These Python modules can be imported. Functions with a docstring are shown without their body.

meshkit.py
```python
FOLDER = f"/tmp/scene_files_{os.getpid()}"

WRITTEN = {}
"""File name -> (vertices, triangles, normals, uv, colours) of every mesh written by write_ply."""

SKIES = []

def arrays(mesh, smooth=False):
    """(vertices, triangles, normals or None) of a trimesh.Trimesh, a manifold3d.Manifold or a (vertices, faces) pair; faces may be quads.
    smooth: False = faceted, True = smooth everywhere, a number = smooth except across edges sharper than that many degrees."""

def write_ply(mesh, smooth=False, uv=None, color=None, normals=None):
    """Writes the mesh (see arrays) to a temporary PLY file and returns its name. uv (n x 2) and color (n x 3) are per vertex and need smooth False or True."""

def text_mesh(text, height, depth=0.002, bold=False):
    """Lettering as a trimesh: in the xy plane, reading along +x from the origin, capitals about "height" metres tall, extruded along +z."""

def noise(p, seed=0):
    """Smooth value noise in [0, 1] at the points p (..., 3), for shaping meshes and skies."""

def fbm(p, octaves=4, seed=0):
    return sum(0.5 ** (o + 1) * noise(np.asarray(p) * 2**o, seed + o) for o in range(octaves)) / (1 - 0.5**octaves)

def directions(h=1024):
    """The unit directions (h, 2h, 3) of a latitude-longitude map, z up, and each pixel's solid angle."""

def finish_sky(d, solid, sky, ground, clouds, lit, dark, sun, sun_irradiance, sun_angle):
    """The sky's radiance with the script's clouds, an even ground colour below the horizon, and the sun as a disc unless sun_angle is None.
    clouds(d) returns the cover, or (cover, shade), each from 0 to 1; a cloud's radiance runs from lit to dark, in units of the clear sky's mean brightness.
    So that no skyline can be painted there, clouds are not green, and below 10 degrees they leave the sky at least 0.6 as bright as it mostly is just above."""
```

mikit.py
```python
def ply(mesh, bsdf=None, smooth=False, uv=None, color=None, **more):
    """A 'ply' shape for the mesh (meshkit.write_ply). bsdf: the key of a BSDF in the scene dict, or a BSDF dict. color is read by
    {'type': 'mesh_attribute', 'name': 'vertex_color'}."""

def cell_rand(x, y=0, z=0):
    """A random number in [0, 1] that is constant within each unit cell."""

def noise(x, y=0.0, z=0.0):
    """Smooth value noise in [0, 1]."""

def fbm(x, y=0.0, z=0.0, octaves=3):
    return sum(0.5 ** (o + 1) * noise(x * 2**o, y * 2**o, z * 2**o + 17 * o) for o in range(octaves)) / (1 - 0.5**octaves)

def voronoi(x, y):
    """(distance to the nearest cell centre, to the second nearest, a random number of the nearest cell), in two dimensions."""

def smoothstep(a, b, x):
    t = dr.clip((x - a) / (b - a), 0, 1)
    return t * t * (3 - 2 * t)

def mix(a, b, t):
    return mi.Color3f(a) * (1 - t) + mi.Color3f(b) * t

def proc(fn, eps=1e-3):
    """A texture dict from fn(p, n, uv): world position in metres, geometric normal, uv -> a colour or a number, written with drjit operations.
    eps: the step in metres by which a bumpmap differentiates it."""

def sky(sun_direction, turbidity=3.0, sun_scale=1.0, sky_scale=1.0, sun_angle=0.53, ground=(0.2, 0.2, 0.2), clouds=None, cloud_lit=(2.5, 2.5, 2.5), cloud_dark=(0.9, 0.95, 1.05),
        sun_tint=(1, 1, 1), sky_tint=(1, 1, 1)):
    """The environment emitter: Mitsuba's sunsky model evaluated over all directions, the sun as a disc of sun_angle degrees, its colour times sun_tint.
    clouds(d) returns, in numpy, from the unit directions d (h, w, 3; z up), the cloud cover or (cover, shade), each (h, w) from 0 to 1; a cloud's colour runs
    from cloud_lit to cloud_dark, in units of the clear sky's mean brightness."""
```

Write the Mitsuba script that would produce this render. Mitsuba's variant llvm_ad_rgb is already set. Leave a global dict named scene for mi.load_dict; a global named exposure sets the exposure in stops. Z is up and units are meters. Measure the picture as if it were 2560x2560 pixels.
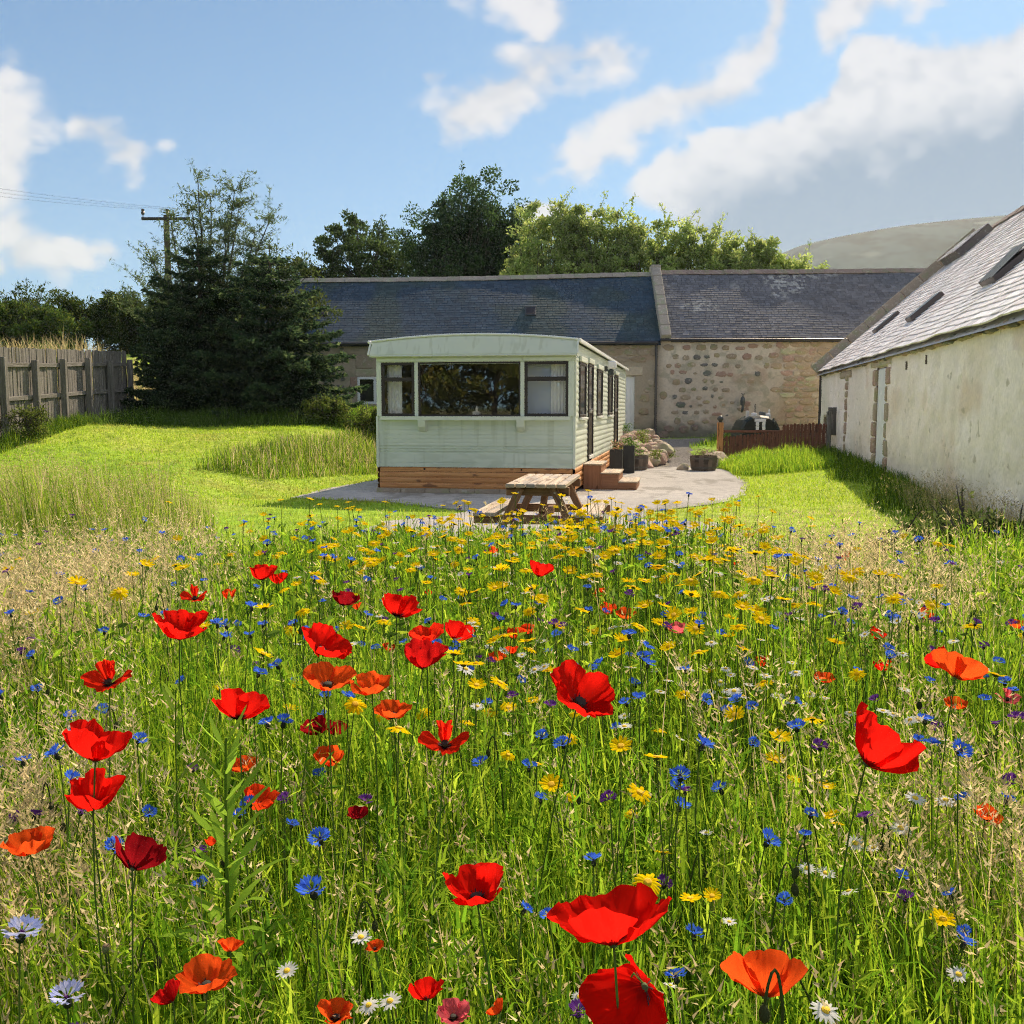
import math, random
import numpy as np, trimesh, shapely, mitsuba as mi, drjit as dr, mikit, meshkit
from shapely.geometry import Polygon
from mikit import noise, fbm, voronoi, cell_rand, smoothstep, mix

T = mi.ScalarTransform4f
scene, labels = {}, {}
# ------------------------------------------------------------------ camera, sky, exposure
EYE, PITCH = 1.53, math.atan(260 / 2512)
scene['camera'] = {'type': 'perspective', 'fov': 54.0, 'fov_axis': 'x', 'near_clip': 0.05, 'far_clip': 9000.0,
                   'to_world': T().look_at(origin=[0, 0, EYE], target=[0, math.cos(PITCH), EYE - math.sin(PITCH)], up=[0, 0, 1])}
exposure = 2.4
SUN = np.array([1.46, 2.70, 2.69]); SUN = SUN / np.linalg.norm(SUN)

def clouds(d):
    """cloud cover and shade by direction; p, q = tangents of bearing and height over the northern half of the sky"""
    x, y, z = d[..., 0], d[..., 1], d[..., 2]
    front = y > 0.12
    yy = np.where(front, y, 1.0)
    p, q = x / yy, z / yy
    P3 = np.stack([p * 9, q * 12, p * 0 + 3.1], -1)
    n1 = meshkit.fbm(P3, 5, 3); n2 = meshkit.fbm(P3 * 1.3 + 7.7, 5, 9); n3 = meshkit.fbm(P3 * 3.1 + 3.3, 4, 12)
    pw, qw = p + (n1 - .5) * .10, q + (n2 - .5) * .085
    caps = [(-.003, .425, .020, .375, .042, .030, 1.), (.028, .395, .022, .34, .022, .018, .8), (-.04, .29, .075, .335, .026, .022, .9), (-.066, .321, -.06, .321, .010, .008, .7),
            (.066, .245, .128, .29, .017, .021, 1.), (.128, .29, .195, .315, .021, .022, .95), (.195, .315, .232, .352, .020, .017, 1.), (.232, .352, .285, .408, .018, .015, .95),
            (.315, .352, .355, .387, .018, .020, .9), (.39, .382, .44, .40, .018, .014, .55),
            (-.51, .30, -.505, .265, .032, .036, 1.), (-.51, .25, -.51, .21, .035, .03, .95), (-.435, .262, -.385, .245, .013, .015, .9), (-.37, .25, -.355, .247, .008, .008, .5),
            (-.51, .165, -.48, .17, .03, .026, .95), (-.475, .148, -.415, .147, .022, .017, 1.), (-.40, .150, -.375, .150, .010, .009, .7), (-.51, .13, -.50, .13, .018, .016, .95),
            (.045, .19, .07, .19, .016, .013, 1.), (-.62, .2, -.58, .33, .05, .05, 1.)]
    f = np.full(p.shape, -1.0)
    for (x0, y0, x1, y1, r0, r1, w) in caps:
        dx, dy = x1 - x0, y1 - y0
        t = np.clip(((pw - x0) * dx + (qw - y0) * dy) / (dx * dx + dy * dy), 0, 1)
        dist = np.hypot(pw - x0 - t * dx, qw - y0 - t * dy)
        f = np.maximum(f, np.where(front, w * (1.15 - dist / (r0 + (r1 - r0) * t) * .75), -1))
    sm = lambda a, b, v: np.clip((v - a) / (b - a), 0, 1) ** 2 * (3 - 2 * np.clip((v - a) / (b - a), 0, 1))
    n4 = meshkit.fbm(P3 * 6.5 + 1.3, 4, 15)
    cover = sm(.08, .92, f + (n3 - .5) * 1.3 + (n4 - .5) * .9 + (n1 - .5) * .5) * .95
    shade = np.clip(sm(.62, .30, .6 * n3 + .4 * n4) * .45, 0, 1)
    # the big bank to the right: a lit rim above, blue-grey underside
    px = [.10, .118, .152, .19, .24, .30, .312, .325, .36, .39, .42, .46, .52, .62, .8, 1.2]
    top = np.interp(p, px, [.20, .228, .250, .262, .278, .298, .318, .345, .346, .350, .366, .364, .395, .42, .44, .45])
    base = np.interp(p, [.10, .15, .19, .23, .27, .31, .36, .44, .52, .8, 1.2], [.13, .15, .168, .198, .232, .253, .250, .274, .280, .30, .31])
    lump = (n1 - .5) * .055 + (n3 - .5) * .045 + (n4 - .5) * .022
    edge = np.interp(q, [.05, .14, .17, .19, .21, .25], [.17, .165, .152, .140, .114, .112])
    bank = sm(-.003, .013, top + lump - q) * sm(-.012, .022, p - edge + (n2 - .5) * .06 + (n3 - .5) * .03) * front
    bank_shade = np.clip(sm(.045, -.040, q - base - (n2 - .5) * .12 - (n3 - .5) * .05) + sm(.60, .35, .5 * n3 + .5 * n4) * .28, 0, 1)
    bank_shade = .30 + .70 * np.clip(bank_shade * 1.15, 0, 1); shade = .30 + .6 * shade
    bank_cover = bank * (.97 - .12 * bank_shade)
    shade = np.where(bank_cover > cover, bank_shade, shade * (1 - bank) + bank * bank_shade)
    cover = np.maximum(cover, bank_cover)
    # the rest of the sky: unseen cumulus, made plentiful to fill the shade
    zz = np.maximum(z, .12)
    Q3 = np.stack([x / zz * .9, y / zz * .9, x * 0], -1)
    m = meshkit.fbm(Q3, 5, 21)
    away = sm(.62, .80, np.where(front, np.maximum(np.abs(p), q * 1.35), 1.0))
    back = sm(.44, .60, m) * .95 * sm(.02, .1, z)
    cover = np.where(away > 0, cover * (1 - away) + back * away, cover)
    return cover, shade

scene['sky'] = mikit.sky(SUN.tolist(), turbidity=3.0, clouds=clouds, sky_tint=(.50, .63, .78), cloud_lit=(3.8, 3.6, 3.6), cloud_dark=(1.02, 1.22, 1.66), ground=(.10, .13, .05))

# ------------------------------------------------------------------ helpers
rng = np.random.default_rng(11)
USED = {}

def key_for(base):
    n = USED.get(base, 0); USED[base] = n + 1
    return base if n == 0 else f'{base}_{n:03d}'

def thing(name, label, cat, group=None):
    k = key_for(name)
    labels[k] = {'label': label, 'category': cat}
    if group: labels[k]['group'] = group
    return k

class M:
    """a mesh being collected: vertices, triangles, uv, colour"""
    def __init__(s): s.v, s.f, s.u, s.c, s.n = [], [], [], [], 0
    def add(s, v, f, u=None, c=None):
        v = np.asarray(v, float); f = np.asarray(f, int)
        if f.shape[1] == 4: f = np.vstack([f[:, [0, 1, 2]], f[:, [0, 2, 3]]])
        s.v.append(v); s.f.append(f + s.n); s.n += len(v)
        s.u.append(np.zeros((len(v), 2)) if u is None else np.broadcast_to(np.asarray(u, float), (len(v), 2)))
        s.c.append(np.ones((len(v), 3)) if c is None else np.broadcast_to(np.asarray(c, float), (len(v), 3)))
        return s
    def arrays(s): return np.vstack(s.v), np.vstack(s.f), np.vstack(s.u), np.vstack(s.c)
    def move(s, R, t=(0, 0, 0)):
        s.v = [v @ np.asarray(R).T + np.asarray(t) for v in s.v]; return s

def shape(m, mat, smooth=False):
    v, f, u, c = m.arrays()
    if mat in COLOURED:   # a piece's own colour, packed into uv: red and green in u, blue in v (one colour per face)
        fc = c[f]; mixed = np.abs(fc - fc[:, :1]).max((1, 2)) > 1e-4
        if mixed.any():
            k = f[mixed]; n = len(v); v = np.vstack([v, v[k].reshape(-1, 3)]); c = np.vstack([c, np.repeat(fc[mixed].mean(1), 3, 0)]); f = f.copy(); f[mixed] = n + np.arange(3 * len(k)).reshape(-1, 3)
        g = np.floor(np.sqrt(np.clip(c, 0, 1)) * 255 + .5); u = np.stack([g[:, 0] * 256 + g[:, 1] + .5, np.sqrt(np.clip(c[:, 2], 0, 1))], 1)
    return mikit.ply((v, f), mat, smooth, uv=u)
COLOURED = ('leaf', 'petal', 'matte', 'satin', 'metal')

def put(key, m, mat, smooth=False):
    scene[key] = shape(m, mat, smooth); return key

def part(parent, name, m, mat, smooth=False, label=None):
    k = key_for(parent + '__' + name)
    put(k, m, mat, smooth)
    if label: labels[k] = {'label': label}
    return k

def stuff_part(parent, name, m, mat, smooth=False, label=None):
    k = part(parent, name, m, mat, smooth, label); labels.setdefault(k, {})['kind'] = 'stuff'; return k

def structure(name, m, mat, smooth=False, label=None):
    k = key_for(name); put(k, m, mat, smooth); labels[k] = {'kind': 'structure'}
    if label: labels[k]['label'] = label
    return k

def stuff(name, m, mat, label, cat, smooth=False):
    k = key_for(name); put(k, m, mat, smooth); labels[k] = {'label': label, 'category': cat, 'kind': 'stuff'}; return k

def rotz(a): c, s = math.cos(a), math.sin(a); return np.array([[c, -s, 0], [s, c, 0], [0, 0, 1.0]])
def rotx(a): c, s = math.cos(a), math.sin(a); return np.array([[1.0, 0, 0], [0, c, -s], [0, s, c]])
def roty(a): c, s = math.cos(a), math.sin(a); return np.array([[c, 0, s], [0, 1.0, 0], [-s, 0, c]])

def frame_to(d, up=(0, 0, 1)):
    """rotation whose third column is d"""
    d = np.asarray(d, float); d = d / np.linalg.norm(d)
    a = np.cross(up, d)
    if np.linalg.norm(a) < 1e-6: a = np.array([1.0, 0, 0])
    a = a / np.linalg.norm(a)
    return np.stack([a, np.cross(d, a), d], 1)

# chamfered box, its topology made once
_S = np.array([[x, y, z] for x in (-1, 1) for y in (-1, 1) for z in (-1, 1)], float)
def _cham_pts(h, b):
    return np.vstack([_S * (h - np.array([0 if k == a else b for k in range(3)])) for a in range(3)])
_ch = trimesh.convex.convex_hull(_cham_pts(np.array([1.0, 1, 1]), .2))
_ref = _cham_pts(np.array([1.0, 1, 1]), .2)
_map = np.array([np.argmin(((_ref - v) ** 2).sum(1)) for v in _ch.vertices])
CHF = _map[np.array(_ch.faces)]
BOXF = np.array([[0, 1, 3, 2], [4, 6, 7, 5], [0, 4, 5, 1], [2, 3, 7, 6], [0, 2, 6, 4], [1, 5, 7, 3]])

def box(m, lo, hi, bev=0.0, c=None, tone=None, R=None, t=(0, 0, 0)):
    """box from lo to hi; uv runs along the longest side for wood grain unless tone (u, v) is given"""
    lo, hi = np.asarray(lo, float), np.asarray(hi, float)
    h, mid = (hi - lo) / 2, (hi + lo) / 2
    h = np.abs(h)
    if bev > 0:
        v, f = _cham_pts(h, min(bev, .45 * h.min())), CHF
    else:
        v, f = _S * h, BOXF
    if tone is None:
        a = int(np.argmax(h)); o = [k for k in range(3) if k != a]
        r = rng.random() * 40
        u = np.stack([v[:, a] + r, v[:, o[0]] + v[:, o[1]] * 1.7 + r * .37], 1)
    else: u = tone
    v = v + mid
    if R is not None: v = v @ np.asarray(R).T + np.asarray(t)
    m.add(v, f, u, c); return m

def bar(m, p0, p1, w, h, bev=0.0, c=None, tone=None, roll=0.0):
    p0, p1 = np.asarray(p0, float), np.asarray(p1, float)
    L = np.linalg.norm(p1 - p0); R = frame_to(p1 - p0) @ rotz(roll)
    return box(m, (-w / 2, -h / 2, 0), (w / 2, h / 2, L), bev, c, tone, R, p0)

def tube(m, pts, rad, sides=6, c=None, u=None, cap=True):
    p = np.asarray(pts, float); n = len(p)
    t = np.gradient(p, axis=0); t /= np.linalg.norm(t, axis=1, keepdims=True) + 1e-12
    ref = np.array([0, 0, 1.0]) if abs(t[:, 2]).mean() < .8 else np.array([1.0, 0, 0])
    a = np.cross(t, ref); a /= np.linalg.norm(a, axis=1, keepdims=True) + 1e-12
    b = np.cross(t, a)
    ang = np.arange(sides) * 2 * np.pi / sides
    r = np.broadcast_to(np.asarray(rad, float), (n,))
    v = (p[:, None] + r[:, None, None] * (np.cos(ang)[None, :, None] * a[:, None] + np.sin(ang)[None, :, None] * b[:, None])).reshape(-1, 3)
    i, j = np.meshgrid(np.arange(n - 1), np.arange(sides), indexing='ij'); j2 = (j + 1) % sides
    q = np.stack([i * sides + j, (i + 1) * sides + j, (i + 1) * sides + j2, i * sides + j2], -1).reshape(-1, 4)
    f = np.vstack([q[:, [0, 1, 2]], q[:, [0, 2, 3]]])
    if cap:
        v = np.vstack([v, p[:1], p[-1:]]); k = np.arange(sides); k2 = (k + 1) % sides
        f = np.vstack([f, np.stack([k * 0 + n * sides, k, k2], 1), np.stack([k * 0 + n * sides + 1, (n - 1) * sides + k2, (n - 1) * sides + k], 1)])
    if c is not None and np.ndim(c) == 2: c = np.vstack([np.repeat(np.asarray(c), sides, 0)] + ([c[:1], c[-1:]] if cap else []))
    m.add(v, f, u, c); return m

def lathe(m, prof, c=None, u=None, sides=16, R=None, t=(0, 0, 0)):
    prof = np.asarray(prof, float); n = len(prof)
    ang = np.arange(sides) * 2 * np.pi / sides
    v = np.stack([prof[:, None, 0] * np.cos(ang), prof[:, None, 0] * np.sin(ang), np.broadcast_to(prof[:, None, 1], (n, sides))], -1).reshape(-1, 3)
    i, j = np.meshgrid(np.arange(n - 1), np.arange(sides), indexing='ij'); j2 = (j + 1) % sides
    f = np.stack([i * sides + j, i * sides + j2, (i + 1) * sides + j2, (i + 1) * sides + j], -1).reshape(-1, 4)
    if R is not None: v = v @ np.asarray(R).T
    if c is not None and np.ndim(c) == 2: c = np.repeat(np.asarray(c), sides, 0)
    m.add(v + np.asarray(t), f, u, c); return m

def prism(m, poly, z0, z1, R=None, t=(0, 0, 0), c=None, u=None):
    """polygon (list of xy or shapely) extruded along z"""
    g = poly if hasattr(poly, 'exterior') else Polygon(poly)
    e = trimesh.creation.extrude_polygon(g, z1 - z0, engine='earcut')
    v = np.array(e.vertices) + [0, 0, z0]
    if R is not None: v = v @ np.asarray(R).T
    m.add(v + np.asarray(t), np.array(e.faces), u, c); return m

def strip(m, prof, a0, a1, axis=1, R=None, t=(0, 0, 0), c=None, u=None):
    """an open profile (n, 2) in the two other axes swept from a0 to a1 along axis"""
    prof = np.asarray(prof, float); n = len(prof); o = [k for k in range(3) if k != axis]
    v = np.zeros((2 * n, 3)); v[:n, o] = prof; v[n:, o] = prof; v[:n, axis] = a0; v[n:, axis] = a1
    i = np.arange(n - 1); f = np.stack([i, i + 1, n + i + 1, n + i], 1)
    if R is not None: v = v @ np.asarray(R).T
    m.add(v + np.asarray(t), f, u, c); return m

ICO2, ICO3 = trimesh.creation.icosphere(subdivisions=2), trimesh.creation.icosphere(subdivisions=3)
ICO1 = trimesh.creation.icosphere(subdivisions=1)
def rock(m, centre, size, seed, tone, ico=ICO2, rough=.55, R=None):
    r = np.random.default_rng(seed)
    d = np.array(ico.vertices)
    v = d * (1 + rough * (meshkit.fbm(d * 1.15 + r.random(3) * 50, 3) - .5))[:, None]
    for _ in range(9):   # flat faces as stone splits
        nrm = r.normal(size=3); nrm /= np.linalg.norm(nrm); lim = r.uniform(.62, .88)
        dd = v @ nrm; v = v - np.where(dd > lim, (dd - lim) * .92, 0)[:, None] * nrm
    v = v * np.asarray(size)
    R = rotz(r.random() * 6.28) if R is None else R
    m.add(v @ R.T + np.asarray(centre), np.array(ico.faces), tone); return m

def sstep(a, b, x):
    t = np.clip((np.asarray(x, float) - a) / (b - a), 0, 1); return t * t * (3 - 2 * t)

def nz(x, y, s=1.0, seed=0):
    x = np.asarray(x, float); return meshkit.fbm(np.stack([x * s, np.asarray(y) * s, x * 0 + .5], -1), 3, seed)

# ------------------------------------------------------------------ materials
def own_colour(p, n, uv):
    x = dr.floor(uv.x); a = dr.floor(x / 256); b = x - 256 * a
    return mi.Color3f(dr.square(a / 255), dr.square(b / 255), dr.square(uv.y))
def diffuse_vc(): return mikit.proc(own_colour)
POPPY = [(.84, .014, .008), (.88, .030, .010), (.92, .11, .016), (.34, .008, .014), (.78, .13, .17), (.90, .065, .012), (.60, .011, .010)]
def poppy_colour(p, n, uv):   # uv.x: 4 * kind + dark blotch, uv.y: tone
    k = dr.floor(uv.x / 4); b = uv.x - 4 * k; c = mi.Color3f(*POPPY[0])
    for i in range(1, len(POPPY)): c = dr.select(k > i - .5, mi.Color3f(*POPPY[i]), c)
    return mix(c * uv.y, mi.Color3f(.02, .006, .010), dr.clip(b, 0, 1))
def rgb(*c): return {'type': 'rgb', 'value': list(map(float, c))}
scene['leaf'] = {'type': 'principledthin', 'base_color': diffuse_vc(), 'roughness': .30, 'spec_trans': 0.0, 'diff_trans': 1.1, 'eta': 1.45}
scene['petal'] = {'type': 'principledthin', 'base_color': diffuse_vc(), 'roughness': .6, 'spec_trans': 0.0, 'diff_trans': .85, 'eta': 1.2}
scene['poppy_petal'] = {'type': 'principledthin', 'base_color': mikit.proc(poppy_colour), 'roughness': .6, 'spec_trans': 0.0, 'diff_trans': 1.25, 'eta': 1.2}
scene['matte'] = {'type': 'twosided', 'b': {'type': 'principled', 'base_color': diffuse_vc(), 'roughness': .8, 'specular': .3}}
scene['satin'] = {'type': 'twosided', 'b': {'type': 'principled', 'base_color': diffuse_vc(), 'roughness': .38, 'specular': .5}}
scene['metal'] = {'type': 'twosided', 'b': {'type': 'principled', 'base_color': diffuse_vc(), 'roughness': .35, 'metallic': .85}}

def P(name, fn, rough=.8, spec=.3, bump=None, bscale=.01, eps=2e-3):
    b = {'type': 'principled', 'base_color': mikit.proc(fn), 'roughness': rough, 'specular': spec}
    if bump is not None: b = {'type': 'bumpmap', 'arbitrary': mikit.proc(bump, eps), 'scale': bscale, 'b': b}
    scene[name] = {'type': 'twosided', 'b': b}

def C(r, g, b): return mi.Color3f(r, g, b)

def f_ground(p, n, uv):
    big = fbm(p.x * .22, p.y * .22, 2.0, 3); mid = fbm(p.x * 1.3, p.y * 1.3, 5.0, 3); fine = fbm(p.x * 14, p.y * 14, 9.0, 2)
    c = mix(C(.21, .34, .030), C(.31, .39, .050), smoothstep(.3, .7, big))
    c = mix(c, C(.38, .36, .10), smoothstep(.52, .80, mid) * .55)
    c = mix(c, C(.10, .18, .02), smoothstep(.5, .75, fbm(p.x * 3.1 + 9, p.y * 3.1, 1.0, 2)) * .5)
    c = c * (.62 + .76 * fine)
    rough = smoothstep(.5, -.6, p.y - 9.7 + 3.2 * smoothstep(1.4, 2.2, dr.abs(p.x - .1)) + 1.2 * (mid - .5))
    soil = mix(C(.045, .060, .016), C(.085, .070, .035), fine)
    return mix(c, soil, rough)
P('ground_mat', f_ground, .9, .1)

def f_concrete(p, n, uv):
    a = fbm(p.x * .8, p.y * .8, 1.0, 4); b = fbm(p.x * 9, p.y * 9, 3.0, 3); g = fbm(p.x * 70, p.y * 70, 7.0, 2)
    c = mix(C(.29, .275, .255), C(.40, .38, .355), a)
    c = c * (.72 + .34 * b + .22 * g)
    c = mix(c, C(.14, .13, .11), smoothstep(.55, .75, fbm(p.x * 2.3 + 4, p.y * .9, 8.0, 4)) * .6)
    crack = smoothstep(.035, .0, dr.abs(fbm(p.x * .55 + 3, p.y * .55 + 8, 2.0, 4) - .5)) * smoothstep(.45, .6, a)
    joint = smoothstep(.012, .004, dr.abs(p.y + .17 * p.x - 22.2)) + smoothstep(.012, .004, dr.abs(p.y - .1 * p.x - 19.0))
    return mix(c, C(.10, .095, .08), dr.minimum(crack * .35 + joint * .7, 1))
P('concrete', f_concrete, .85, .25, lambda p, n, uv: fbm(p.x * 60, p.y * 60, p.z * 60, 2), .004)

def f_gravel(p, n, uv):
    d1, d2, r = voronoi(p.x * 26, p.y * 26)
    c = mix(C(.20, .185, .17), C(.36, .33, .30), r)
    return c * (.45 + .55 * smoothstep(.0, .22, d2 - d1)) * (.8 + .4 * fbm(p.x * 1.4, p.y * 1.4, 0.0, 2))
def b_gravel(p, n, uv):
    d1, d2, r = voronoi(p.x * 26, p.y * 26); return smoothstep(0, .35, d2 - d1)
P('gravel', f_gravel, .85, .25, b_gravel, .012)

def f_lime(p, n, uv):   # old limewash over rubble, the long shed
    s = p.x * .18 + p.y * .98
    a = fbm(s * .55, p.z * .9, 1.0, 4); b = fbm(s * 3.2, p.z * 3.6, 4.0, 3); g = fbm(s * 28, p.z * 30, p.x * 3, 2)
    c = mix(C(.78, .69, .62), C(.85, .77, .72), smoothstep(.3, .7, a))
    c = mix(c, C(.60, .44, .32), smoothstep(.56, .76, fbm(s * .9 + 7, p.z * 1.2, 2.0, 3)) * .45)
    c = mix(c, C(.64, .59, .50), smoothstep(.58, .75, b) * .35)
    c = mix(c, C(.62, .58, .50), smoothstep(.50, .72, fbm(s * 1.4, p.z * 1.1, 6.0, 3)) * .22)
    low = smoothstep(1.15, .35, p.z + .5 * (b - .5))
    c = mix(c, C(.34, .32, .24), low * .34 * smoothstep(.35, .6, fbm(s * 1.7, p.z * 3, 3.0, 3)))
    spot = smoothstep(.72, .82, fbm(s * 5, p.z * 6, 11.0, 4))
    c = mix(c, C(.36, .31, .24), spot * .6)
    return c * (.86 + .28 * g)
def b_lime(p, n, uv):
    s = p.x * .18 + p.y * .98
    return fbm(s * 2.6, p.z * 3.2, 1.0, 4) * 1.0 + .25 * fbm(s * 18, p.z * 18, 2.0, 2)
P('limewash', f_lime, .9, .15, b_lime, .020, 8e-3)

def f_mortar(p, n, uv):   # the cross building's wall
    a = fbm(p.x * .5, p.z * .8, 1.0, 4); b = fbm(p.x * 3.5, p.z * 4.2, 4.0, 3); g = fbm(p.x * 24, p.z * 24, p.y * 2, 2)
    c = mix(C(.52, .455, .38), C(.62, .56, .48), smoothstep(.3, .7, a))
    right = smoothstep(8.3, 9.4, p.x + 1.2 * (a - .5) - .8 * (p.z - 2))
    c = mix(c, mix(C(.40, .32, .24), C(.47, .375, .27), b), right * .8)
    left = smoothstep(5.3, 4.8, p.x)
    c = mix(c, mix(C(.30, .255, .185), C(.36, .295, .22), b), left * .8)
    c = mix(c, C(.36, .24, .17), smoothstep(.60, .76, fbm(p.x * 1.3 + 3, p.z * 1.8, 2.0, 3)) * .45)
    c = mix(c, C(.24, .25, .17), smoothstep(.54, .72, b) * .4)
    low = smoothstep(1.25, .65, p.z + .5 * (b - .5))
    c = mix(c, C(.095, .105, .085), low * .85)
    return c * (.82 + .36 * g)
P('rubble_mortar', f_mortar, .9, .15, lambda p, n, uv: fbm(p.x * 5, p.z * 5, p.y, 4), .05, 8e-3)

def f_stone(p, n, uv):   # uv.x: kind, uv.y: lightness
    k = uv.x
    c = mix(C(.36, .28, .20), C(.30, .285, .255), smoothstep(.2, .35, k))
    c = mix(c, C(.36, .245, .20), smoothstep(.45, .55, k))
    c = mix(c, C(.155, .150, .145), smoothstep(.65, .75, k))
    c = mix(c, C(.42, .36, .28), smoothstep(.85, .92, k))
    a = fbm(p.x * 5, p.y * 5, p.z * 5, 3); g = fbm(p.x * 40, p.y * 40, p.z * 40, 2)
    c = mix(c, c * C(.8, .95, .78), smoothstep(.5, .7, a))
    c = mix(c, C(.55, .54, .48), smoothstep(.66, .72, fbm(p.x * 17, p.y * 17, p.z * 17, 2)) * .35)
    return c * (.62 + .85 * uv.y) * (.7 + .35 * a + .3 * g)
P('stone', f_stone, .85, .25, lambda p, n, uv: fbm(p.x * 26, p.y * 26, p.z * 26, 3), .012)

def f_slate(p, n, uv):   # blue slate, cross building left
    a = fbm(p.x * .45, p.z * .7, 1.0, 3); g = fbm(p.x * 20, p.z * 34, p.y, 2)
    c = mix(C(.034, .066, .100), C(.046, .070, .104), a)
    c = mix(c, C(.045, .072, .078), smoothstep(.45, .7, fbm(p.x * .9 + 3, p.z * 1.1, 3.0, 2)))
    return c * (.68 + .62 * uv.y) * (.8 + .4 * g)
P('blue_slate', f_slate, .75, .30)

def f_stoneslate(p, n, uv):   # grey-brown stone slates with lichen, cross building right
    a = fbm(p.x * .5 + 9, p.z * .8, 1.0, 3); g = fbm(p.x * 16, p.z * 26, p.y, 2)
    c = mix(C(.130, .142, .165), C(.170, .165, .178), a)
    lich = smoothstep(.53, .70, fbm(p.x * .75 + 2, p.z * 1.2, 4.0, 3)) * smoothstep(.40, .62, fbm(p.x * 9, p.z * 16, 2.0, 2))
    c = mix(c, C(.42, .43, .41), lich * .75)
    return c * (.65 + .7 * uv.y) * (.8 + .4 * g)
P('stone_slate', f_stoneslate, .8, .25)

def f_shedslate(p, n, uv):
    s = p.x * .18 + p.y * .98
    a = fbm(s * .5, p.z * .8, 1.0, 3); b = fbm(s * 5, p.z * 7, p.x * 5, 3); g = fbm(s * 34, p.z * 40, p.x * 30, 2)
    c = mix(C(.62, .60, .60), C(.74, .71, .70), a)
    c = mix(c, C(.62, .50, .47), smoothstep(.5, .8, uv.x) * .5)
    c = mix(c, C(.70, .69, .65), smoothstep(.56, .70, b) * .6)
    c = mix(c, C(.28, .26, .25), smoothstep(.60, .74, fbm(s * 2.2, p.z * 3 + 5, p.x * 2, 3)) * .5)
    return c * (.62 + .62 * uv.y) * (.78 + .44 * g)
P('shed_slate', f_shedslate, .42, 1.0, lambda p, n, uv: fbm(p.x * 22, p.y * 22, p.z * 22, 3), .008)

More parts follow.
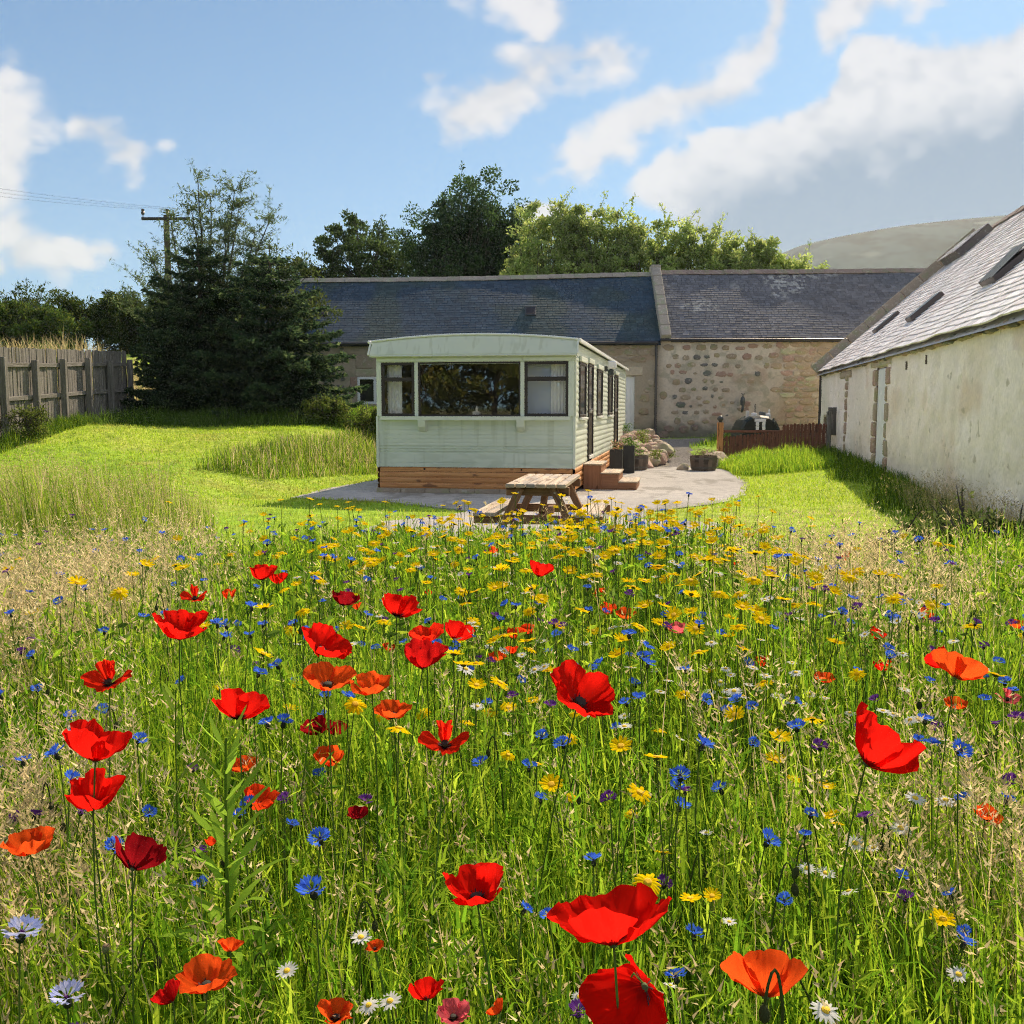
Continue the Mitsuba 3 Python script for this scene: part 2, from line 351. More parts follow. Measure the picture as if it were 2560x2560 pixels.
def wood(name, a, b, knot, rough=.7, spec=.3, grey=None):
    def fn(p, n, uv):
        w = fbm(uv.x * .8, uv.y * 6, 3.0, 2)
        g = fbm(uv.x * 2.2, uv.y * 55 + 3 * w, 1.0, 3)
        c = mix(C(*a), C(*b), smoothstep(.25, .75, g))
        c = mix(c, C(*knot), smoothstep(.68, .80, fbm(uv.x * 4.5, uv.y * 17, 6.0, 2)) * .8)
        if grey: c = mix(c, C(*grey), smoothstep(.40, .68, fbm(uv.x * 2.7 + 8, uv.y * 9, 4.0, 3)) * .8)
        return c * (.80 + .4 * cell_rand(uv.x * .0 + dr.floor(uv.y * .0), 3, 1) * 0 + .2 * fbm(uv.x * 30, uv.y * 200, 2.0, 2))
    P(name, fn, rough, spec, lambda p, n, uv: fbm(uv.x * 3, uv.y * 90, 1.0, 2), .003)
wood('skirt_wood', (.52, .22, .075), (.66, .33, .125), (.16, .065, .03), .55, .4)
wood('step_wood', (.27, .125, .065), (.36, .17, .09), (.12, .055, .03), .6, .35)
wood('bench_wood', (.42, .32, .215), (.58, .47, .35), (.17, .10, .06), .7, .3, (.30, .27, .24))
wood('leg_wood', (.21, .115, .060), (.30, .165, .085), (.09, .05, .03), .7, .3)
wood('fence_wood', (.12, .112, .102), (.27, .255, .235), (.10, .09, .075), .85, .2, (.17, .165, .15))
wood('picket_wood', (.155, .060, .040), (.23, .095, .060), (.07, .03, .022), .7, .3)
wood('barrel_wood', (.115, .085, .068), (.20, .155, .125), (.05, .04, .035), .8, .25)

def f_cladding(p, n, uv):   # painted aluminium, a little dirty low down
    a = fbm(p.x * 1.5, p.y * 1.5, p.z * 2, 3)
    c = mix(C(.58, .635, .54), (C(.615, .67, .585)), a)
    drip = smoothstep(.56, .74, fbm(p.x * 14, p.y * 14, p.z * .8, 3))
    c = mix(c, C(.36, .40, .29), drip * .35)
    return mix(c, C(.33, .39, .29), smoothstep(1.1, .45, p.z) * .35 * smoothstep(.35, .65, fbm(p.x * 4, p.y * 4, p.z * 9, 3)))
P('cladding', f_cladding, .42, .45)
scene['cream_paint'] = {'type': 'twosided', 'b': {'type': 'principled', 'base_color': mikit.proc(lambda p, n, uv: mix(C(.60, .65, .54), C(.66, .70, .60), fbm(p.x * 3, p.y * 3, p.z * 3, 3))), 'roughness': .45, 'specular': .4}}
scene['dark_frame'] = {'type': 'twosided', 'b': {'type': 'principled', 'base_color': rgb(.030, .022, .020), 'roughness': .4, 'specular': .45}}
scene['pane_glass'] = {'type': 'thindielectric', 'int_ior': 1.52}
scene['white_paint'] = {'type': 'twosided', 'b': {'type': 'principled', 'base_color': mikit.proc(lambda p, n, uv: mix(C(.70, .72, .74), C(.80, .81, .82), fbm(p.x * 4, p.y * 4, p.z * 1.5, 3))), 'roughness': .5, 'specular': .4}}
def f_bark(p, n, uv): return mix(C(.055, .045, .034), C(.13, .11, .085), fbm(p.x * 9, p.y * 9, p.z * 2.5, 3))
P('bark', f_bark, .9, .1)
def f_hill(p, n, uv):
    a = fbm(p.x * .006, p.y * .006, 1.0, 4); b = fbm(p.x * .022 + 3, p.y * .012, p.z * .02, 4)
    c = mix(C(.095, .10, .095), C(.14, .135, .125), a)
    c = mix(c, C(.085, .065, .060), smoothstep(.42, .66, b))
    return mix(c, C(.22, .21, .18), smoothstep(.62, .74, fbm(p.x * .016 + 9, p.y * .010, p.z * .03, 4)) * .7)
P('hill_mat', f_hill, .95, .05)
# ------------------------------------------------------------------ ground
PAD = [(-3.76, 17.06), (-3.5, 19.1), (-2.96, 21.05), (-2.2, 24), (-.6, 31.5), (1.0, 33.0), (2.6, 31.5), (3.28, 25.97), (4.58, 25.97), (5.35, 25.07), (5.25, 23.6), (4.94, 21.52), (4.75, 20.0), (4.38, 18.73),
       (4.05, 17.5), (3.63, 16.57), (3.2, 15.9), (2.73, 15.42), (2.07, 14.78), (1.75, 13.75), (2.72, 13.34), (2.53, 12.0), (2.3, 9.4), (-2.2, 9.6), (-1.85, 12.58), (-1.72, 13.46), (-.87, 14.13), (-.68, 14.86), (-2.0, 16.3)]
PADP = Polygon(PAD)
PADB = PADP.buffer(.03)
PATH = Polygon([(3.22, 26.0), (4.70, 26.0), (5.0, 28.0), (5.4, 30.5), (7.0, 33.0), (9.0, 34.2), (2.8, 34.2), (3.6, 32.0), (3.4, 29.0)])

def gz(x, y, pads=True):
    x, y = np.asarray(x, float), np.asarray(y, float)
    e = -3.85 + .16 * np.clip(y - 17, 0, 12) - .6 * sstep(17, 14, y)
    L = sstep(0, 2.6, e - x)
    prof = np.interp(y, [-60, 9, 13, 16, 18, 20, 22, 23.6, 24.6, 27, 30], [.15, .12, .10, .22, .36, .56, .80, .96, 1.0, 1.12, 1.2])
    prof = prof + .05 * (nz(x, y, .5, 4) - .5) * sstep(10, 14, y)
    mid = .15 * sstep(10.2, 7, y) + .30 * sstep(4.6, 8.2, x) * sstep(8, 16, y) + .5 * sstep(26, 33, y) * sstep(-1.5, .5, x) * (1 - .5 * sstep(4.6, 8.2, x))
    z = mid * (1 - L) + prof * L
    z = z + sstep(-9, -15, x) * (1.9 * sstep(28.5, 34, y) + 1.2 * sstep(34, 52, y))
    z = z + .9 * sstep(38, 44, y) * sstep(-12, -6, x)
    z = z + .22 * sstep(-7.2, -9.8, x) * sstep(14, 20, y) * sstep(27, 23, y)
    z = z + (nz(x, y, .9, 2) - .5) * .07 * np.where(shapely.contains_xy(PADP.buffer(.8), x, y), .3, 1)
    if pads:
        near = shapely.contains_xy(PADP.buffer(-.12), x, y) | shapely.contains_xy(PATH, x, y)
        z = np.where(near, z - .10, z)
    return z

def grid_axis(cuts):
    out = [cuts[0][0]]
    for a, b, st in cuts: out += list(np.linspace(a, b, max(1, round((b - a) / st)) + 1)[1:])
    return np.array(out)
gx = grid_axis([(-1800, -400, 350), (-400, -60, 60), (-60, -16, 4), (-16, 10, .25), (10, 40, 3), (40, 400, 60), (400, 1800, 350)])
gy = grid_axis([(-420, -300, 60), (-300, -40, 40), (-40, -2, 3), (-2, 36, .25), (36, 70, 2), (70, 400, 40), (400, 1760, 340)])
X, Y = np.meshgrid(gx, gy, indexing='ij')
Z = gz(X.ravel(), Y.ravel())
i, j = np.meshgrid(np.arange(len(gx) - 1), np.arange(len(gy) - 1), indexing='ij'); ny = len(gy)
q = np.stack([i * ny + j, (i + 1) * ny + j, (i + 1) * ny + j + 1, i * ny + j + 1], -1).reshape(-1, 4)
structure('ground', M().add(np.stack([X.ravel(), Y.ravel(), Z], 1), q), 'ground_mat', True, 'mown lawn and meadow soil around the caravan')

def sheet(poly, zfun, step=.6):
    """a horizontal slab of polygon shape, its top following zfun"""
    r = shapely.segmentize(poly, .35)
    v, f = trimesh.creation.triangulate_polygon(r, engine='earcut')
    e = trimesh.creation.extrude_polygon(r, .25, engine='earcut')
    v = np.array(e.vertices); top = v[:, 2] > .1
    v[:, 2] = np.where(top, zfun(v[:, 0], v[:, 1]), zfun(v[:, 0], v[:, 1]) - .25)
    return M().add(v, np.array(e.faces))
prg = np.random.default_rng(3)
edge = np.array(shapely.segmentize(PADP, .25).exterior.coords)[:-1]
edge = edge + (np.stack([nz(edge[:, 0] * 3, edge[:, 1] * 3, 1, 5), nz(edge[:, 0] * 3, edge[:, 1] * 3, 1, 6)], 1) - .5) * .22
structure('patio', sheet(Polygon(edge).buffer(0), lambda x, y: x * 0 + .015), 'concrete', label='pale concrete hardstanding under the caravan and picnic table')
gpx = np.linspace(2.7, 9.2, 40); gpy = np.linspace(25.6, 34.25, 50); GX, GY = np.meshgrid(gpx, gpy, indexing='ij')
ins = shapely.contains_xy(PATH.buffer(.15), GX, GY)
i, j = np.meshgrid(np.arange(39), np.arange(49), indexing='ij'); q = np.stack([i * 50 + j, (i + 1) * 50 + j, (i + 1) * 50 + j + 1, i * 50 + j + 1], -1).reshape(-1, 4)
q = q[ins.ravel()[q].all(1)]
structure('gravel_path', M().add(np.stack([GX.ravel(), GY.ravel(), np.maximum(gz(GX.ravel(), GY.ravel(), False) - .02, .004)], 1), q), 'gravel', True)
# hill far off to the right
hp = np.array([(-900, 40), (-300, 100), (100, 130), (330, 170), (367, 228), (405, 238), (430, 243), (490, 255), (560, 263), (640, 268), (746, 274), (1000, 276), (1400, 262), (1750, 250)], float)
hx = np.linspace(-900, 1750, 130); hy = np.linspace(0, 1, 26)
HX, HT = np.meshgrid(hx, hy, indexing='ij')
crest = np.interp(HX, hp[:, 0], hp[:, 1]); crest = np.where(True, crest, crest)
k = np.ones(5) / 5; cs = np.convolve(np.pad(crest[:, 0], 2, 'edge'), k, 'valid'); crest = np.repeat(cs[:, None], 26, 1)
HZ = crest * np.sin(HT * np.pi / 2) ** 1.25 * (1 + .03 * (nz(HX.ravel(), HT.ravel() * 600, .006, 8).reshape(HX.shape) - .5) * (1 - HT))
HY = 800 + 700 * HT + 40 * np.sin(HX * .006)
i, j = np.meshgrid(np.arange(129), np.arange(25), indexing='ij')
q = np.stack([i * 26 + j, (i + 1) * 26 + j, (i + 1) * 26 + j + 1, i * 26 + j + 1], -1).reshape(-1, 4)
structure('hill', M().add(np.stack([HX.ravel(), HY.ravel(), HZ.ravel() - 4], 1), q), 'hill_mat', True, 'distant rounded hill fading into haze')

# ------------------------------------------------------------------ slate roofs
def slates(eL, eR, rL, rR, expo, width, thick, seed, lap=1.25, jit=.25, sag=None, gap=.006):
    """slates on the plane eave-left, eave-right, ridge-left, ridge-right -> vertices (n, 8, 3), tones (n, 2)"""
    r = np.random.default_rng(seed)
    eL, eR, rL, rR = map(lambda a: np.asarray(a, float), (eL, eR, rL, rR))
    Ls, Lt = np.linalg.norm(eR - eL), np.linalg.norm(rL - eL)
    nrm = np.cross(eR - eL, rL - eL); nrm /= np.linalg.norm(nrm)
    rows = int(round(Lt / expo)); out, tone = [], []
    def at(s, t, h):
        p = eL + (eR - eL) * s[:, None] + ((rL - eL) * (1 - s[:, None]) + (rR - eR) * s[:, None]) * t[:, None]
        if sag is not None: p = p + nrm * sag(s, t)[:, None]
        return p + nrm * h[:, None]
    for k in range(rows):
        cuts = [-(.5 * (k % 2)) * width + r.uniform(-.1, .1) * width]
        while cuts[-1] < Ls: cuts.append(cuts[-1] + width * r.uniform(1 - jit, 1 + jit))
        cuts = np.clip(np.array(cuts), 0, Ls); s0, s1 = cuts[:-1], cuts[1:]; ok = s1 - s0 > .04; s0, s1 = s0[ok], s1[ok]; n = len(s0)
        d = r.normal(0, .035 * expo, n); t0 = np.full(n, k / rows) + d / Lt; tw = r.normal(0, .018 * expo, n) / Lt; t1 = np.minimum((k + lap) / rows, 1.0) + 0 * t0
        g = np.minimum(gap, (s1 - s0) * .1); a, b = (s0 + g) / Ls, (s1 - g) / Ls
        h0 = thick * r.uniform(.85, 1.35, n); lift = r.exponential(.12 * thick, n)
        v = np.stack([at(a, t0, lift), at(a, t0 + tw, h0 + lift + thick), at(a, t1, h0 * 0 - .002), at(a, t1, h0 * .35), at(b, t0, lift), at(b, t0 - tw, h0 + lift + thick), at(b, t1, h0 * 0 - .002), at(b, t1, h0 * .35)], 1)
        out.append(v); tone.append(np.stack([r.random(n), r.beta(3, 3, n)], 1))
    return np.vstack(out), np.vstack(tone)
def slate_mesh(v, tone):
    n = len(v); f = (BOXF[None] + 8 * np.arange(n)[:, None, None]).reshape(-1, 4)
    return M().add(v.reshape(-1, 3), f, np.repeat(tone, 8, 0))

def wall_x(m, x0, x1, z0, z1, y0, y1, holes=()):
    """an upright wall along x, from y0 (near face) to y1, with rectangular holes (x0, x1, z0, z1)"""
    g = shapely.box(x0, z0, x1, z1)
    for a, b, c, d in holes: g = g.difference(shapely.box(a, c, b, d))
    for h in getattr(g, 'geoms', [g]): prism(m, h, -y1, -y0, rotx(math.pi / 2))
    return m

# ------------------------------------------------------------------ cross building: two stone barns under one ridge line
WY, RY = 34.3, 2.55
def flat_stone(m, x, z, w, h, seed, tone, y=WY, proud=.035):
    """a rubble stone set in a wall face that looks towards -y"""
    r = np.random.default_rng(seed); n = 9; a = np.arange(n) * 2 * np.pi / n + r.uniform(-.2, .2, n)
    sq = 1 / np.maximum(abs(np.cos(a)), abs(np.sin(a))); rad = (.62 + .38 * sq) * r.uniform(.86, 1.1, n)
    o = np.stack([x + np.cos(a) * rad * w * .5, z + np.sin(a) * rad * h * .5], 1); o2 = np.array([x, z]) + (o - [x, z]) * r.uniform(.70, .86)
    pr = proud * r.uniform(.6, 1.4)
    v = np.vstack([np.stack([o[:, 0], o[:, 0] * 0 + y + .05, o[:, 1]], 1), np.stack([o[:, 0], o[:, 0] * 0 + y - pr * .55, o[:, 1]], 1), np.stack([o2[:, 0], r.normal(y - pr, .006, n), o2[:, 1]], 1), [[x, y - pr * 1.1, z]]])
    k = np.arange(n); k2 = (k + 1) % n
    f = np.vstack([np.stack([k, k2, n + k2], 1), np.stack([k, n + k2, n + k], 1), np.stack([n + k, n + k2, 2 * n + k2], 1), np.stack([n + k, 2 * n + k2, 2 * n + k], 1), np.stack([2 * n + k, 2 * n + k2, k * 0 + 3 * n], 1)])
    m.add(v, f, tone); return m

lb = thing('stone_barn', 'long stone barn under a blue slate roof, behind the caravan', 'barn')
WIN = (-5.24, -4.0, 1.66, 2.58); DOOR = (3.62, 4.17, .5, 2.60)
m = M(); wall_x(m, -8.75, 5.03, -.2, 3.72, WY, WY + .5, [WIN, DOOR])
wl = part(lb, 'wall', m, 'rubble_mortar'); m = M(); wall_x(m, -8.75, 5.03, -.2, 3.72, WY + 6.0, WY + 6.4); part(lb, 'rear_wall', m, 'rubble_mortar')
g_ = [(WY, -.2), (WY + 6.4, -.2), (WY + 6.4, 3.72), (WY + RY, 6.08), (WY, 3.72)]
part(wl, 'gable', prism(M(), g_, 0, .45, np.array([[0, 0, 1.0], [1, 0, 0], [0, 1, 0]]), (-9.2, 0, 0)), 'rubble_mortar')
m = M(); R0 = [(-9.2, WY - .16, 3.70), (5.0, WY - .16, 3.76), (-9.2, WY + RY, 6.10), (5.0, WY + RY, 6.34)]
m.add(np.array(R0) - [0, 0, .13], [[0, 1, 3, 2]]); m.add(np.array([R0[2], R0[3], (5.0, WY + 6.5, 3.72), (-9.2, WY + 6.5, 3.66)]) - [0, 0, .02], [[0, 1, 2, 3]])
rf = part(lb, 'roof', m, 'blue_slate')
sagL = lambda s, t: -.05 * np.sin(np.pi * s) * t + .02 * np.sin(9 * s + 4 * t)
v, tn = slates(*R0, .135, .22, .0055, 5, sag=sagL); stuff_part(rf, 'slate', slate_mesh(v, tn), 'blue_slate', label='courses of thin blue slate')
m = M()
for k in range(31):
    x0, x1 = -9.2 + k * .458, -9.2 + (k + 1) * .458 - .008; zz = 6.11 + .24 * (k / 31) - .05 * math.sin(math.pi * k / 31)
    mm = M(); prism(mm, [(-.17, -.10), (-.15, -.115), (0, .03), (.15, -.115), (.17, -.10), (0, .065)], 0, x1 - x0, np.array([[0, 0, 1.0], [1, 0, 0], [0, 1, 0]]), (x0, WY + RY, zz + prg.uniform(-.008, .008)), u=(.3, .30 + .2 * prg.random()))
    part(rf, 'ridge_tile', mm, 'stone')
for (x, t) in ((-6.55, .44), (.64, .44)):   # small cast roof lights
    b = np.array([x, WY - .16, 3.73]); up = np.array([0, RY + .16, 2.49]); up /= np.linalg.norm(up); nn = np.cross([1.0, 0, 0], up); Rm = np.stack([np.array([1.0, 0, 0]), up, nn], 1); o = b + up * 3.67 * t
    mm = M(); box(mm, (-.19, -.23, .0), (.19, .23, .075), .01, (.035, .04, .045), (0, 0), Rm, o); sk = part(rf, 'roof_light', mm, 'satin')
    mm = M(); box(mm, (-.14, -.19, .076), (.14, .17, .082), 0, None, (0, 0), Rm, o); part(sk, 'pane', mm, 'dark_frame')
    mm = M(); box(mm, (-.21, .23, .0), (.21, .29, .10), .01, (.15, .16, .17), (0, 0), Rm, o); part(sk, 'flashing', mm, 'satin')
# skew stones on the joint between the two roofs
m = M()
for k in range(7):
    a, b = k / 7, (k + 1) / 7 - .004
    p0 = np.array([5.16, WY - .20 + (RY + .2) * a, 3.86 + 2.62 * a]); p1 = np.array([5.16, WY - .20 + (RY + .2) * b, 3.86 + 2.62 * b])
    mm = M(); bar(mm, p0, p1, .33, .30, .02, None, (.3, .42 + .12 * prg.random())); part(lb, 'skew_stone', mm, 'stone')
mm = M(); box(mm, (4.98, WY + RY - .15, 6.3), (5.34, WY + RY + .3, 6.64), .03, None, (.3, .45)); part(lb, 'skew_stone', mm, 'stone')
# window, door, dressings
m = M(); fw = .085
for a, b, c, d in ((WIN[0], WIN[1], WIN[2], WIN[2] + fw), (WIN[0], WIN[1], WIN[3] - fw, WIN[3]), (WIN[0], WIN[0] + fw, WIN[2] + fw, WIN[3] - fw), (WIN[1] - fw, WIN[1], WIN[2] + fw, WIN[3] - fw), (-4.69, -4.60, WIN[2] + fw, WIN[3] - fw)):
    box(m, (a, WY - .015, c), (b, WY + .06, d), .008)
w_ = part(lb, 'window', m, 'white_paint')
mm = M(); box(mm, (WIN[0], WY + .02, WIN[2]), (WIN[1], WY + .026, WIN[3])); part(w_, 'pane', mm, 'pane_glass')
mm = M(); box(mm, (WIN[0] - .1, WY + .55, WIN[2] - .1), (WIN[1] + .1, WY + .6, WIN[3] + .1), 0, (.03, .03, .035)); part(w_, 'dark_room', mm, 'matte')  # dark sheet behind the glass stands for the unlit room
mm = M(); box(mm, (WIN[0] - .10, WY - .06, WIN[2] - .10), (WIN[1] + .1, WY + .2, WIN[2] - .005), .012, None, (.25, .55)); part(w_, 'sill', mm, 'stone')
m = M(); box(m, (DOOR[0], WY + .10, DOOR[2]), (DOOR[1], WY + .16, DOOR[3]), .006); dr_ = part(lb, 'door', m, 'white_paint')
for k in range(4):
    mm = M(); x0 = DOOR[0] + k * .1375; box(mm, (x0 + .004, WY + .082, DOOR[2] + .02), (x0 + .1335, WY + .099, DOOR[3] - .02), .006); part(dr_, 'board', mm, 'white_paint')
mm = M(); box(mm, (3.2, WY - .03, .3), (4.6, WY + .4, .5), .02, None, (.7, .5)); part(lb, 'doorstep', mm, 'stone')
for (x0, x1, z0, z1, tn) in ((3.55, 4.42, 2.62, 2.92, (.95, .62)), (-5.30, -3.8, 2.60, 2.84, (.95, .40)), (-4.6, -3.7, 3.33, 3.66, (.95, .50)), (-5.3, -4.7, 2.86, 3.3, (.25, .42)), (-5.48, -5.26, 2.05, 2.57, (.55, .35))):
    mm = M(); box(mm, (x0, WY - .025, z0), (x1, WY + .1, z1), .02, None, tn); part(wl, 'dressed_stone', mm, 'stone')
def stone_courses(parent, x0, x1, z0, z1, seed, skip, hmin=.16, hmax=.34, wmin=.25, wmax=.7, tones=None):
    r = np.random.default_rng(seed); z = z0
    while z < z1 - .08:
        h = min(r.uniform(hmin, hmax), z1 - z); x = x0 + r.uniform(-.2, 0)
        while x < x1:
            w = r.uniform(wmin, wmax); cx, cz = x + w / 2, z + h / 2
            if x > x0 - .01 and x + w < x1 + .05 and not any(a - .06 < cx + w / 2 and cx - w / 2 < b + .06 and c - .05 < cz + h / 2 and cz - h / 2 < d + .05 for a, b, c, d in skip):
                tn = tones(r, cx, cz)
                mm = M(); flat_stone(mm, cx, cz, w * .97, h * .95, int(r.integers(1e9)), tn); part(parent, 'stone', mm, 'stone')
            x += w
        z += h
stone_courses(wl, 2.3, 4.95, .5, 3.68, 31, [DOOR, (3.55, 4.42, 2.6, 2.94)], tones=lambda r, x, z: (float(r.choice([.1, .1, .25, .8 * .3, .95], p=[.4, .1, .3, .1, .1])), r.uniform(.22, .42) * (.55 if z < 1.0 else 1)))
r_ = np.random.default_rng(8)
for k in range(26):   # dark stones showing through the harl on the left
    x, z = r_.uniform(-8.4, -5.6), r_.uniform(1.9, 3.6)
    if k < 7: x, z = [(-6.2, 3.50), (-5.75, 3.52), (-6.45, 3.33), (-6.0, 3.05), (-6.0, 2.55), (-5.72, 2.50), (-5.75, 2.25)][k]
    mm = M(); flat_stone(mm, x, z, r_.uniform(.12, .26), r_.uniform(.08, .16), 400 + k, (.75, r_.uniform(.15, .4)), proud=.02); part(wl, 'stone', mm, 'stone')
m = M(); tube(m, [(4.86, WY - .09, .5), (4.86, WY - .09, 3.6)], .045, 8, (.05, .045, .05)); tube(m, [(4.86, WY - .09, 3.6), (4.80, WY - .14, 3.72)], .05, 8, (.05, .045, .05))
part(lb, 'downpipe', m, 'satin')
m = M(); tube(m, [(-9.1, WY - .21, 3.66), (4.9, WY - .21, 3.71)], .055, 8, (.03, .03, .035)); part(lb, 'gutter', m, 'satin')

rb = thing('stone_barn', 'rubble stone barn with mossy grey slate roof, right of the blue-roofed barn', 'barn')
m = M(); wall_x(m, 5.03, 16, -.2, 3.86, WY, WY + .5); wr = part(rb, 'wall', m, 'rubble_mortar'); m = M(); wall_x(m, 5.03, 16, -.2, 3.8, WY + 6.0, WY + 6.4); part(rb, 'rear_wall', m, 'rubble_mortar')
R1 = [(5.34, WY - .14, 3.86), (16.2, WY - .14, 3.88), (5.34, WY + RY, 6.38), (16.2, WY + RY, 6.47)]
m = M(); m.add(np.array(R1) - [0, 0, .13], [[0, 1, 3, 2]]); m.add(np.array([R1[2], R1[3], (16.2, WY + 6.5, 3.8), (5.34, WY + 6.5, 3.8)]) - [0, 0, .02], [[0, 1, 2, 3]])
rf2 = part(rb, 'roof', m, 'stone_slate')
v, tn = slates(*R1, .125, .19, .008, 6, jit=.4, sag=lambda s, t: .02 * np.sin(7 * s + 2 * t) + .012 * np.sin(23 * s - 5 * t)); stuff_part(rf2, 'slate', slate_mesh(v, tn), 'stone_slate', label='small rough stone slates with pale lichen')
for k in range(24):
    x0 = 5.36 + k * .452; mm = M(); prism(mm, [(-.17, -.10), (-.15, -.115), (0, .03), (.15, -.115), (.17, -.10), (0, .065)], 0, .444, np.array([[0, 0, 1.0], [1, 0, 0], [0, 1, 0]]), (x0, WY + RY, 6.395 + .09 * k / 24 + prg.uniform(-.012, .012)), u=(.7, .32 + .25 * prg.random())); part(rf2, 'ridge_tile', mm, 'stone')
# stones in mortar, measured off the wall: x, z, w, h, kind, light
def px_st(a, b, w, h, kind, li): return (5.0 + (a - 110) * .00327, 3.86 - (b - 195) * .00327, w * .00327, h * .00327, kind, li)
ST = [px_st(*s) for s in [(195, 285, 120, 70, .1, .34), (382, 288, 95, 52, .55, .45), (530, 285, 115, 62, .1, .42), (665, 283, 80, 62, .25, .38), (785, 290, 80, 50, .1, .45), (935, 296, 115, 36, .55, .5), (1068, 272, 110, 48, .55, .55), (1215, 272, 110, 55, .1, .55), (1368, 255, 130, 110, .55, .6),
    (268, 380, 70, 52, .25, .40), (378, 390, 75, 55, .25, .5), (490, 385, 76, 58, .75, .45), (594, 380, 60, 38, .75, .5), (695, 365, 60, 48, .1, .5), (842, 375, 115, 62, .25, .33), (1004, 378, 105, 66, .55, .38), (1130, 388, 80, 48, .25, .5), (1280, 368, 108, 60, .55, .55),
    (200, 473, 62, 44, .1, .4), (295, 470, 70, 50, .55, .6), (437, 462, 88, 52, .25, .6), (567, 464, 80, 34, .75, .5), (678, 464, 68, 38, .75, .55), (790, 470, 78, 60, .25, .4), (918, 478, 58, 46, .25, .35), (1210, 470, 62, 60, .1, .5),
    (240, 538, 46, 52, .55, .5), (346, 540, 88, 40, .55, .35), (478, 552, 44, 26, .25, .4), (602, 550, 84, 60, .75, .55), (745, 560, 120, 62, .55, .42), (835, 565, 60, 40, .55, .5), (1120, 556, 60, 54, .75, .5), (985, 560, 95, 40, .25, .7),
    (280, 640, 86, 58, .1, .4), (407, 628, 76, 64, .75, .45), (577, 625, 54, 42, .25, .5), (657, 638, 44, 48, .25, .42), (1052, 635, 80, 40, .1, .5), (748, 640, 40, 18, .75, .6),
    (345, 720, 84, 48, .25, .38), (463, 714, 54, 36, .25, .4), (582, 704, 54, 42, .75, .5), (688, 716, 56, 44, .25, .38), (792, 722, 84, 44, .25, .42),
    (267, 792, 46, 50, .75, .5), (382, 795, 108, 62, .25, .5), (520, 802, 62, 44, .25, .5), (658, 785, 28, 38, .75, .6), (745, 802, 50, 34, .25, .5), (595, 845, 74, 36, .1, .6),
    (332, 874, 98, 66, .75, .45), (437, 890, 32, 28, .75, .6), (535, 878, 50, 28, .25, .45), (688, 896, 42, 32, .55, .4), (1010, 865, 110, 55, .55, .45), (980, 920, 140, 40, .55, .45), (775, 876, 40, 28, .55, .6),
    (270, 952, 76, 36, .25, .42), (378, 956, 62, 40, .75, .55), (500, 953, 64, 40, .25, .36), (598, 944, 60, 44, .25, .45), (708, 972, 118, 36, .55, .55), (814, 984, 30, 18, .75, .6), (865, 850, 50, 28, .25, .6),
    (298, 1040, 70, 72, .25, .36), (440, 1055, 84, 46, .1, .45), (590, 1046, 80, 44, .1, .5), (150, 780, 80, 90, .1, .32), (210, 1120, 110, 70, .7, .3), (370, 1130, 110, 80, .7, .28), (160, 1180, 110, 80, .7, .25), (480, 1110, 70, 60, .7, .3)]]
for k, (x, z, w, h, kd, li) in enumerate(ST):
    mm = M(); flat_stone(mm, x, z, w, h, 900 + k, (kd, li), proud=.03); part(wr, 'stone', mm, 'stone')
stone_courses(wr, 8.75, 10.8, .7, 3.82, 77, [], .13, .27, .22, .6, tones=lambda r, x, z: (float(r.choice([.1, .55, .25, .95], p=[.55, .12, .13, .2])), r.uniform(.50, .78)))
m = M()
for s in (-1, 1): bar(m, (7.82 + s * .05, WY - .03, 2.02), (7.82 + s * .02, WY - .16, 1.98), .018, .018, 0, (.03, .03, .03))
tube(m, [(7.80, WY - .16, 1.99), (7.80, WY - .17, 1.5), (7.76, WY - .16, 1.38)], [.022, .05, .03], 7, (.04, .05, .05))
lathe(m, [(.0, 0), (.07, .01), (.085, .16), (.06, .27), (.0, .3)], (.05, .06, .065), sides=8, t=(7.79, WY - .17, 1.62)); part(rb, 'wall_lantern', m, 'satin')
m = M(); tube(m, [(4.98, WY - .20, 3.80), (16, WY - .20, 3.82)], .05, 8, (.035, .03, .035)); part(rb, 'gutter', m, 'satin')
r_ = np.random.default_rng(12); m = M()
for k in range(60): flat_stone(m, 5.35 + r_.random() * 6, 3.80 + r_.uniform(-.04, .05), r_.uniform(.1, .3), r_.uniform(.05, .12), 1500 + k, (float(r_.choice([.55, .75, .25])), r_.uniform(.2, .45)), proud=.03)
stuff_part(wr, 'wallhead_stones', m, 'stone')

# ------------------------------------------------------------------ long limewashed shed on the right
SA = math.radians(10.5); SR = np.array([[math.cos(SA), -math.sin(SA), 0], [-math.sin(SA), -math.cos(SA), 0], [0, 0, 1]]).T   # columns: across (right), along (towards the eye), up
SO = np.array([9.4, 30.5, 0])
sp = lambda w, s, z: SR @ np.array([w, s, z], float) + SO
sh = thing('shed', 'long limewashed stone shed with a pale stone slate roof, filling the right edge', 'shed')
g = shapely.box(-.4, -.2, 24, 2.52).difference(shapely.box(9.5, -.2, 10.6, 2.36))
mm = M(); XZ = np.array([[0, 0, 1.0], [1, 0, 0], [0, 1, 0]])   # polygon (s, z) extruded across w
prism(mm, g, 0, .5, SR @ XZ, SO); m = M(); prism(m, [(-.4, -.2), (24, -.2), (24, 2.5), (-.4, 2.5)], 8.3, 8.7, SR @ XZ, SO); part(sh, 'rear_wall', m, 'limewash')
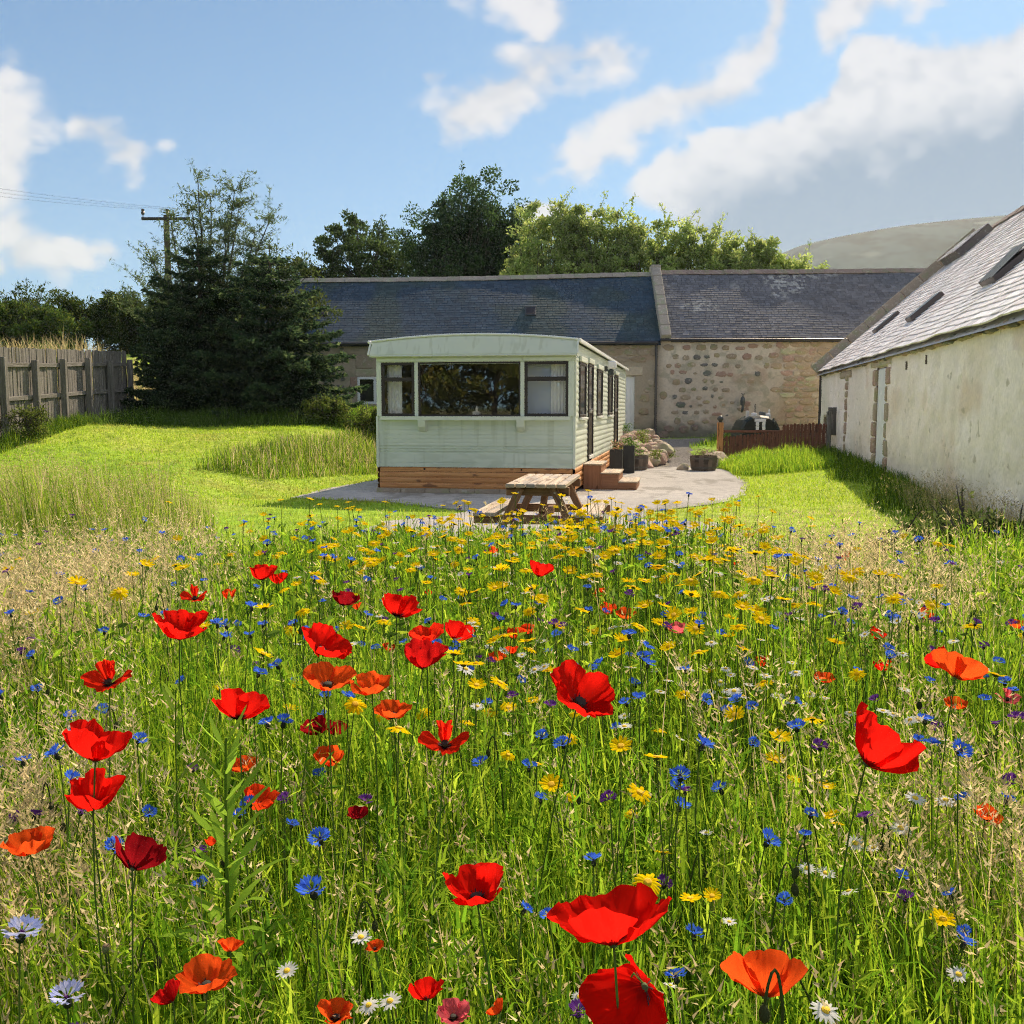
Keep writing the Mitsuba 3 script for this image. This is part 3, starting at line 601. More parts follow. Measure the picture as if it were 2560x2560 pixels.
# bulges and hollows of the old wall: a finer skin just proud of it
ss = np.arange(-.4, 24.01, .10); zz = np.arange(-.1, 2.521, .10); S_, Z_ = np.meshgrid(ss, zz, indexing='ij')
off = -.012 - .045 * (meshkit.fbm(np.stack([S_ * 1.6, Z_ * 2.0, S_ * 0], -1), 4, 40)) * 1.0 - .02 * meshkit.noise(np.stack([S_ * 5, Z_ * 6, S_ * 0], -1), 41)
V = np.stack([off, S_, Z_], -1).reshape(-1, 3); nzc = len(zz)
i, j = np.meshgrid(np.arange(len(ss) - 1), np.arange(nzc - 1), indexing='ij'); q = np.stack([i * nzc + j, (i + 1) * nzc + j, (i + 1) * nzc + j + 1, i * nzc + j + 1], -1).reshape(-1, 4)
cs_ = V[q].mean(1); q = q[~((cs_[:, 1] > 9.45) & (cs_[:, 1] < 10.65) & (cs_[:, 2] < 2.38))]
mm.add(V @ SR.T + SO, q)
sw = part(sh, 'wall', mm, 'limewash')
for s in (-.4, 24): mm = M(); prism(mm, [(0, -.2), (8.7, -.2), (8.7, 2.5), (4.35, 6.5), (0, 2.5)], s, s + .45, SR @ np.array([[1.0, 0, 0], [0, 0, 1.0], [0, 1, 0]]), SO); part(sw, 'gable', mm, 'limewash')
RW, RZ = 4.40, 6.62
eL, eR, rL, rR = sp(-.18, -.45, 2.62), sp(-.18, 24, 2.62), sp(RW, -.45, RZ), sp(RW, 24, RZ)
mm = M(); mm.add(np.array([eL, eR, rR, rL]) - [0, 0, .12], [[0, 1, 2, 3]]); mm.add(np.array([rL, rR, sp(8.9, 24, 2.5), sp(8.9, -.45, 2.5)]) - [0, 0, .03], [[0, 1, 2, 3]])
sr = part(sh, 'roof', mm, 'shed_slate')
v, tn = slates(eL, eR, rL, rR, .165, .30, .011, 7, jit=.4, sag=lambda s, t: .012 * np.sin(40 * s + 3 * t) * (1 - .5 * t) + .008 * np.sin(90 * s - 6 * t) - .02)
ctr = v.mean(1); vis = (ctr[:, 0] < .515 * ctr[:, 1]); dist = np.where(vis, np.linalg.norm(ctr - [0, 0, EYE], axis=1), 1e9)
order = np.argsort(dist)[:300]; rest = np.setdiff1d(np.arange(len(v)), order)
for k in order: part(sr, 'slate', slate_mesh(v[k:k + 1], tn[k:k + 1]), 'shed_slate')
stuff_part(sr, 'more_slates', slate_mesh(v[rest], tn[rest]), 'shed_slate', label='stone slates farther along the roof and beyond the frame')
# verge stones, ridge, wall head
for k in range(9):
    a, b = k / 9, (k + 1) / 9 - .004
    p0 = sp(-.25 + (RW + .1) * a, -.40, 2.66 + (RZ - 2.62) * a); p1 = sp(-.25 + (RW + .1) * b, -.40, 2.66 + (RZ - 2.62) * b)
    mm = M(); bar(mm, p0, p1, .10, .34, .015, None, (.25, .48 + .1 * prg.random()), roll=0 if False else math.pi / 2 * 0); part(sh, 'skew_stone', mm, 'stone')
for k in range(40):
    s0 = -.4 + k * .61; mm = M(); prism(mm, [(-.20, -.15), (-.18, -.17), (0, .0), (.18, -.17), (.20, -.15), (0, .05)], 0, .60, SR @ np.array([[1.0, 0, 0], [0, 0, 1.0], [0, 1, 0]]), sp(RW, s0, RZ + .04 + prg.uniform(-.015, .015)), u=(.7, .45 + .3 * prg.random())); part(sr, 'ridge_stone', mm, 'stone')
r_ = np.random.default_rng(13); mm = M()
for k in range(190):
    s = r_.uniform(-.3, 24); rock(mm, sp(-.07, s, 2.52 + r_.uniform(-.03, .04)), (.07, r_.uniform(.10, .28), r_.uniform(.02, .045)), 3000 + k, (float(r_.choice([.1, .75, .55, .25])), r_.uniform(.2, .5)), ICO1, R=SR)
stuff_part(sw, 'wallhead_stones', mm, 'stone')
# raised slated box near the gable end of the ridge, and three roof lights
ru = sp(RW, 0, RZ) - sp(-.18, 0, 2.62); ru /= np.linalg.norm(ru); ra = SR[:, 1]; rn = np.cross(ru, ra); rn = rn if rn[2] > 0 else -rn
def on_roof(w, s, h): return sp(w, s, 2.62 + (w + .18) * (RZ - 2.62) / (RW + .18)) + rn * h
RM = np.stack([ru, ra, rn], 1)
mm = M(); box(mm, (-.55, -.95, -.1), (.55, .85, .22), .02, None, (.72, .35), RM, on_roof(3.72, .85, 0)); hd = part(sh, 'ridge_vent', mm, 'stone')
a_ = lambda x, y: on_roof(3.72, .85, .225) + ru * x + ra * y
v, tn = slates(a_(-.60, -1.0), a_(-.60, .92), a_(.58, -1.0), a_(.58, .92), .27, .36, .018, 71)
for k in range(len(v)): part(hd, 'slate', slate_mesh(v[k:k + 1], tn[k:k + 1]), 'shed_slate')
for (w, s, hw, hs, op) in ((.95, 9.05, .40, .28, 0), (1.07, 3.9, .36, .28, 0), (1.10, 14.3, .38, .40, 1)):
    mm = M(); o = on_roof(w, s, 0)
    for (x0, x1, y0, y1) in ((-hw, hw, -hs, -hs + .06), (-hw, hw, hs - .06, hs), (-hw, -hw + .06, -hs + .06, hs - .06), (hw - .06, hw, -hs + .06, hs - .06)): box(mm, (x0, y0, -.02), (x1, y1, .09), .008, (.085, .065, .058), (0, 0), RM, o)
    rl = part(sh, 'roof_light', mm, 'satin')
    tilt = RM @ roty(-.10 * op)
    mm = M(); box(mm, (-hw + .02, -hs + .02, .092), (hw - .02, hs - .02, .098), 0, (.05, .06, .06), (0, 0), tilt, o + rn * .03 * op); part(rl, 'pane', mm, 'satin')
    if op:
        for k in range(5):
            mm = M(); y = -hs + .04 + k * (2 * hs - .08) / 4; box(mm, (-hw, y - .012, .098), (hw, y + .012, .115), .004, (.45, .45, .43), (0, 0), tilt, o + rn * .03); part(rl, 'glazing_bar', mm, 'satin')
# door, lintel, quoins
mm = M(); box(mm, (.005, 9.52, .2), (.05, 10.58, 2.34), .004, None, None, SR, SO); dd = part(sh, 'door', mm, 'white_paint', label='tall pale blue-white plank door')
for k in range(6):
    y0 = 9.53 + k * .172; mm = M(); box(mm, (-.022, y0 + .004, .22), (.004, y0 + .154, 2.32), .006, None, None, SR, SO); part(dd, 'board', mm, 'white_paint')
mm = M(); box(mm, (-.07, 8.75, 2.365), (.35, 11.1, 2.56), .035, None, (.95, .55), SR, SO); part(sh, 'lintel', mm, 'stone')
r_ = np.random.default_rng(14); z = .2
while z < 2.2:
    h = r_.uniform(.2, .4)
    if z + h > 2.34: h = 2.34 - z
    for s0, sg in ((9.5, -1), (10.6, 1)):
        w = r_.uniform(.12, .5); a, b = sorted((s0, s0 + sg * w)); mm = M(); box(mm, (-.075, a, z + .01), (.22, b, z + h - .01), .03, None, (float(r_.choice([.1, .25, .55])), r_.uniform(.35, .6)), SR, SO); part(sh, 'quoin', mm, 'stone')
    z += h
mm = M(); box(mm, (-.085, 4.0, 2.28), (.1, 5.9, 2.47), .04, None, (.25, .6), SR, SO); part(sh, 'lintel', mm, 'stone')
z = .35
while z < 2.2:
    h = r_.uniform(.18, .34); mm = M(); box(mm, (-.08, 5.0, z + .012), (.1, 5.0 + r_.uniform(.18, .4), z + h - .012), .035, None, (float(r_.choice([.1, .25, .55])), r_.uniform(.42, .62)), SR, SO); part(sh, 'quoin', mm, 'stone'); z += h
mm = M()
for (a, b, c, d) in ((2.0, 3.3, .92, .98), (2.0, 3.3, 1.28, 1.34), (2.0, 2.08, .98, 1.28), (3.22, 3.3, .98, 1.28)): box(mm, (-.22, a, c), (-.02, b, d), .01, None, (.25, .5), SR, SO)
hh = part(sh, 'wall_hatch', mm, 'stone'); mm = M(); box(mm, (-.06, 2.08, .98), (-.05, 3.22, 1.28), 0, (.05, .05, .055), (0, 0), SR, SO); part(hh, 'opening', mm, 'matte')
mm = M(); box(mm, (-.26, 3.32, .80), (-.04, 3.40, 1.55), .01, None, None, SR, SO); part(hh, 'side_board', mm, 'fence_wood')
mm = M(); tube(mm, [sp(-.06, -.32, .3), sp(-.06, -.32, 2.5)], .05, 8, (.055, .045, .045)); part(sh, 'downpipe', mm, 'satin')
for s, z in ((12.6, 2.3), (14.2, 2.33)):
    mm = M(); box(mm, (-.075, s - .012, z - .09), (-.03, s + .012, z + .06), .004, (.10, .08, .065), (0, 0), SR, SO); part(sh, 'iron_cramp', mm, 'satin')
# ------------------------------------------------------------------ static caravan
CR, CT = rotz(-math.radians(10)), np.array([-2.416, 18.116, 0.0])
CW, CL = 3.55, 13.8
def cb(m, x0, x1, y0, y1, z0, z1, bev=0.0, c=None, tone=None): return box(m, (x0, y0, z0), (x1, y1, z1), bev, c, tone, CR, CT)
def cput(parent, name, mat, *args, smooth=False, label=None, **k):
    m = M(); cb(m, *args, **k); return part(parent, name, m, mat, smooth, label)
cv = thing('static_caravan', 'pale green static caravan with a wide front window and timber skirt', 'caravan')
# front: lower panel with pressed grooves
def groove(z0, z1, lines, depth=.010, hw=.012):
    pts = [(0, z0)]
    for z, hw_, d in lines: pts += [(0, z - hw_ * 1.5), (d, z - hw_ * .5), (d, z + hw_ * .5), (0, z + hw_ * 1.5)]
    return pts + [(0, z1)]
ln = [(.50 + .055, .006, .006)] + [(z, .012, .022) for z in (.750, .798, .846)] + [(z, .006, .006) for z in (.91, .985, 1.06, 1.14, 1.22)]
m = M(); strip(m, [(-.0 + y, z) for y, z in groove(.48, 1.40, ln)], 0.0, CW, 0, CR, CT)
strip(m, [(0, 2.30), (0, 2.45)], 0, CW, 0, CR, CT)
fp = part(cv, 'front_panel', m, 'cladding')
def fr(x0, x1, z0, z1, y0, y1, mat='cream_paint', name='window_post', bev=.008): return cput(cv, name, mat, x0, x1, y0, y1, z0, z1, bev)
for x0, x1 in ((.0, .085), (.70, .765), (2.605, 2.675), (3.445, 3.55)): fr(x0, x1, 1.385, 2.335, -.035, .06)
fr(.0, CW, 2.336, 2.43, -.03, .05, name='window_head')
for a, b in ((.05, .70), (.72, 2.64), (2.66, 3.5)): fr(a, b, 2.35, 2.405, -.05, -.032, name='window_hood')
# bowed shelf under the window and its two brackets
xs = np.linspace(.06, 3.49, 15); yy = -.06 - .12 * np.sin(np.pi * (xs - .06) / 3.43) ** .8
pl = [(x, y) for x, y in zip(xs, yy)] + [(3.49, .03), (.06, .03)]
part(cv, 'window_shelf', prism(M(), pl, 1.318, 1.384, CR, CT), 'cream_paint')
for x in (.85, 2.62):
    mm = M(); prism(mm, [(-.004, 1.317), (-.15, 1.317), (-.13, 1.20), (-.05, 1.125), (-.004, 1.11)], -.065, .065, CR @ np.array([[0, 0, 1.0], [1, 0, 0], [0, 1, 0]]), CR @ [x, 0, 0] + CT); part(cv, 'shelf_bracket', mm, 'cream_paint')
def front_window(x0, x1, z0, z1, bars, fw=.05, y=0.0):
    m = M()
    for a, b, c, d in ((x0, x1, z0, z0 + fw), (x0, x1, z1 - fw, z1), (x0, x0 + fw, z0 + fw, z1 - fw), (x1 - fw, x1, z0 + fw, z1 - fw)): cb(m, a, b, y - .015, y + .04, c, d, .006)
    for zb in bars: cb(m, x0 + fw, x1 - fw, y - .014, y + .039, zb - .037, zb + .037, .006)
    w = part(cv, 'window', m, 'dark_frame')
    zs = [z0 + fw] + sum([[zb - .037, zb + .037] for zb in bars], []) + [z1 - fw]
    for c, d in zip(zs[::2], zs[1::2]): cput(w, 'pane', 'pane_glass', x0 + fw, x1 - fw, y + .012, y + .016, c, d)
    return w
wa = front_window(.085, .70, 1.385, 2.335, [2.035]); wb = front_window(.765, 2.605, 1.385, 2.335, [], .03); wc = front_window(2.675, 3.445, 1.385, 2.335, [2.035])
def curtain(parent, x0, x1, y, z0, z1, col, folds, amp=.03):
    xs = np.linspace(x0, x1, folds * 6 + 1); pr = [(x, y + amp * math.sin(2 * math.pi * folds * (x - x0) / (x1 - x0)) * (.8 + .3 * math.sin(9 * x))) for x in xs]
    m = M(); strip(m, pr, z0, z1, 2, CR, CT, col); part(parent, 'curtain', m, 'matte', True)
curtain(wa, .15, .42, .16, 1.38, 2.34, (.80, .79, .76), 5); curtain(wc, 3.12, 3.40, .16, 1.38, 2.34, (.82, .81, .79), 5)
m = M(); cb(m, 2.70, 3.15, .20, .215, 1.36, 2.34, 0, (.50, .54, .62)); part(wc, 'blind', m, 'matte')  # pale blue sheet behind the pane stands for the reflected sky
curtain(wa, .58, .67, .18, 1.38, 2.34, (.10, .075, .07), 2)
m = M(); cb(m, 1.70, 1.83, .20, .30, 1.36, 1.47, .01, (.62, .58, .50)); lathe(m, [(.0, 1.47), (.018, 1.47), (.022, 1.52), (.012, 1.56), (0, 1.57)], (.75, .72, .65), sides=8, R=CR, t=CT + CR @ [1.77, .25, 0]); part(wb, 'sill_ornament', m, 'matte')
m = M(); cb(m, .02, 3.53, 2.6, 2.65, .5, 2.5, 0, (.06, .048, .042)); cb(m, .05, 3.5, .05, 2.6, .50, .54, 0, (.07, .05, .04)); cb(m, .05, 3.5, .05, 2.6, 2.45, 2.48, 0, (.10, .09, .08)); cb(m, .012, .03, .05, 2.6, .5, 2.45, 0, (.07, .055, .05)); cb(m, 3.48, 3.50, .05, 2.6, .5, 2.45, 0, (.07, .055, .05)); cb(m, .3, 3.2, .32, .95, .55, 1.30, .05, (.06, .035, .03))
part(cv, 'lounge_interior', m, 'matte')
# fascia that leans out, roof, gutters
def arch(x): return 2.705 + .105 * (1 - ((x - CW / 2) / (CW / 2 + .06)) ** 2)
xs = np.linspace(-.06, CW + .06, 25); m = M(); n = len(xs); v = []
for x in xs: v += [(x, -.035, arch(x) - .01), (x, -.060, arch(x) - .05), (x, -.140, 2.475), (x, -.135, 2.425), (x, .02, 2.425)]
v = np.array(v); q = [[i * 5 + k, i * 5 + k + 1, (i + 1) * 5 + k + 1, (i + 1) * 5 + k] for i in range(n - 1) for k in range(4)]
v[:5, 0] -= np.array([0, .0, .03, .03, .03]); m.add(v @ CR.T + CT, q)
for e in (0, n - 1): m.add(v[e * 5:e * 5 + 5] @ CR.T + CT, [[0, 1, 2], [0, 2, 3], [0, 3, 4]])
fa = part(cv, 'fascia', m, 'cladding')
m = M(); tube(m, [CR @ [x, -.05, arch(x) + .002] + CT for x in xs], .022, 6, (.74, .76, .72)); part(fa, 'front_trim', m, 'satin', True)
m = M(); tube(m, [CR @ [x, -.142, 2.44] + CT for x in xs], .012, 5, (.60, .64, .55)); part(fa, 'drip_trim', m, 'satin', True)
for x in (-.085, CW + .065):
    m = M(); tube(m, [CR @ [x, -.05, 2.70] + CT, CR @ [x - .03 * (x < 0), -.142, 2.46] + CT], .018, 6, (.70, .73, .66)); part(fa, 'end_trim', m, 'satin')
m = M(); vv = []; xs2 = np.linspace(-.07, CW + .07, 17)
ys = np.linspace(-.04, CL + .04, 15)
for y in ys:
    for x in xs2: vv.append((x, y, arch(x) + .004 * math.sin(y * 3)))
nx = len(xs2); q = [[a * nx + b, a * nx + b + 1, (a + 1) * nx + b + 1, (a + 1) * nx + b] for a in range(len(ys) - 1) for b in range(nx - 1)]
m.add(np.array(vv) @ CR.T + CT, q, None, (.62, .66, .60)); rfc = part(cv, 'roof', m, 'satin', True)
for x in (-.085, CW + .085):
    m = M(); cb(m, x - .02, x + .02, -.04, CL + .04, 2.66, 2.725, .008, (.72, .74, .70)); part(rfc, 'gutter', m, 'satin')
m = M(); o = CT + CR @ [2.9, 6.4, 0]; lathe(m, [(.10, 2.6), (.10, 2.93), (.135, 2.94), (.135, 2.99), (.0, 3.01)], (.62, .64, .70), sides=14, t=o); part(rfc, 'flue', m, 'satin', 40 if False else False)
m = M(); lathe(m, [(0, 0), (.028, .005), (.036, .03), (.02, .055), (0, .06)], (.85, .85, .83), sides=10, t=CT + CR @ [-.11, -.06, 2.665]); bar(m, CT + CR @ [-.11, -.06, 2.68], CT + CR @ [-.03, -.02, 2.66], .02, .02, 0, (.8, .8, .78)); part(cv, 'marker_lamp', m, 'satin')
# sides: pressed horizontal ribs
def ribs(z0, z1, pitch=.109, d=.0095):
    pts = [(0, z0)]; z = z0
    while z + pitch <= z1 + 1e-6:
        for t, o in ((.12, .35), (.30, 1.0), (.55, .95), (.78, .45), (.92, .0), (1.0, .0)): pts.append((o * d, z + t * pitch))
        z += pitch
    if pts[-1][1] < z1 - .01: pts.append((0, z1))
    return pts
OPEN = [(.66, 1.78, 1.36, 2.36), (2.24, 3.20, .55, 2.40), (4.15, 5.40, 1.36, 2.36), (7.1, 8.4, 1.36, 2.36), (9.15, 10.4, .55, 2.40)]
m = M()
def side(y0, y1, z0, z1):
    pr = [(CW + x, z) for x, z in ribs(.48, 2.66) if z0 - 1e-6 <= z <= z1 + 1e-6]
    allp = [(CW + x, z) for x, z in ribs(.48, 2.66)]; X_ = np.array(allp)
    f = lambda zz: (float(np.interp(zz, X_[:, 1], X_[:, 0])), zz)
    pr = [f(z0)] + [p for p in pr if z0 + 1e-4 < p[1] < z1 - 1e-4] + [f(z1)]
    strip(m, pr, y0, y1, 1, CR, CT)
yc = 0.0
for a, b, c, d in OPEN:
    side(yc, a, .48, 2.66)
    if c > .6: side(a, b, .48, c)
    side(a, b, d, 2.66); yc = b
side(yc, CL, .48, 2.66); part(cv, 'side_panel', m, 'cladding', label='ribbed side wall caught by the sun')
m = M(); strip(m, [(0, z) if k == 0 else (0, z) for k, z in enumerate((.48, 2.66))], 0, CL, 1, CR, CT); part(cv, 'side_panel', m, 'cladding')
m = M(); strip(m, [(0, .48), (CW, .48)], 0, CL, 1, CR, CT) if False else cb(m, .0, CW, CL - .03, CL, .48, 2.70); part(cv, 'rear_panel', m, 'cladding')
for x in (.0, CW):
    cput(cv, 'corner_trim', 'cream_paint', x - .02, x + .025, -.03, .03, .47, 1.386, .006)
    cput(cv, 'corner_trim', 'cream_paint', x - .02, x + .022, CL - .03, CL + .02, .47, 2.64, .006)
cput(cv, 'corner_trim', 'cream_paint', CW + .002, CW + .03, .0, .07, 1.387, 2.42, .006)
for k, (a, b, c, d) in enumerate(OPEN):
    dr_ = c < .6; m = M(); fw = .055; X0, X1 = CW - .02, CW + .035
    for y0, y1, z0, z1 in ((a, b, c, c + fw), (a, b, d - fw, d), (a, a + fw, c + fw, d - fw), (b - fw, b, c + fw, d - fw)): cb(m, X0, X1, y0, y1, z0, z1, .006)
    if dr_: cb(m, X0, X1 - .004, a + fw, b - fw, 1.42, 1.52, .006)
    w = part(cv, 'door' if dr_ else 'window', m, 'dark_frame')
    cput(w, 'pane', 'pane_glass', CW + .010, CW + .014, a + fw, b - fw, 1.52 if dr_ else c + fw, d - fw)
    cput(w, 'dark_room', 'matte', CW - .35, CW - .33, a - .2, b + .2, 1.3, d + .05, c=(.05, .045, .045))  # dark sheet in place of the unlit room inside
    if dr_:
        cput(w, 'lower_panel', 'dark_frame', CW - .005, CW + .012, a + fw, b - fw, c + fw, 1.42)
        m = M(); cb(m, CW + .03, CW + .075, a + .10, a + .13, 1.44, 1.50, .004, (.7, .7, .7)); cb(m, CW + .06, CW + .078, a + .07, a + .22, 1.462, 1.482, .004, (.7, .7, .7)); part(w, 'handle', m, 'metal')
        m = M(); cb(m, CW + .03, CW + .05, a + .05, b - .05, c - .02, c + .045, .004, (.72, .73, .70)); part(w, 'threshold', m, 'satin')
    else:
        curtain(w, 0, .001, 0, 1, 1.01, (.5, .5, .5), 1) if False else None
        m = M(); cb(m, CW + .02, CW + .07, a - .02, b + .02, c - .045, c - .002, .006, (.70, .72, .68)); part(w, 'sill', m, 'satin')
        m = M(); zs = np.linspace(c + .05, d - .05, 3)
        ysx = np.linspace(a + .08, a + .40, 19); strip(m, [(CW - .09 + .025 * math.sin(y * 60), y) for y in ysx], c + .05, d - .05, 2, CR, CT, (.62, .60, .58)); part(w, 'curtain', m, 'matte', True)
    cput(cv, 'window_hood', 'cream_paint', CW + .015, CW + .055, a - .03, b + .03, d + .002, d + .095, .008)
m = M(); cb(m, CW + .03, CW + .10, 5.75, 5.87, 2.36, 2.48, .01, (.05, .05, .05)); fl = part(cv, 'floodlight', m, 'satin')
m = M(); cb(m, CW + .10, CW + .30, 5.70, 5.92, 2.42, 2.60, .03, (.82, .83, .82)); part(fl, 'lamp_head', m, 'satin'); m = M(); cb(m, CW + .12, CW + .24, 5.73, 5.89, 2.26, 2.415, .03, (.04, .05, .05)); part(fl, 'sensor', m, 'satin')
# skirt of rounded boards, plinth blocks
def logboard(p0, p1, out, z0, h, t=.03):
    """rounded board between p0 and p1 (caravan coordinates), bulging towards out"""
    a = np.linspace(-1, 1, 9); p0, p1, out = map(lambda q: np.asarray(q, float), (p0, p1, out))
    pr = [(t * (1 - .75 * abs(k) ** 4), z0 + h * (k + 1) / 2) for k in a]
    v = np.array([p0 + out * o + [0, 0, z] for o, z in pr] + [p1 + out * o + [0, 0, z] for o, z in pr])
    n = len(pr); q = [[k, k + 1, n + k + 1, n + k] for k in range(n - 1)]
    L = np.linalg.norm(p1 - p0); r0 = prg.random() * 30
    u = np.array([[r0, r0 * .31 + z] for _, z in pr] + [[r0 + L, r0 * .31 + z] for _, z in pr])
    return M().add(v @ CR.T + CT, q, u)
sk = part(cv, 'skirt', cb(M(), .06, CW - .06, .06, CL - .06, .08, .48), 'dark_frame')
cput(cv, 'skirt_rail', 'skirt_wood', .03, CW - .03, .012, .05, .395, .478, .004)
for k in range(3): part(sk, 'board', logboard((.03, .012, 0), (CW - .02, .012, 0), (0, -1, 0), .10 + k * .098, .096, .016), 'skirt_wood', True)
for k in range(4): part(sk, 'board', logboard((CW - .012, .02, 0), (CW - .012, CL - .05, 0), (1, 0, 0), .085 + k * .098, .096), 'skirt_wood', True)
for k in range(4): part(sk, 'board', logboard((.012, .02, 0), (.012, CL - .05, 0), (-1, 0, 0), .085 + k * .098, .096), 'skirt_wood', True)
for x in (.86, 2.62):
    m = M(); lathe(m, [(.018, 0), (.018, .004), (0, .005)], (.015, .012, .01), sides=10, R=CR @ rotx(math.pi / 2), t=CT + CR @ [x, .010, .445]); part(cv, 'vent_hole', m, 'matte')
for k in range(8):
    m = M(); x0 = -.03 + k * .452; cb(m, x0, x0 + .445, -.02, .10, .012, .098, .006, None, (.25, .45 + .1 * prg.random())); part(cv, 'plinth_block', m, 'stone')

# ------------------------------------------------------------------ steps at the two doors
def steps(y0, y1, n, label, x0=.03, first=0):
    k = thing('door_steps', label, 'steps', None)
    for i in range(n):
        zt = .16 * (n - i) + .012; a, b = CW + x0 + .33 * i, CW + x0 + .33 * (i + 1)
        cput(k, 'tread', 'bench_wood', a - .01, b + .02, y0 - .02, y1 + .02, zt - .028, zt, .005)
        for yy0, yy1 in ((y0, y0 + .03), (y1 - .03, y1)): cput(k, 'side_board', 'step_wood', a, b - .002, yy0, yy1, .016, zt - .029, .003)
        cput(k, 'riser', 'step_wood', b - .03, b - .001, y0 + .031, y1 - .031, max(.016, zt - .19), zt - .029, .003)
    return k
steps(1.30, 2.50, 3, 'three brown wooden steps up to the nearer side door')
steps(8.3, 9.6, 2, 'two low wooden steps at the far side door behind the black planter', .03)
# black planters, barrels
def plantlet(key, at_, r, h, n, cols, seed, name='foliage', leaf=.05):
    q = np.random.default_rng(seed); m = M()
    base = np.asarray(at_) + np.stack([q.normal(0, r * .45, n), q.normal(0, r * .45, n), q.random(n) ** .8 * h], 1)
    leaves(m, base, leaf, q, np.asarray(cols), up=.4); part(key, name, m, 'leaf')
def leaves(m, p, size, r, cols, up=0.0, aspect=.5, jitter=.35, droop=None):
    """small folded leaves at the points p; cols (k, 3) picked at random and varied"""
    n = len(p); d = r.normal(size=(n, 3)); d[:, 2] += up
    d /= np.linalg.norm(d, axis=1, keepdims=True)
    s = r.normal(size=(n, 3)); s -= (s * d).sum(1, keepdims=True) * d; s /= np.linalg.norm(s, axis=1, keepdims=True); nn = np.cross(d, s)
    L = np.asarray(size) * r.uniform(1 - jitter, 1 + jitter, n); L = L[:, None]; W = L * aspect * .5
    v = np.stack([p, p + d * L * .5 + s * W + nn * W * .3, p + d * L - nn * L * .06, p + d * L * .5 - s * W + nn * W * .3], 1)
    f = np.array([[0, 1, 2], [0, 2, 3]])[None] + 4 * np.arange(n)[:, None, None]
    c = np.atleast_2d(cols)[r.integers(0, len(np.atleast_2d(cols)), n)] * r.uniform(.7, 1.3, (n, 1)) * np.array([1, 1, 1])
    m.add(v.reshape(-1, 3), f.reshape(-1, 3), None, np.repeat(c, 4, 0)); return m
GREENS = np.array([(.07, .14, .025), (.10, .18, .03), (.05, .10, .02), (.12, .17, .04)])
def planter(x, y, w, h, label, cols, seed):
    k = thing('planter', label, 'planter'); z0 = .016
    R_ = rotz(-.17); o = np.array([x, y, 0])
    for (a, b, c, d) in ((-w, w, -w, -w + .02), (-w, w, w - .02, w), (-w, -w + .02, -w + .021, w - .021), (w - .02, w, -w + .021, w - .021)):
        m = M(); v0 = np.array([[a, c, z0], [b, d, h]]); box(m, v0[0], v0[1], .004, (.018, .020, .022), (0, 0), R_, o); part(k, 'side', m, 'satin')
    m = M(); box(m, (-w + .021, -w + .021, h - .08), (w - .021, w - .021, h - .05), 0, (.04, .03, .02), (0, 0), R_, o); part(k, 'soil', m, 'matte')
    plantlet(k, (x, y, h - .05), w * 1.1, .22, 160, cols, seed)
planter(2.36, 22.75, .145, .60, 'tall square black planter with pinkish plants, beside the caravan', [(.30, .16, .12), (.22, .20, .08), (.10, .15, .04), (.40, .22, .18)], 5)
planter(2.74, 23.55, .13, .66, 'second black planter, half hidden behind the pinkish one', GREENS * 1.3, 6)
def barrel(x, y, r, h, label, cols, seed, n=260, hp=.22):
    k = thing('barrel_planter', label, 'planter'); z0 = float(gz(x, y, False)) + .01; z0 = max(z0, .016)
    N = 18
    for i in range(N):
        a0, a1 = 2 * math.pi * i / N, 2 * math.pi * (i + .97) / N; m = M(); pr = [(.88, 0), (.95, .3), (1.0, .65), (1.0, 1.0)]; v = []
        for q_, z in pr:
            for a in (a0, a1): v += [(x + r * q_ * math.cos(a), y + r * q_ * math.sin(a), z0 + z * h), (x + (r * q_ - .025) * math.cos(a), y + (r * q_ - .025) * math.sin(a), z0 + z * h)]
        f = []
        for j in range(3): b = 4 * j; f += [[b, b + 2, b + 6, b + 4], [b + 1, b + 5, b + 7, b + 3], [b, b + 4, b + 5, b + 1], [b + 2, b + 3, b + 7, b + 6]]
        f.append([12, 14, 15, 13]); u = np.array([[i * 1.3 + q_[2], i * .77 + .03 * (jj % 2)] for jj, q_ in enumerate(v)]); m.add(v, f, u); part(k, 'stave', m, 'barrel_wood')
    for zz in (.2, .82):
        m = M(); rr = r * np.interp(zz, [0, .3, .65, 1], [.88, .95, 1, 1]) + .004; lathe(m, [(rr, z0 + zz * h - .018), (rr + .003, z0 + zz * h), (rr, z0 + zz * h + .018)], (.10, .09, .085), sides=24, t=(x, y, 0)); part(k, 'hoop', m, 'satin', True)
    m = M(); lathe(m, [(0, z0 + h * .88), (r * .97, z0 + h * .86)], (.045, .034, .025), sides=18, t=(x, y, 0)); part(k, 'soil', m, 'matte')
    plantlet(k, (x, y, z0 + h * .88), r * .95, hp, n, cols, seed)
barrel(3.02, 24.75, .34, .36, 'dark half-barrel planter with bright green leaves, beside the caravan steps', GREENS * 1.5, 7, 320, .38)
barrel(4.68, 24.55, .33, .36, 'weathered half-barrel planter at the end of the gravel path', [(.22, .20, .10), (.28, .24, .15), (.14, .16, .06), (.35, .30, .24)], 8, 240, .20)

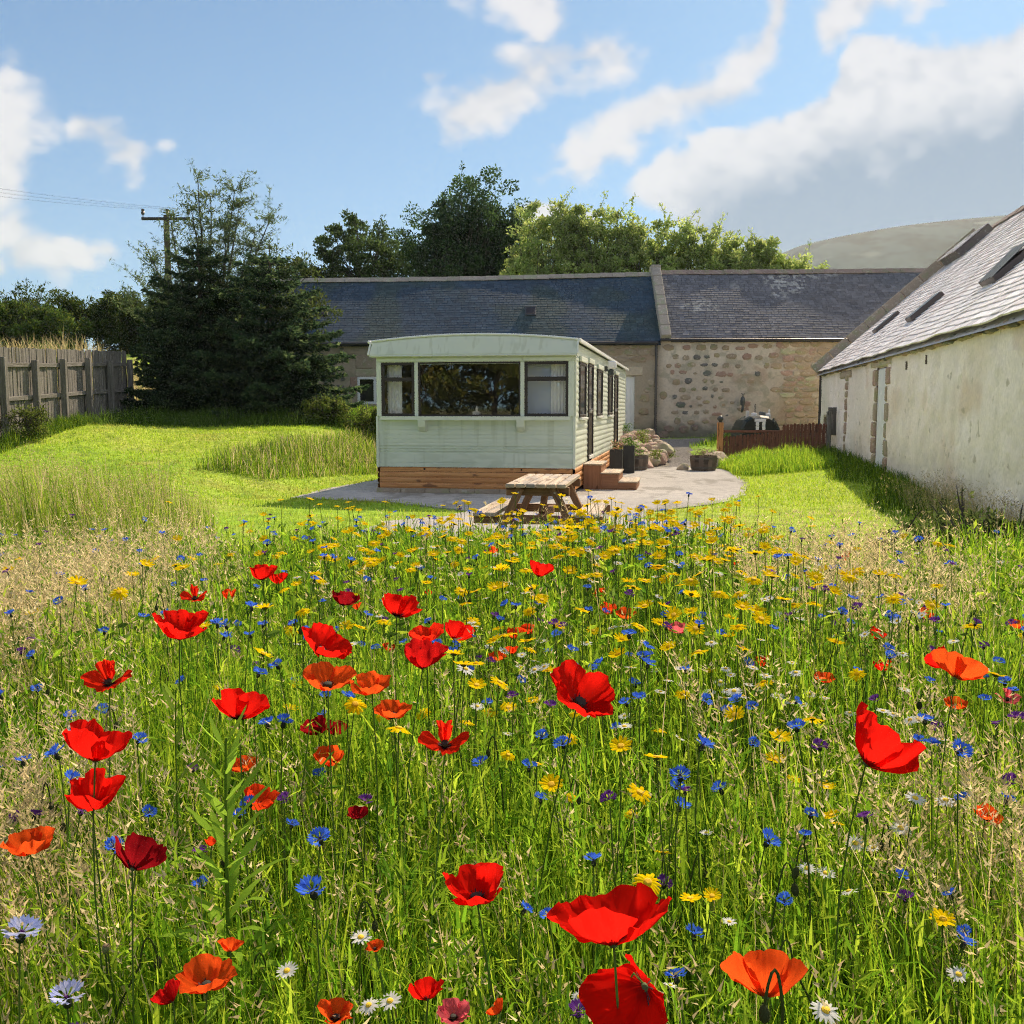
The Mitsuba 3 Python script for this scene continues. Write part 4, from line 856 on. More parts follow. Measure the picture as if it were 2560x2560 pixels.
# ------------------------------------------------------------------ rockery stones
r_ = np.random.default_rng(21)
heap = []
for t in range(400):
    if len(heap) >= 62: break
    y = r_.uniform(25.0, 31.8); xl = 2.95 + (y - 25) * .02 + .12; xr = 3.45 + .75 * sstep(25, 27.5, y) + .05 * (y - 27) - .25 * sstep(30, 32, y)
    x = r_.uniform(xl, xr); s = r_.uniform(.10, .27)
    if all((x - a) ** 2 + (y - b) ** 2 > (.72 * (s + c)) ** 2 for a, b, c in heap): heap.append((x, y, s))
for k, (x, y, s) in enumerate(heap):
    kk = thing('rockery_stone', 'rough brown stone in the rockery heap beside the gravel path', 'stone', 'stones of the rockery heap')
    mound = .28 * sstep(25.0, 29.5, y) * sstep(0, .55, min(x - 2.75, 4.55 - x) + .15)
    put(kk, rock(M(), (x, y, max(float(gz(x, y, False)), 0) + mound + s * .28), (s * 1.25, s, s * .8), 100 + k, (float(r_.choice([.1, .25, .25, .55])), r_.uniform(.45, .85))), 'stone')
m = M(); mx, my = np.meshgrid(np.linspace(2.6, 4.6, 21), np.linspace(25.0, 32.2, 41), indexing='ij'); mz = np.maximum(gz(mx.ravel(), my.ravel(), False), 0).reshape(mx.shape) - .06 + .30 * sstep(25.2, 29.5, my) * sstep(0, .5, np.minimum(mx - 2.68, 4.45 - mx))
i, j = np.meshgrid(np.arange(20), np.arange(40), indexing='ij'); q = np.stack([i * 41 + j, (i + 1) * 41 + j, (i + 1) * 41 + j + 1, i * 41 + j + 1], -1).reshape(-1, 4)
m.add(np.stack([mx, my, mz], -1).reshape(-1, 3), q, None, (.07, .055, .04)); structure('rockery_soil', m, 'matte', True)
LBL = ['broad flat grey stone beside the weathered barrel planter', 'pale stone at the foot of the lit picket post', 'rounded stone left of the weathered barrel']
for k, (x, y, s) in enumerate([(4.95, 25.6, .30), (5.35, 26.6, .32), (4.22, 24.75, .16)]):
    kk = thing('boulder', LBL[k], 'stone'); put(kk, rock(M(), (x, y, max(float(gz(x, y, False)), 0) + s * .4), (s * 1.3, s, s * .85), 180 + k, (.25, .7)), 'stone')
for k in range(16):
    x = 5.5 + k * .17 + r_.uniform(-.05, .05); y = 26.1 + r_.uniform(-.2, .3); s = r_.uniform(.10, .2)
    kk = thing('border_stone', 'rough pink-grey stone of the low border in front of the picket fence', 'stone', 'stones bordering the picket fence'); put(kk, rock(M(), (x, y, float(gz(x, y, False)) + s * .4), (s * 1.2, s, s * .8), 220 + k, (float(r_.choice([.25, .55])), r_.uniform(.5, .8))), 'stone')

# ------------------------------------------------------------------ picnic table
TR = rotz(-math.radians(9)); TO = np.array([.245, 10.3, 0])
tb = thing('picnic_table', 'weathered slatted wooden picnic table with attached benches, at the edge of the meadow', 'picnic table')
def tbx(name, mat, a, b, bev=.006, parent=None):
    m = M(); box(m, a, b, bev, None, None, TR, TO); return part(parent or tb, name, m, mat)
for k in range(6): x0 = -.318 + k * .106; tbx('top_plank', 'bench_wood', (x0 + .005, -.02 + prg.uniform(-.006, .006), .712), (x0 + .098, 1.62, .752))
for s, nm in ((-1, 'left'), (1, 'right')):
    for k in range(2): x0 = s * .535 - .125 + k * .128; tbx('seat_plank', 'bench_wood', (x0, -.03 + prg.uniform(-.008, .008), .412), (x0 + .118, 1.64, .452))
for y in (.16, 1.44):
    tbx('top_beam', 'leg_wood', (-.33, y - .035, .62), (.33, y + .035, .711)); tbx('seat_beam', 'leg_wood', (-.68, y - .034, .32), (.68, y + .036, .411))
    for s in (-1, 1):
        m = M(); p0 = TR @ np.array([s * .50, y - .075, .016]) + TO; p1 = TR @ np.array([s * .17, y - .075, .705]) + TO
        bar(m, p0, p1, .105, .075, .006, None, None) ; part(tb, 'leg', m, 'leg_wood')
        m = M(); lathe(m, [(0, 0), (.014, 0), (.014, .01), (0, .014)], (.5, .5, .5), sides=8, R=TR @ rotx(math.pi / 2), t=TR @ np.array([s * .19, y - .116, .66]) + TO); part(tb, 'bolt', m, 'metal')
tbx('stretcher', 'leg_wood', (-.04, .2, .32), (.04, 1.42, .40)); m = M(); bar(m, TR @ np.array([0, .5, .40]) + TO, TR @ np.array([0, .95, .705]) + TO, .07, .05, .005); part(tb, 'brace', m, 'leg_wood')
k = thing('timber_offcut', 'dark square timber lying on the slab just left of the picnic table', 'timber'); m = M(); box(m, (-.24, -.14, 0), (.17, .12, .16), .02, None, None, rotz(.25), np.array([-.38, 9.95, .02])); put(k, m, 'barrel_wood')

# ------------------------------------------------------------------ picket fence, oil tank
pf = thing('picket_fence', 'low red-brown picket fence in front of the oil tank', 'fence')
FA, FB = np.array([5.68, 27.4]), np.array([8.45, 26.9]); n = 30
for k in range(n):
    t = (k + .7) / n; p = FA + (FB - FA) * t; z0 = float(gz(p[0], p[1], False)); hgt = (.66 if k < 17 else .84) + prg.uniform(-.015, .015); m = M(); g_ = [(-.043, 0), (.043, 0), (.043, hgt - .05), (0.02, hgt), (-.02, hgt), (-.043, hgt - .05)]
    prism(m, g_, -.011, .011, rotz(math.atan2(*(FB - FA)[::-1])) @ rotx(math.pi / 2), (p[0], p[1], z0 - .02), u=None); vv = m.v[0]; m.u[0] = np.stack([vv[:, 2] + k * 3.7, vv[:, 0] + k * 1.9], 1); part(pf, 'picket', m, 'picket_wood')
for zz in (.25, .68):
    m = M(); bar(m, (*(FA + [0, .03]), zz + .22), (*(FB + [0, .03]), zz + .22), .04, .07, .004); part(pf, 'rail', m, 'picket_wood')
for p, hh, w in ((FA + [-.02, 0], 1.12, .075), (FB, 1.42, .055)):
    z0 = float(gz(p[0], p[1], False)); m = M(); box(m, (p[0] - w, p[1] - w, z0 - .05), (p[0] + w, p[1] + w, hh + .02), .008); pp = part(pf, 'post', m, 'skirt_wood' if hh < 1.3 else 'fence_wood', label='orange-brown end post catching the sun' if hh < 1.3 else None)
k = thing('solar_lamp', 'small round black solar lamp on top of the picket fence post', 'lamp'); m = M(); lathe(m, [(0, 0), (.05, 0), (.05, .02), (.03, .025)], (.02, .02, .02), sides=14, t=(5.66, 27.4, 1.142)); put(k + '__base', m, 'satin')
m = M(); lathe(m, [(.03, .025), (.075, .06), (.088, .10), (.07, .15), (.03, .175), (0, .18)], (.06, .065, .07), sides=16, t=(5.66, 27.4, 1.142)); put(k + '__globe', m, 'satin', True)
ot = thing('oil_tank', 'dark green plastic oil tank with a white mark, behind the picket fence', 'tank')
m = M(); TX, TY, TZ = 7.05, 29.2, .35
prof = np.array([(-.62, 0), (-.62, .35), (-.58, .62), (-.46, .84), (-.26, .95), (0, .985), (.26, .95), (.46, .84), (.58, .62), (.62, .35), (.62, 0)])
v = []; ysec = [(-.60, .86), (-.52, .97), (-.3, 1.0), (.3, 1.0), (.52, .97), (.60, .86)]
for yy_, s in ysec: v += [(TX + x * s, TY + yy_, TZ + z * (s * .5 + .5)) for x, z in prof]
n = len(prof); q = [[a * n + b, a * n + b + 1, (a + 1) * n + b + 1, (a + 1) * n + b] for a in range(5) for b in range(n - 1)]
m.add(v, q, None, (.010, .020, .017))
m.add(np.array(v[:n]), [[0, b, b + 1] for b in range(1, n - 1)], None, (.010, .020, .017)); m.add(np.array(v[-n:]), [[0, b, b + 1] for b in range(1, n - 1)], None, (.010, .020, .017)); part(ot, 'body', m, 'satin', 35 if False else False)
for x0 in (-.34, .38):
    m = M(); tube(m, [(TX + x0, TY - .60 + .05 * t, TZ + .05 + .84 * t) for t in np.linspace(0, 1, 5)], .025, 6, (.022, .042, .034)); part(ot, 'rib', m, 'satin')
m = M()
for (a, b, c, d) in ((-.17, .15, .79, .88), (-.135, -.045, .675, .785), (.045, .135, .675, .785), (-.135, -.045, .56, .668), (.045, .135, .56, .668)):
    box(m, (TX + a, TY - .615, TZ + c), (TX + b, TY - .545, TZ + d), .004, (.85, .86, .88))
part(ot, 'white_mark', m, 'matte')
for x0, y0, r0, h0, col in ((-.30, -.25, .05, .13, (.55, .56, .55)), (-.12, -.3, .09, .07, (.75, .76, .76)), (.14, -.2, .10, .10, (.10, .11, .11)), (.28, -.32, .07, .06, (.75, .76, .76)), (.36, -.1, .03, .16, (.7, .7, .68)), (0, .1, .015, .33, (.05, .05, .05))):
    m = M(); lathe(m, [(r0, .88), (r0, .95 + h0), (r0 * .8, .97 + h0), (0, .975 + h0)], col, sides=12, t=(TX + x0, TY + y0, TZ)); part(ot, 'fitting', m, 'satin')

# ------------------------------------------------------------------ tall paling fence on the left
bf = thing('paling_fence', 'tall weathered grey paling fence at the left edge', 'fence')
F0, F1 = np.array([-10.25, 17.0]), np.array([-10.65, 28.0]); FLn = np.linalg.norm(F1 - F0); fa_ = math.atan2(*(F1 - F0)[::-1]); FRm = rotz(fa_); fo = lambda s: np.array([*(F0 + (F1 - F0) * s / FLn), 0])
s = 0.0; k = 0
while s < FLn:
    w = prg.uniform(.105, .135); p = fo(s + w / 2); z0 = float(gz(p[0], p[1])); m = M()
    box(m, (-w / 2 + .008, -.011, z0 + .02), (w / 2 - .008, .011, 2.60 + .48 * (s / FLn) + prg.uniform(-.015, .015)), .003, None, None, FRm @ rotx(prg.normal(0, .004)), p); part(bf, 'pale', m, 'fence_wood'); s += w; k += 1
for k in range(8):
    p = fo(.4 + k * 1.5); z0 = float(gz(p[0], p[1])); zt = 2.60 + .48 * (.4 + k * 1.5) / FLn; m = M(); box(m, (-.065, -.20, z0 - .2), (.065, -.075, zt - .26 + .03 * (k % 3)), .008, None, None, FRm, p); part(bf, 'post', m, 'fence_wood')
    if k < 7:
        for zz in (zt - 1.05, zt - .36):
            m = M(); box(m, (.0, -.073, zz - .045), (1.495, -.014, zz + .045), .006, None, None, FRm @ roty(-.044 + prg.normal(0, .004)), p * [1, 1, 0] + [0, 0, 0]) if False else bar(m, p + FRm @ [0, -.044, zz], fo(.4 + k * 1.5 + 1.495) + FRm @ [0, -.044, zz + .065 + prg.normal(0, .01)], .05, .09, .006); part(bf, 'rail', m, 'fence_wood')
# ------------------------------------------------------------------ trees
def limb(m, p0, p1, r0, r1, r, c=(.10, .085, .065), n=6, wob=.05, sides=6):
    p0, p1 = np.asarray(p0, float), np.asarray(p1, float); t = np.linspace(0, 1, n)[:, None]; L = np.linalg.norm(p1 - p0)
    pts = p0 + (p1 - p0) * t + np.cumsum(r.normal(0, wob * L / n, (n, 3)), 0) * np.sin(np.pi * t); pts[:, 2] += .10 * L * np.sin(np.pi * t[:, 0]) * .5
    tube(m, pts, np.linspace(r0, r1, n), sides, c); return pts

def clump_leaves(m, ctr, rad, n, size, r, cols, aspect=.5, up=.3, shell=.55):
    d = r.normal(size=(n, 3)); d /= np.linalg.norm(d, axis=1, keepdims=True); q = r.random(n) ** (1 / 3 * (1 - shell) + .0) if shell < 1 else 1
    p = ctr + d * (q[:, None]) * rad
    leaves(m, p, size, r, cols, up, aspect)

def broadleaf(name, label, cat, base, height, crown, nclump, nleaf, leaf, cols, seed, group=None, open_=.0, trunk_r=.16, low=.25, aspect=.55, sprigs=0, sprig_len=.7, clump=.17):
    """crown: list of (dx, dy, dz, rx, ry, rz) ellipsoids over the base that the clumps fill"""
    r = np.random.default_rng(seed); k = thing(name, label, cat, group); base = np.asarray(base, float)
    tm = M(); top = base + np.array([0, 0, height * .62]); tr = limb(tm, base - [0, 0, .2], top, trunk_r, trunk_r * .35, r, n=8, wob=.04, sides=8)
    E_ = np.array(crown, float); vol = E_[:, 3] * E_[:, 4] * E_[:, 5]; pick = r.choice(len(E_), nclump, p=vol / vol.sum())
    d = r.normal(size=(nclump, 3)); d /= np.linalg.norm(d, axis=1, keepdims=True); q = (1 - open_) * r.random(nclump) ** .42 + open_ * r.random(nclump) ** .25
    C_ = base + E_[pick, :3] + d * q[:, None] * E_[pick, 3:6]; C_ = C_[C_[:, 2] > base[2] + low * height * .5]
    R_ = r.uniform(.55, 1.35, len(C_)) * clump * E_[:, 3:6].mean()
    lm = M(); per = max(8, int(nleaf / len(C_)))
    for c, rad in zip(C_, R_):
        if r.random() < .6:
            j = min(len(tr) - 1, 2 + int(r.integers(0, 6))); limb(tm, tr[j], c, trunk_r * .22, .012, r, n=5, wob=.06, sides=4)
        tint = r.uniform(.78, 1.25); clump_leaves(lm, c, rad * np.array([1.1, 1.1, .8]), int(per * r.uniform(.6, 1.4)), leaf, r, np.asarray(cols) * tint, aspect)
    for _ in range(sprigs):
        c = C_[r.integers(len(C_))]; d = np.array([r.normal() * .5, r.normal() * .5, 1.0]) if r.random() < .75 else np.array([r.normal(), r.normal(), .35]); d /= np.linalg.norm(d); L = sprig_len * r.uniform(.5, 1.3); e = c + d * L + d * clump * E_[:, 3:6].mean() * .7
        limb(tm, c, e, .012, .004, r, n=4, wob=.03, sides=3); tt = r.random(int(26 * L / .7)); p = c + (e - c) * tt[:, None] + r.normal(0, .05, (len(tt), 3)); leaves(lm, p, leaf * .9, r, np.asarray(cols), .7, aspect)
    part(k, 'trunk', tm, 'bark'); part(k, 'crown', lm, 'leaf'); return k

DARK = np.array([(.045, .085, .030), (.060, .110, .034), (.036, .070, .026), (.078, .13, .040)])
OLIVE = np.array([(.075, .105, .030), (.095, .12, .035), (.058, .085, .026)])
FRESH = np.array([(.155, .215, .040), (.19, .245, .050), (.12, .18, .033), (.21, .235, .065)])
GORSE = np.array([(.040, .075, .016), (.060, .105, .020), (.085, .130, .024), (.105, .125, .022)])

zb = lambda x, y: float(gz(x, y))
broadleaf('sycamore_tree', 'tall dark dense broadleaf tree rising above the barn roof behind the caravan', 'tree', (-2.3, 52, zb(-2.3, 52)), 12.5,
          [(.2, 0, 6.6, 3.7, 3.0, 4.2), (.9, 0, 9.6, 2.3, 2.0, 3.0), (-1.6, 0, 8.2, 2.2, 1.8, 2.6), (2.4, 0, 7.4, 1.7, 1.6, 2.8), (-.3, 0, 3.5, 4.0, 3.0, 2.6)], 640, 92000, .165, DARK, 31, trunk_r=.32, sprigs=60, clump=.19)
broadleaf('rowan_tree', 'airy rounded dark tree with sky showing through, left of the tall dense tree', 'tree', (-6.9, 47, zb(-6.9, 47)), 9.0,
          [(-.2, 0, 5.9, 2.1, 1.9, 2.5), (-1.5, 0, 4.7, 1.4, 1.4, 2.0), (.9, 0, 5.1, 1.3, 1.5, 2.4)], 230, 20000, .15, (DARK + OLIVE[:1]) * .55, 32, trunk_r=.14, open_=.35, sprigs=50, sprig_len=.5, clump=.15)
broadleaf('field_maple', 'low dark bushy tree peeping over the left end of the barn ridge', 'tree', (-10.0, 46, zb(-10, 46)), 6.6, [(0, 0, 5.2, 2.0, 1.6, 1.5), (1.6, 0, 5.0, 1.4, 1.2, 1.2), (-1.8, 0, 4.6, 1.6, 1.2, 1.4)], 110, 12000, .15, OLIVE * .8, 33, trunk_r=.12, sprigs=16, sprig_len=.4)
ASH = ['sunlit yellow-green tree right against the tall dark tree', 'sunlit yellow-green bushy tree, second to the right of the tall dark tree', 'sunlit yellow-green bushy tree in the middle of the row over the barn ridge', 'sunlit yellow-green bushy tree above the joint of the two barn roofs', 'sunlit yellow-green bush low over the mossy roof, next to last of the row', 'last and lowest sunlit bush of the row, in front of the hill']
for k, (x, h, w) in enumerate(((1.7, 10.0, 2.0), (3.9, 9.7, 2.1), (6.3, 9.2, 2.1), (8.6, 8.8, 2.0), (10.6, 8.3, 1.8), (12.3, 7.4, 1.4))):
    z0 = zb(x, 46); broadleaf('ash_tree', ASH[k], 'tree', (x, 46, z0), h, [(0, 0, h * .60, w * 1.12, 1.5, h * .33), (-.9, 0, h * .78, w * .6, 1.1, h * .15), (.9, 0, h * .74, w * .6, 1.1, h * .17)], 190, 21000, .18, np.array([(.37, .48, .13), (.44, .52, .16), (.30, .40, .11), (.47, .52, .20)]), 40 + k, 'sunlit bushy trees behind the barn ridge', trunk_r=.12, sprigs=46, sprig_len=.8, clump=.17, aspect=.42)
# trees and hedge behind the photographer, mirrored in the caravan's front window
HB = ['tall sunlit hedge tree behind the meadow, mirrored at the left of the caravan window', 'broad sunlit hedge tree behind the meadow, mirrored in the middle of the caravan window', 'sunlit hedge tree behind the meadow, mirrored at the right of the caravan window', 'outer hedge tree behind the meadow on the left', 'outer hedge tree behind the meadow on the right']
for k, (x, y, h) in enumerate(((-16.5, -13, 7.4), (-12.5, -14, 8.0), (-8.5, -13, 7.0), (-21.0, -13, 7.0), (-4.0, -14, 6.6))):
    broadleaf('hedge_tree', HB[k], 'tree', (x, y, .15), h, [(0, 0, h * .45, 3.0, 1.8, h * .46), (1, 0, h * .68, 1.6, 1.5, h * .26)], 90, 9000, .26, np.array([(.24, .26, .07), (.18, .22, .05), (.10, .14, .035), (.32, .30, .08)]), 60 + k, 'hedge trees mirrored in the window', trunk_r=.18, clump=.24)

# airy willow behind the spruces
def willow(base, label, seed):
    r = np.random.default_rng(seed); k = thing('willow_tree', label, 'tree'); base = np.asarray(base, float); tm, lm = M(), M(); cols = np.array([(.13, .19, .075), (.16, .22, .09), (.19, .24, .12), (.10, .15, .06)])
    tips = [(-.15, 0, 7.1), (.15, .2, 6.6), (-1.0, 0, 6.0), (-1.7, 0, 5.0), (-2.1, .2, 4.2), (1.05, 0, 6.3), (1.5, 0, 5.5), (1.95, 0, 5.9), (1.7, .3, 4.6), (.7, -.2, 5.6), (-.6, .3, 5.3), (-1.4, -.3, 4.4), (-2.3, 0, 3.4), (2.1, .1, 4.9), (.4, .3, 4.6), (1.2, -.3, 4.2), (-.3, -.2, 6.1), (.9, .1, 6.75)]
    for tx, ty, tz in tips:
        p = limb(tm, base + [0, 0, .3], base + [tx, ty, tz], .07, .012, r, n=12, wob=.05, sides=5)
        for _ in range(42):
            j = r.integers(4, 12); d = np.array([r.normal(), r.normal(), r.uniform(.2, 1.3)]); d /= np.linalg.norm(d); L = r.uniform(.3, .95); q = p[j]; e = q + d * L
            tw = limb(tm, q, e, .008, .003, r, n=4, wob=.06, sides=3); n = int(L * 46); t = r.random(n); pp = q + (e - q) * t[:, None] + r.normal(0, .05, (n, 3)); leaves(lm, pp, .125, r, cols, .35, .26)
    part(k, 'trunk', tm, 'bark'); part(k, 'crown', lm, 'leaf')
willow((-9.15, 30.6, zb(-9.15, 30.6)), 'tall airy willow with fine pale leaves, rising behind the dark spruces', 71)

# spruces: whorled boughs with short dense shoots
def spruce(base, h, w, label, seed, cols, dens=1.0, leader=.9, lean=0.0):
    r = np.random.default_rng(seed); k = thing('spruce_tree', label, 'tree'); base = np.asarray(base, float); tm, lm = M(), M()
    tube(tm, [base + [0, 0, -.2], base + [lean * .5, 0, h * .5], base + [lean, 0, h - .1], base + [lean, 0, h]], [.11, .07, .014, .006], 7, (.07, .055, .045))
    cols = np.asarray(cols); P_, D_, S_ = [], [], []
    z = .12
    while z < h - leader * .4:
        t = z / h; L = w * (1 - t) ** .8 * (1.0 + .0 * t) + .10; nb = int(r.integers(6, 10)); a0 = r.random() * 6.28
        for b in range(nb):
            a = a0 + b * 2 * math.pi / nb + r.normal(0, .18); l = L * r.uniform(.60, 1.15); drop = (-.30 * (1 - t) + .55 * t ** 2.2) * l; n = max(3, int(l / .10)); s = np.linspace(0, 1, n + 1)
            pts = base + np.stack([lean * t + np.cos(a) * l * s, np.sin(a) * l * s, z + drop * s + .20 * l * s ** 3 * (1 - t)], 1)
            tube(tm, pts, np.linspace(.018, .004, n + 1), 3, (.055, .045, .035), cap=False)
            side = np.array([-np.sin(a), np.cos(a), 0]); fw_ = np.array([np.cos(a), np.sin(a), .05])
            for q, ss in zip(pts[1:], s[1:]):
                wl_ = (.42 * l * (1 - ss) ** .8 + .10) * (.75 + .25 * r.random())
                for sg in (-1, 1):
                    d = fw_ * .75 + side * sg * r.uniform(.6, 1.0) + [0, 0, r.normal(-.10, .14)]; d /= np.linalg.norm(d); m_ = max(2, int(wl_ / .085))
                    for u in np.linspace(.25, 1, m_): P_.append(q + d * wl_ * u * .8); D_.append(d + r.normal(0, .35, 3)); S_.append(r.uniform(.75, 1.25))
                P_.append(q); D_.append(fw_ + r.normal(0, .2, 3)); S_.append(1.1)
        z += r.uniform(.16, .25) * (1 + .7 * t)
    for _ in range(int(14 * leader)): u = r.random(); P_.append(base + [lean, 0, h - leader * u]); D_.append([r.normal() * .6, r.normal() * .6, .6]); S_.append(.7)
    P_, D_, S_ = np.array(P_), np.array(D_), np.array(S_); D_ /= np.linalg.norm(D_, axis=1, keepdims=True); n = len(P_)
    for j in range(int(3 * dens)):   # needles of each shoot as four narrow blades about its axis
        s = r.normal(size=(n, 3)); s -= (s * D_).sum(1, keepdims=True) * D_; s /= np.linalg.norm(s, axis=1, keepdims=True); L = (.15 * S_ * r.uniform(.8, 1.2, n))[:, None]
        tip = P_ + D_ * L + s * L * .30; v = np.stack([P_ - s * .028, P_ + D_ * L * .55 + s * L * .34, tip], 1); v2 = np.stack([P_, P_ + D_ * L * .8 + s * L * .02, P_ + D_ * L * .35 + s * L * .42], 1)
        c = cols[r.integers(0, len(cols), n)] * r.uniform(.7, 1.3, (n, 1))
        for vv in (v, v2): lm.add(vv.reshape(-1, 3), np.arange(3 * n).reshape(-1, 3), None, np.repeat(c, 3, 0))
    part(k, 'trunk', tm, 'bark'); part(k, 'boughs', lm, 'leaf'); return k
SPR = np.array([(.030, .060, .028), (.040, .075, .033), (.050, .088, .037), (.095, .135, .055)])
spruce((-6.75, 28.6, zb(-6.75, 28.6)), 4.95, 2.8, 'bluish-green spruce with a bare leader, the right one of the two beside the caravan', 81, SPR * 1.25, leader=1.25)
spruce((-8.95, 29.3, zb(-8.95, 29.3)), 5.0, 3.1, 'very dark broad spruce, the left one of the two, next to the tall fence', 82, SPR, leader=.7)
spruce((-10.1, 29.8, zb(-10.1, 29.8)), 3.2, 1.5, 'low dark young spruce at the end of the tall fence', 83, SPR, leader=.5)

broadleaf('elder_bush', 'loose dark green bush filling the gap between the two spruces', 'bush', (-7.7, 30.2, zb(-7.7, 30.2)), 4.6, [(0, 0, 2.6, 1.9, 1.2, 2.2), (1.4, 0, 3.2, 1.2, 1.0, 1.3), (-1.6, 0, 3.0, 1.3, 1.0, 1.4)], 110, 9000, .13, OLIVE * 1.1, 88, trunk_r=.07, low=.02, aspect=.35, sprigs=60, sprig_len=.6, clump=.2)
# gorse hedge on the rise to the left, scrub
GL = ['dark gorse bush at the left edge of the hedge', 'gorse bush with sunlight put into its lighter leaf colour, second of the hedge', 'tall dark gorse bush behind the lighter one', 'dark gorse bush in the middle of the hedge', 'gorse bush of the hedge nearest the spruces', 'gorse bush half behind the spruces', 'thin spindly bush standing above the hedge at the left']
for k, (x, y, h, w) in enumerate(((-24.0, 46, 3.0, 2.6), (-21.0, 44.5, 2.6, 2.0), (-19.0, 47, 3.2, 2.4), (-16.6, 46, 3.0, 2.2), (-14.3, 45.5, 3.0, 2.0), (-12.2, 45.0, 2.9, 1.9), (-22.6, 47.5, 3.9, 1.0))):
    broadleaf('gorse_bush', GL[k], 'bush', (x, y, zb(x, y) - .2), h, [(0, 0, h * .42, w * 1.25, 1.4, h * .5), (-1.2, -.3, h * .58, w * .6, 1.1, h * .34), (1.2, -.4, h * .5, w * .7, 1.0, h * .36)], 150, 16000 if k < 6 else 2200, .19, GORSE * (1.25 if k == 1 else .85), 90 + k, 'gorse hedge on the rise', trunk_r=.06, low=.02, aspect=.3, sprigs=70, sprig_len=.35, clump=.19)  # second bush has sunlight put into its leaf colour, the others are darkened
SL = ['pale green leafy bush below the barn window, beside the caravan', 'smaller leafy bush at the foot of the right spruce', 'grey-green weedy shrub at the right edge of the meadow', 'dark leafy shrub against the frame at the right of the meadow', 'bright leafy bush at the very left edge under the fence']
for k, (x, y, h, w, cl, n) in enumerate(((-3.75, 26.9, .95, .85, FRESH, 5200), (-4.9, 26.6, .75, .7, FRESH * .8, 3200), (3.55, 7.9, .62, .62, OLIVE * 1.2, 3800), (4.15, 7.6, .66, .5, OLIVE * .75, 3200), (-9.9, 20.6, .8, .5, FRESH * .8, 2200))):
    broadleaf('shrub', SL[k], 'shrub', (x, y, zb(x, y)), h, [(0, 0, h * .45, w, w * .7, h * .5), (w * .4, 0, h * .5, w * .6, w * .5, h * .4)], 70, n, .075 if k < 2 else .05, cl, 110 + k, None, trunk_r=.02, low=.0, aspect=.5, sprigs=30, sprig_len=.22, clump=.24)
# small plants on the rockery
for k, (x, y, z, r_0, h, cl, n, lab) in enumerate(((3.22, 30.4, .72, .38, .34, DARK * 1.6, 900, 'dark green cushion shrub at the top of the rockery'), (3.75, 29.0, .55, .2, .34, FRESH, 320, 'yellow-flowered plant among the rockery stones'), (3.75, 26.2, .2, .16, .22, FRESH, 220, 'small bright green plant low in the rockery'), (4.42, 28.0, .16, .15, .25, FRESH, 200, 'tuft of green at the path edge of the rockery'), (2.95, 26.2, .2, .2, .3, FRESH, 240, 'pale green plant by the dark barrel at the rockery foot'))):
    kk = thing('rockery_plant', lab, 'plant'); q = np.random.default_rng(130 + k); m = M(); base = np.array([x, y, z]) + np.stack([q.normal(0, r_0 * .5, n), q.normal(0, r_0 * .5, n), q.random(n) * h], 1); leaves(m, base, .055, q, cl, .5); put(kk, m, 'leaf')

# ------------------------------------------------------------------ utility pole and its wires
up_ = thing('utility_pole', 'wooden utility pole with a crossarm, behind the willow', 'pole'); PX, PY = -14.1, 42.0
m = M(); tube(m, [(PX, PY, 3.0), (PX, PY, 9.35)], [.15, .11], 10, (.10, .085, .07)); part(up_, 'pole', m, 'bark')
m = M(); box(m, (PX - .98, PY - .13, 9.14), (PX + .98, PY - .03, 9.25), .01, (.045, .04, .038)); ca = part(up_, 'crossarm', m, 'matte')
for x in (-.92, .08, .92):
    m = M(); lathe(m, [(.02, 0), (.02, .10), (.07, .12), (.075, .20), (.05, .24), (.07, .26), (.06, .33), (0, .34)], (.06, .045, .04), sides=8, t=(PX + x, PY - .08, 9.25)); part(ca, 'insulator', m, 'satin')
for k, x in enumerate((-.92, .08, .92)):
    w = thing('power_line', ('outer left', 'middle', 'outer right')[k] + ' overhead wire running from the utility pole to the upper left', 'wire'); a = np.array([PX + x, PY - .08, 9.58]); b = np.array([-34 + x, 22, 11.6 + .1 * k]); t = np.linspace(0, 1, 24)[:, None]; p = a + (b - a) * t; p[:, 2] -= 1.1 * (4 * t * (1 - t))[:, 0]; m = M(); tube(m, p, .0045, 4, (.12, .12, .13)); put(w, m, 'matte')
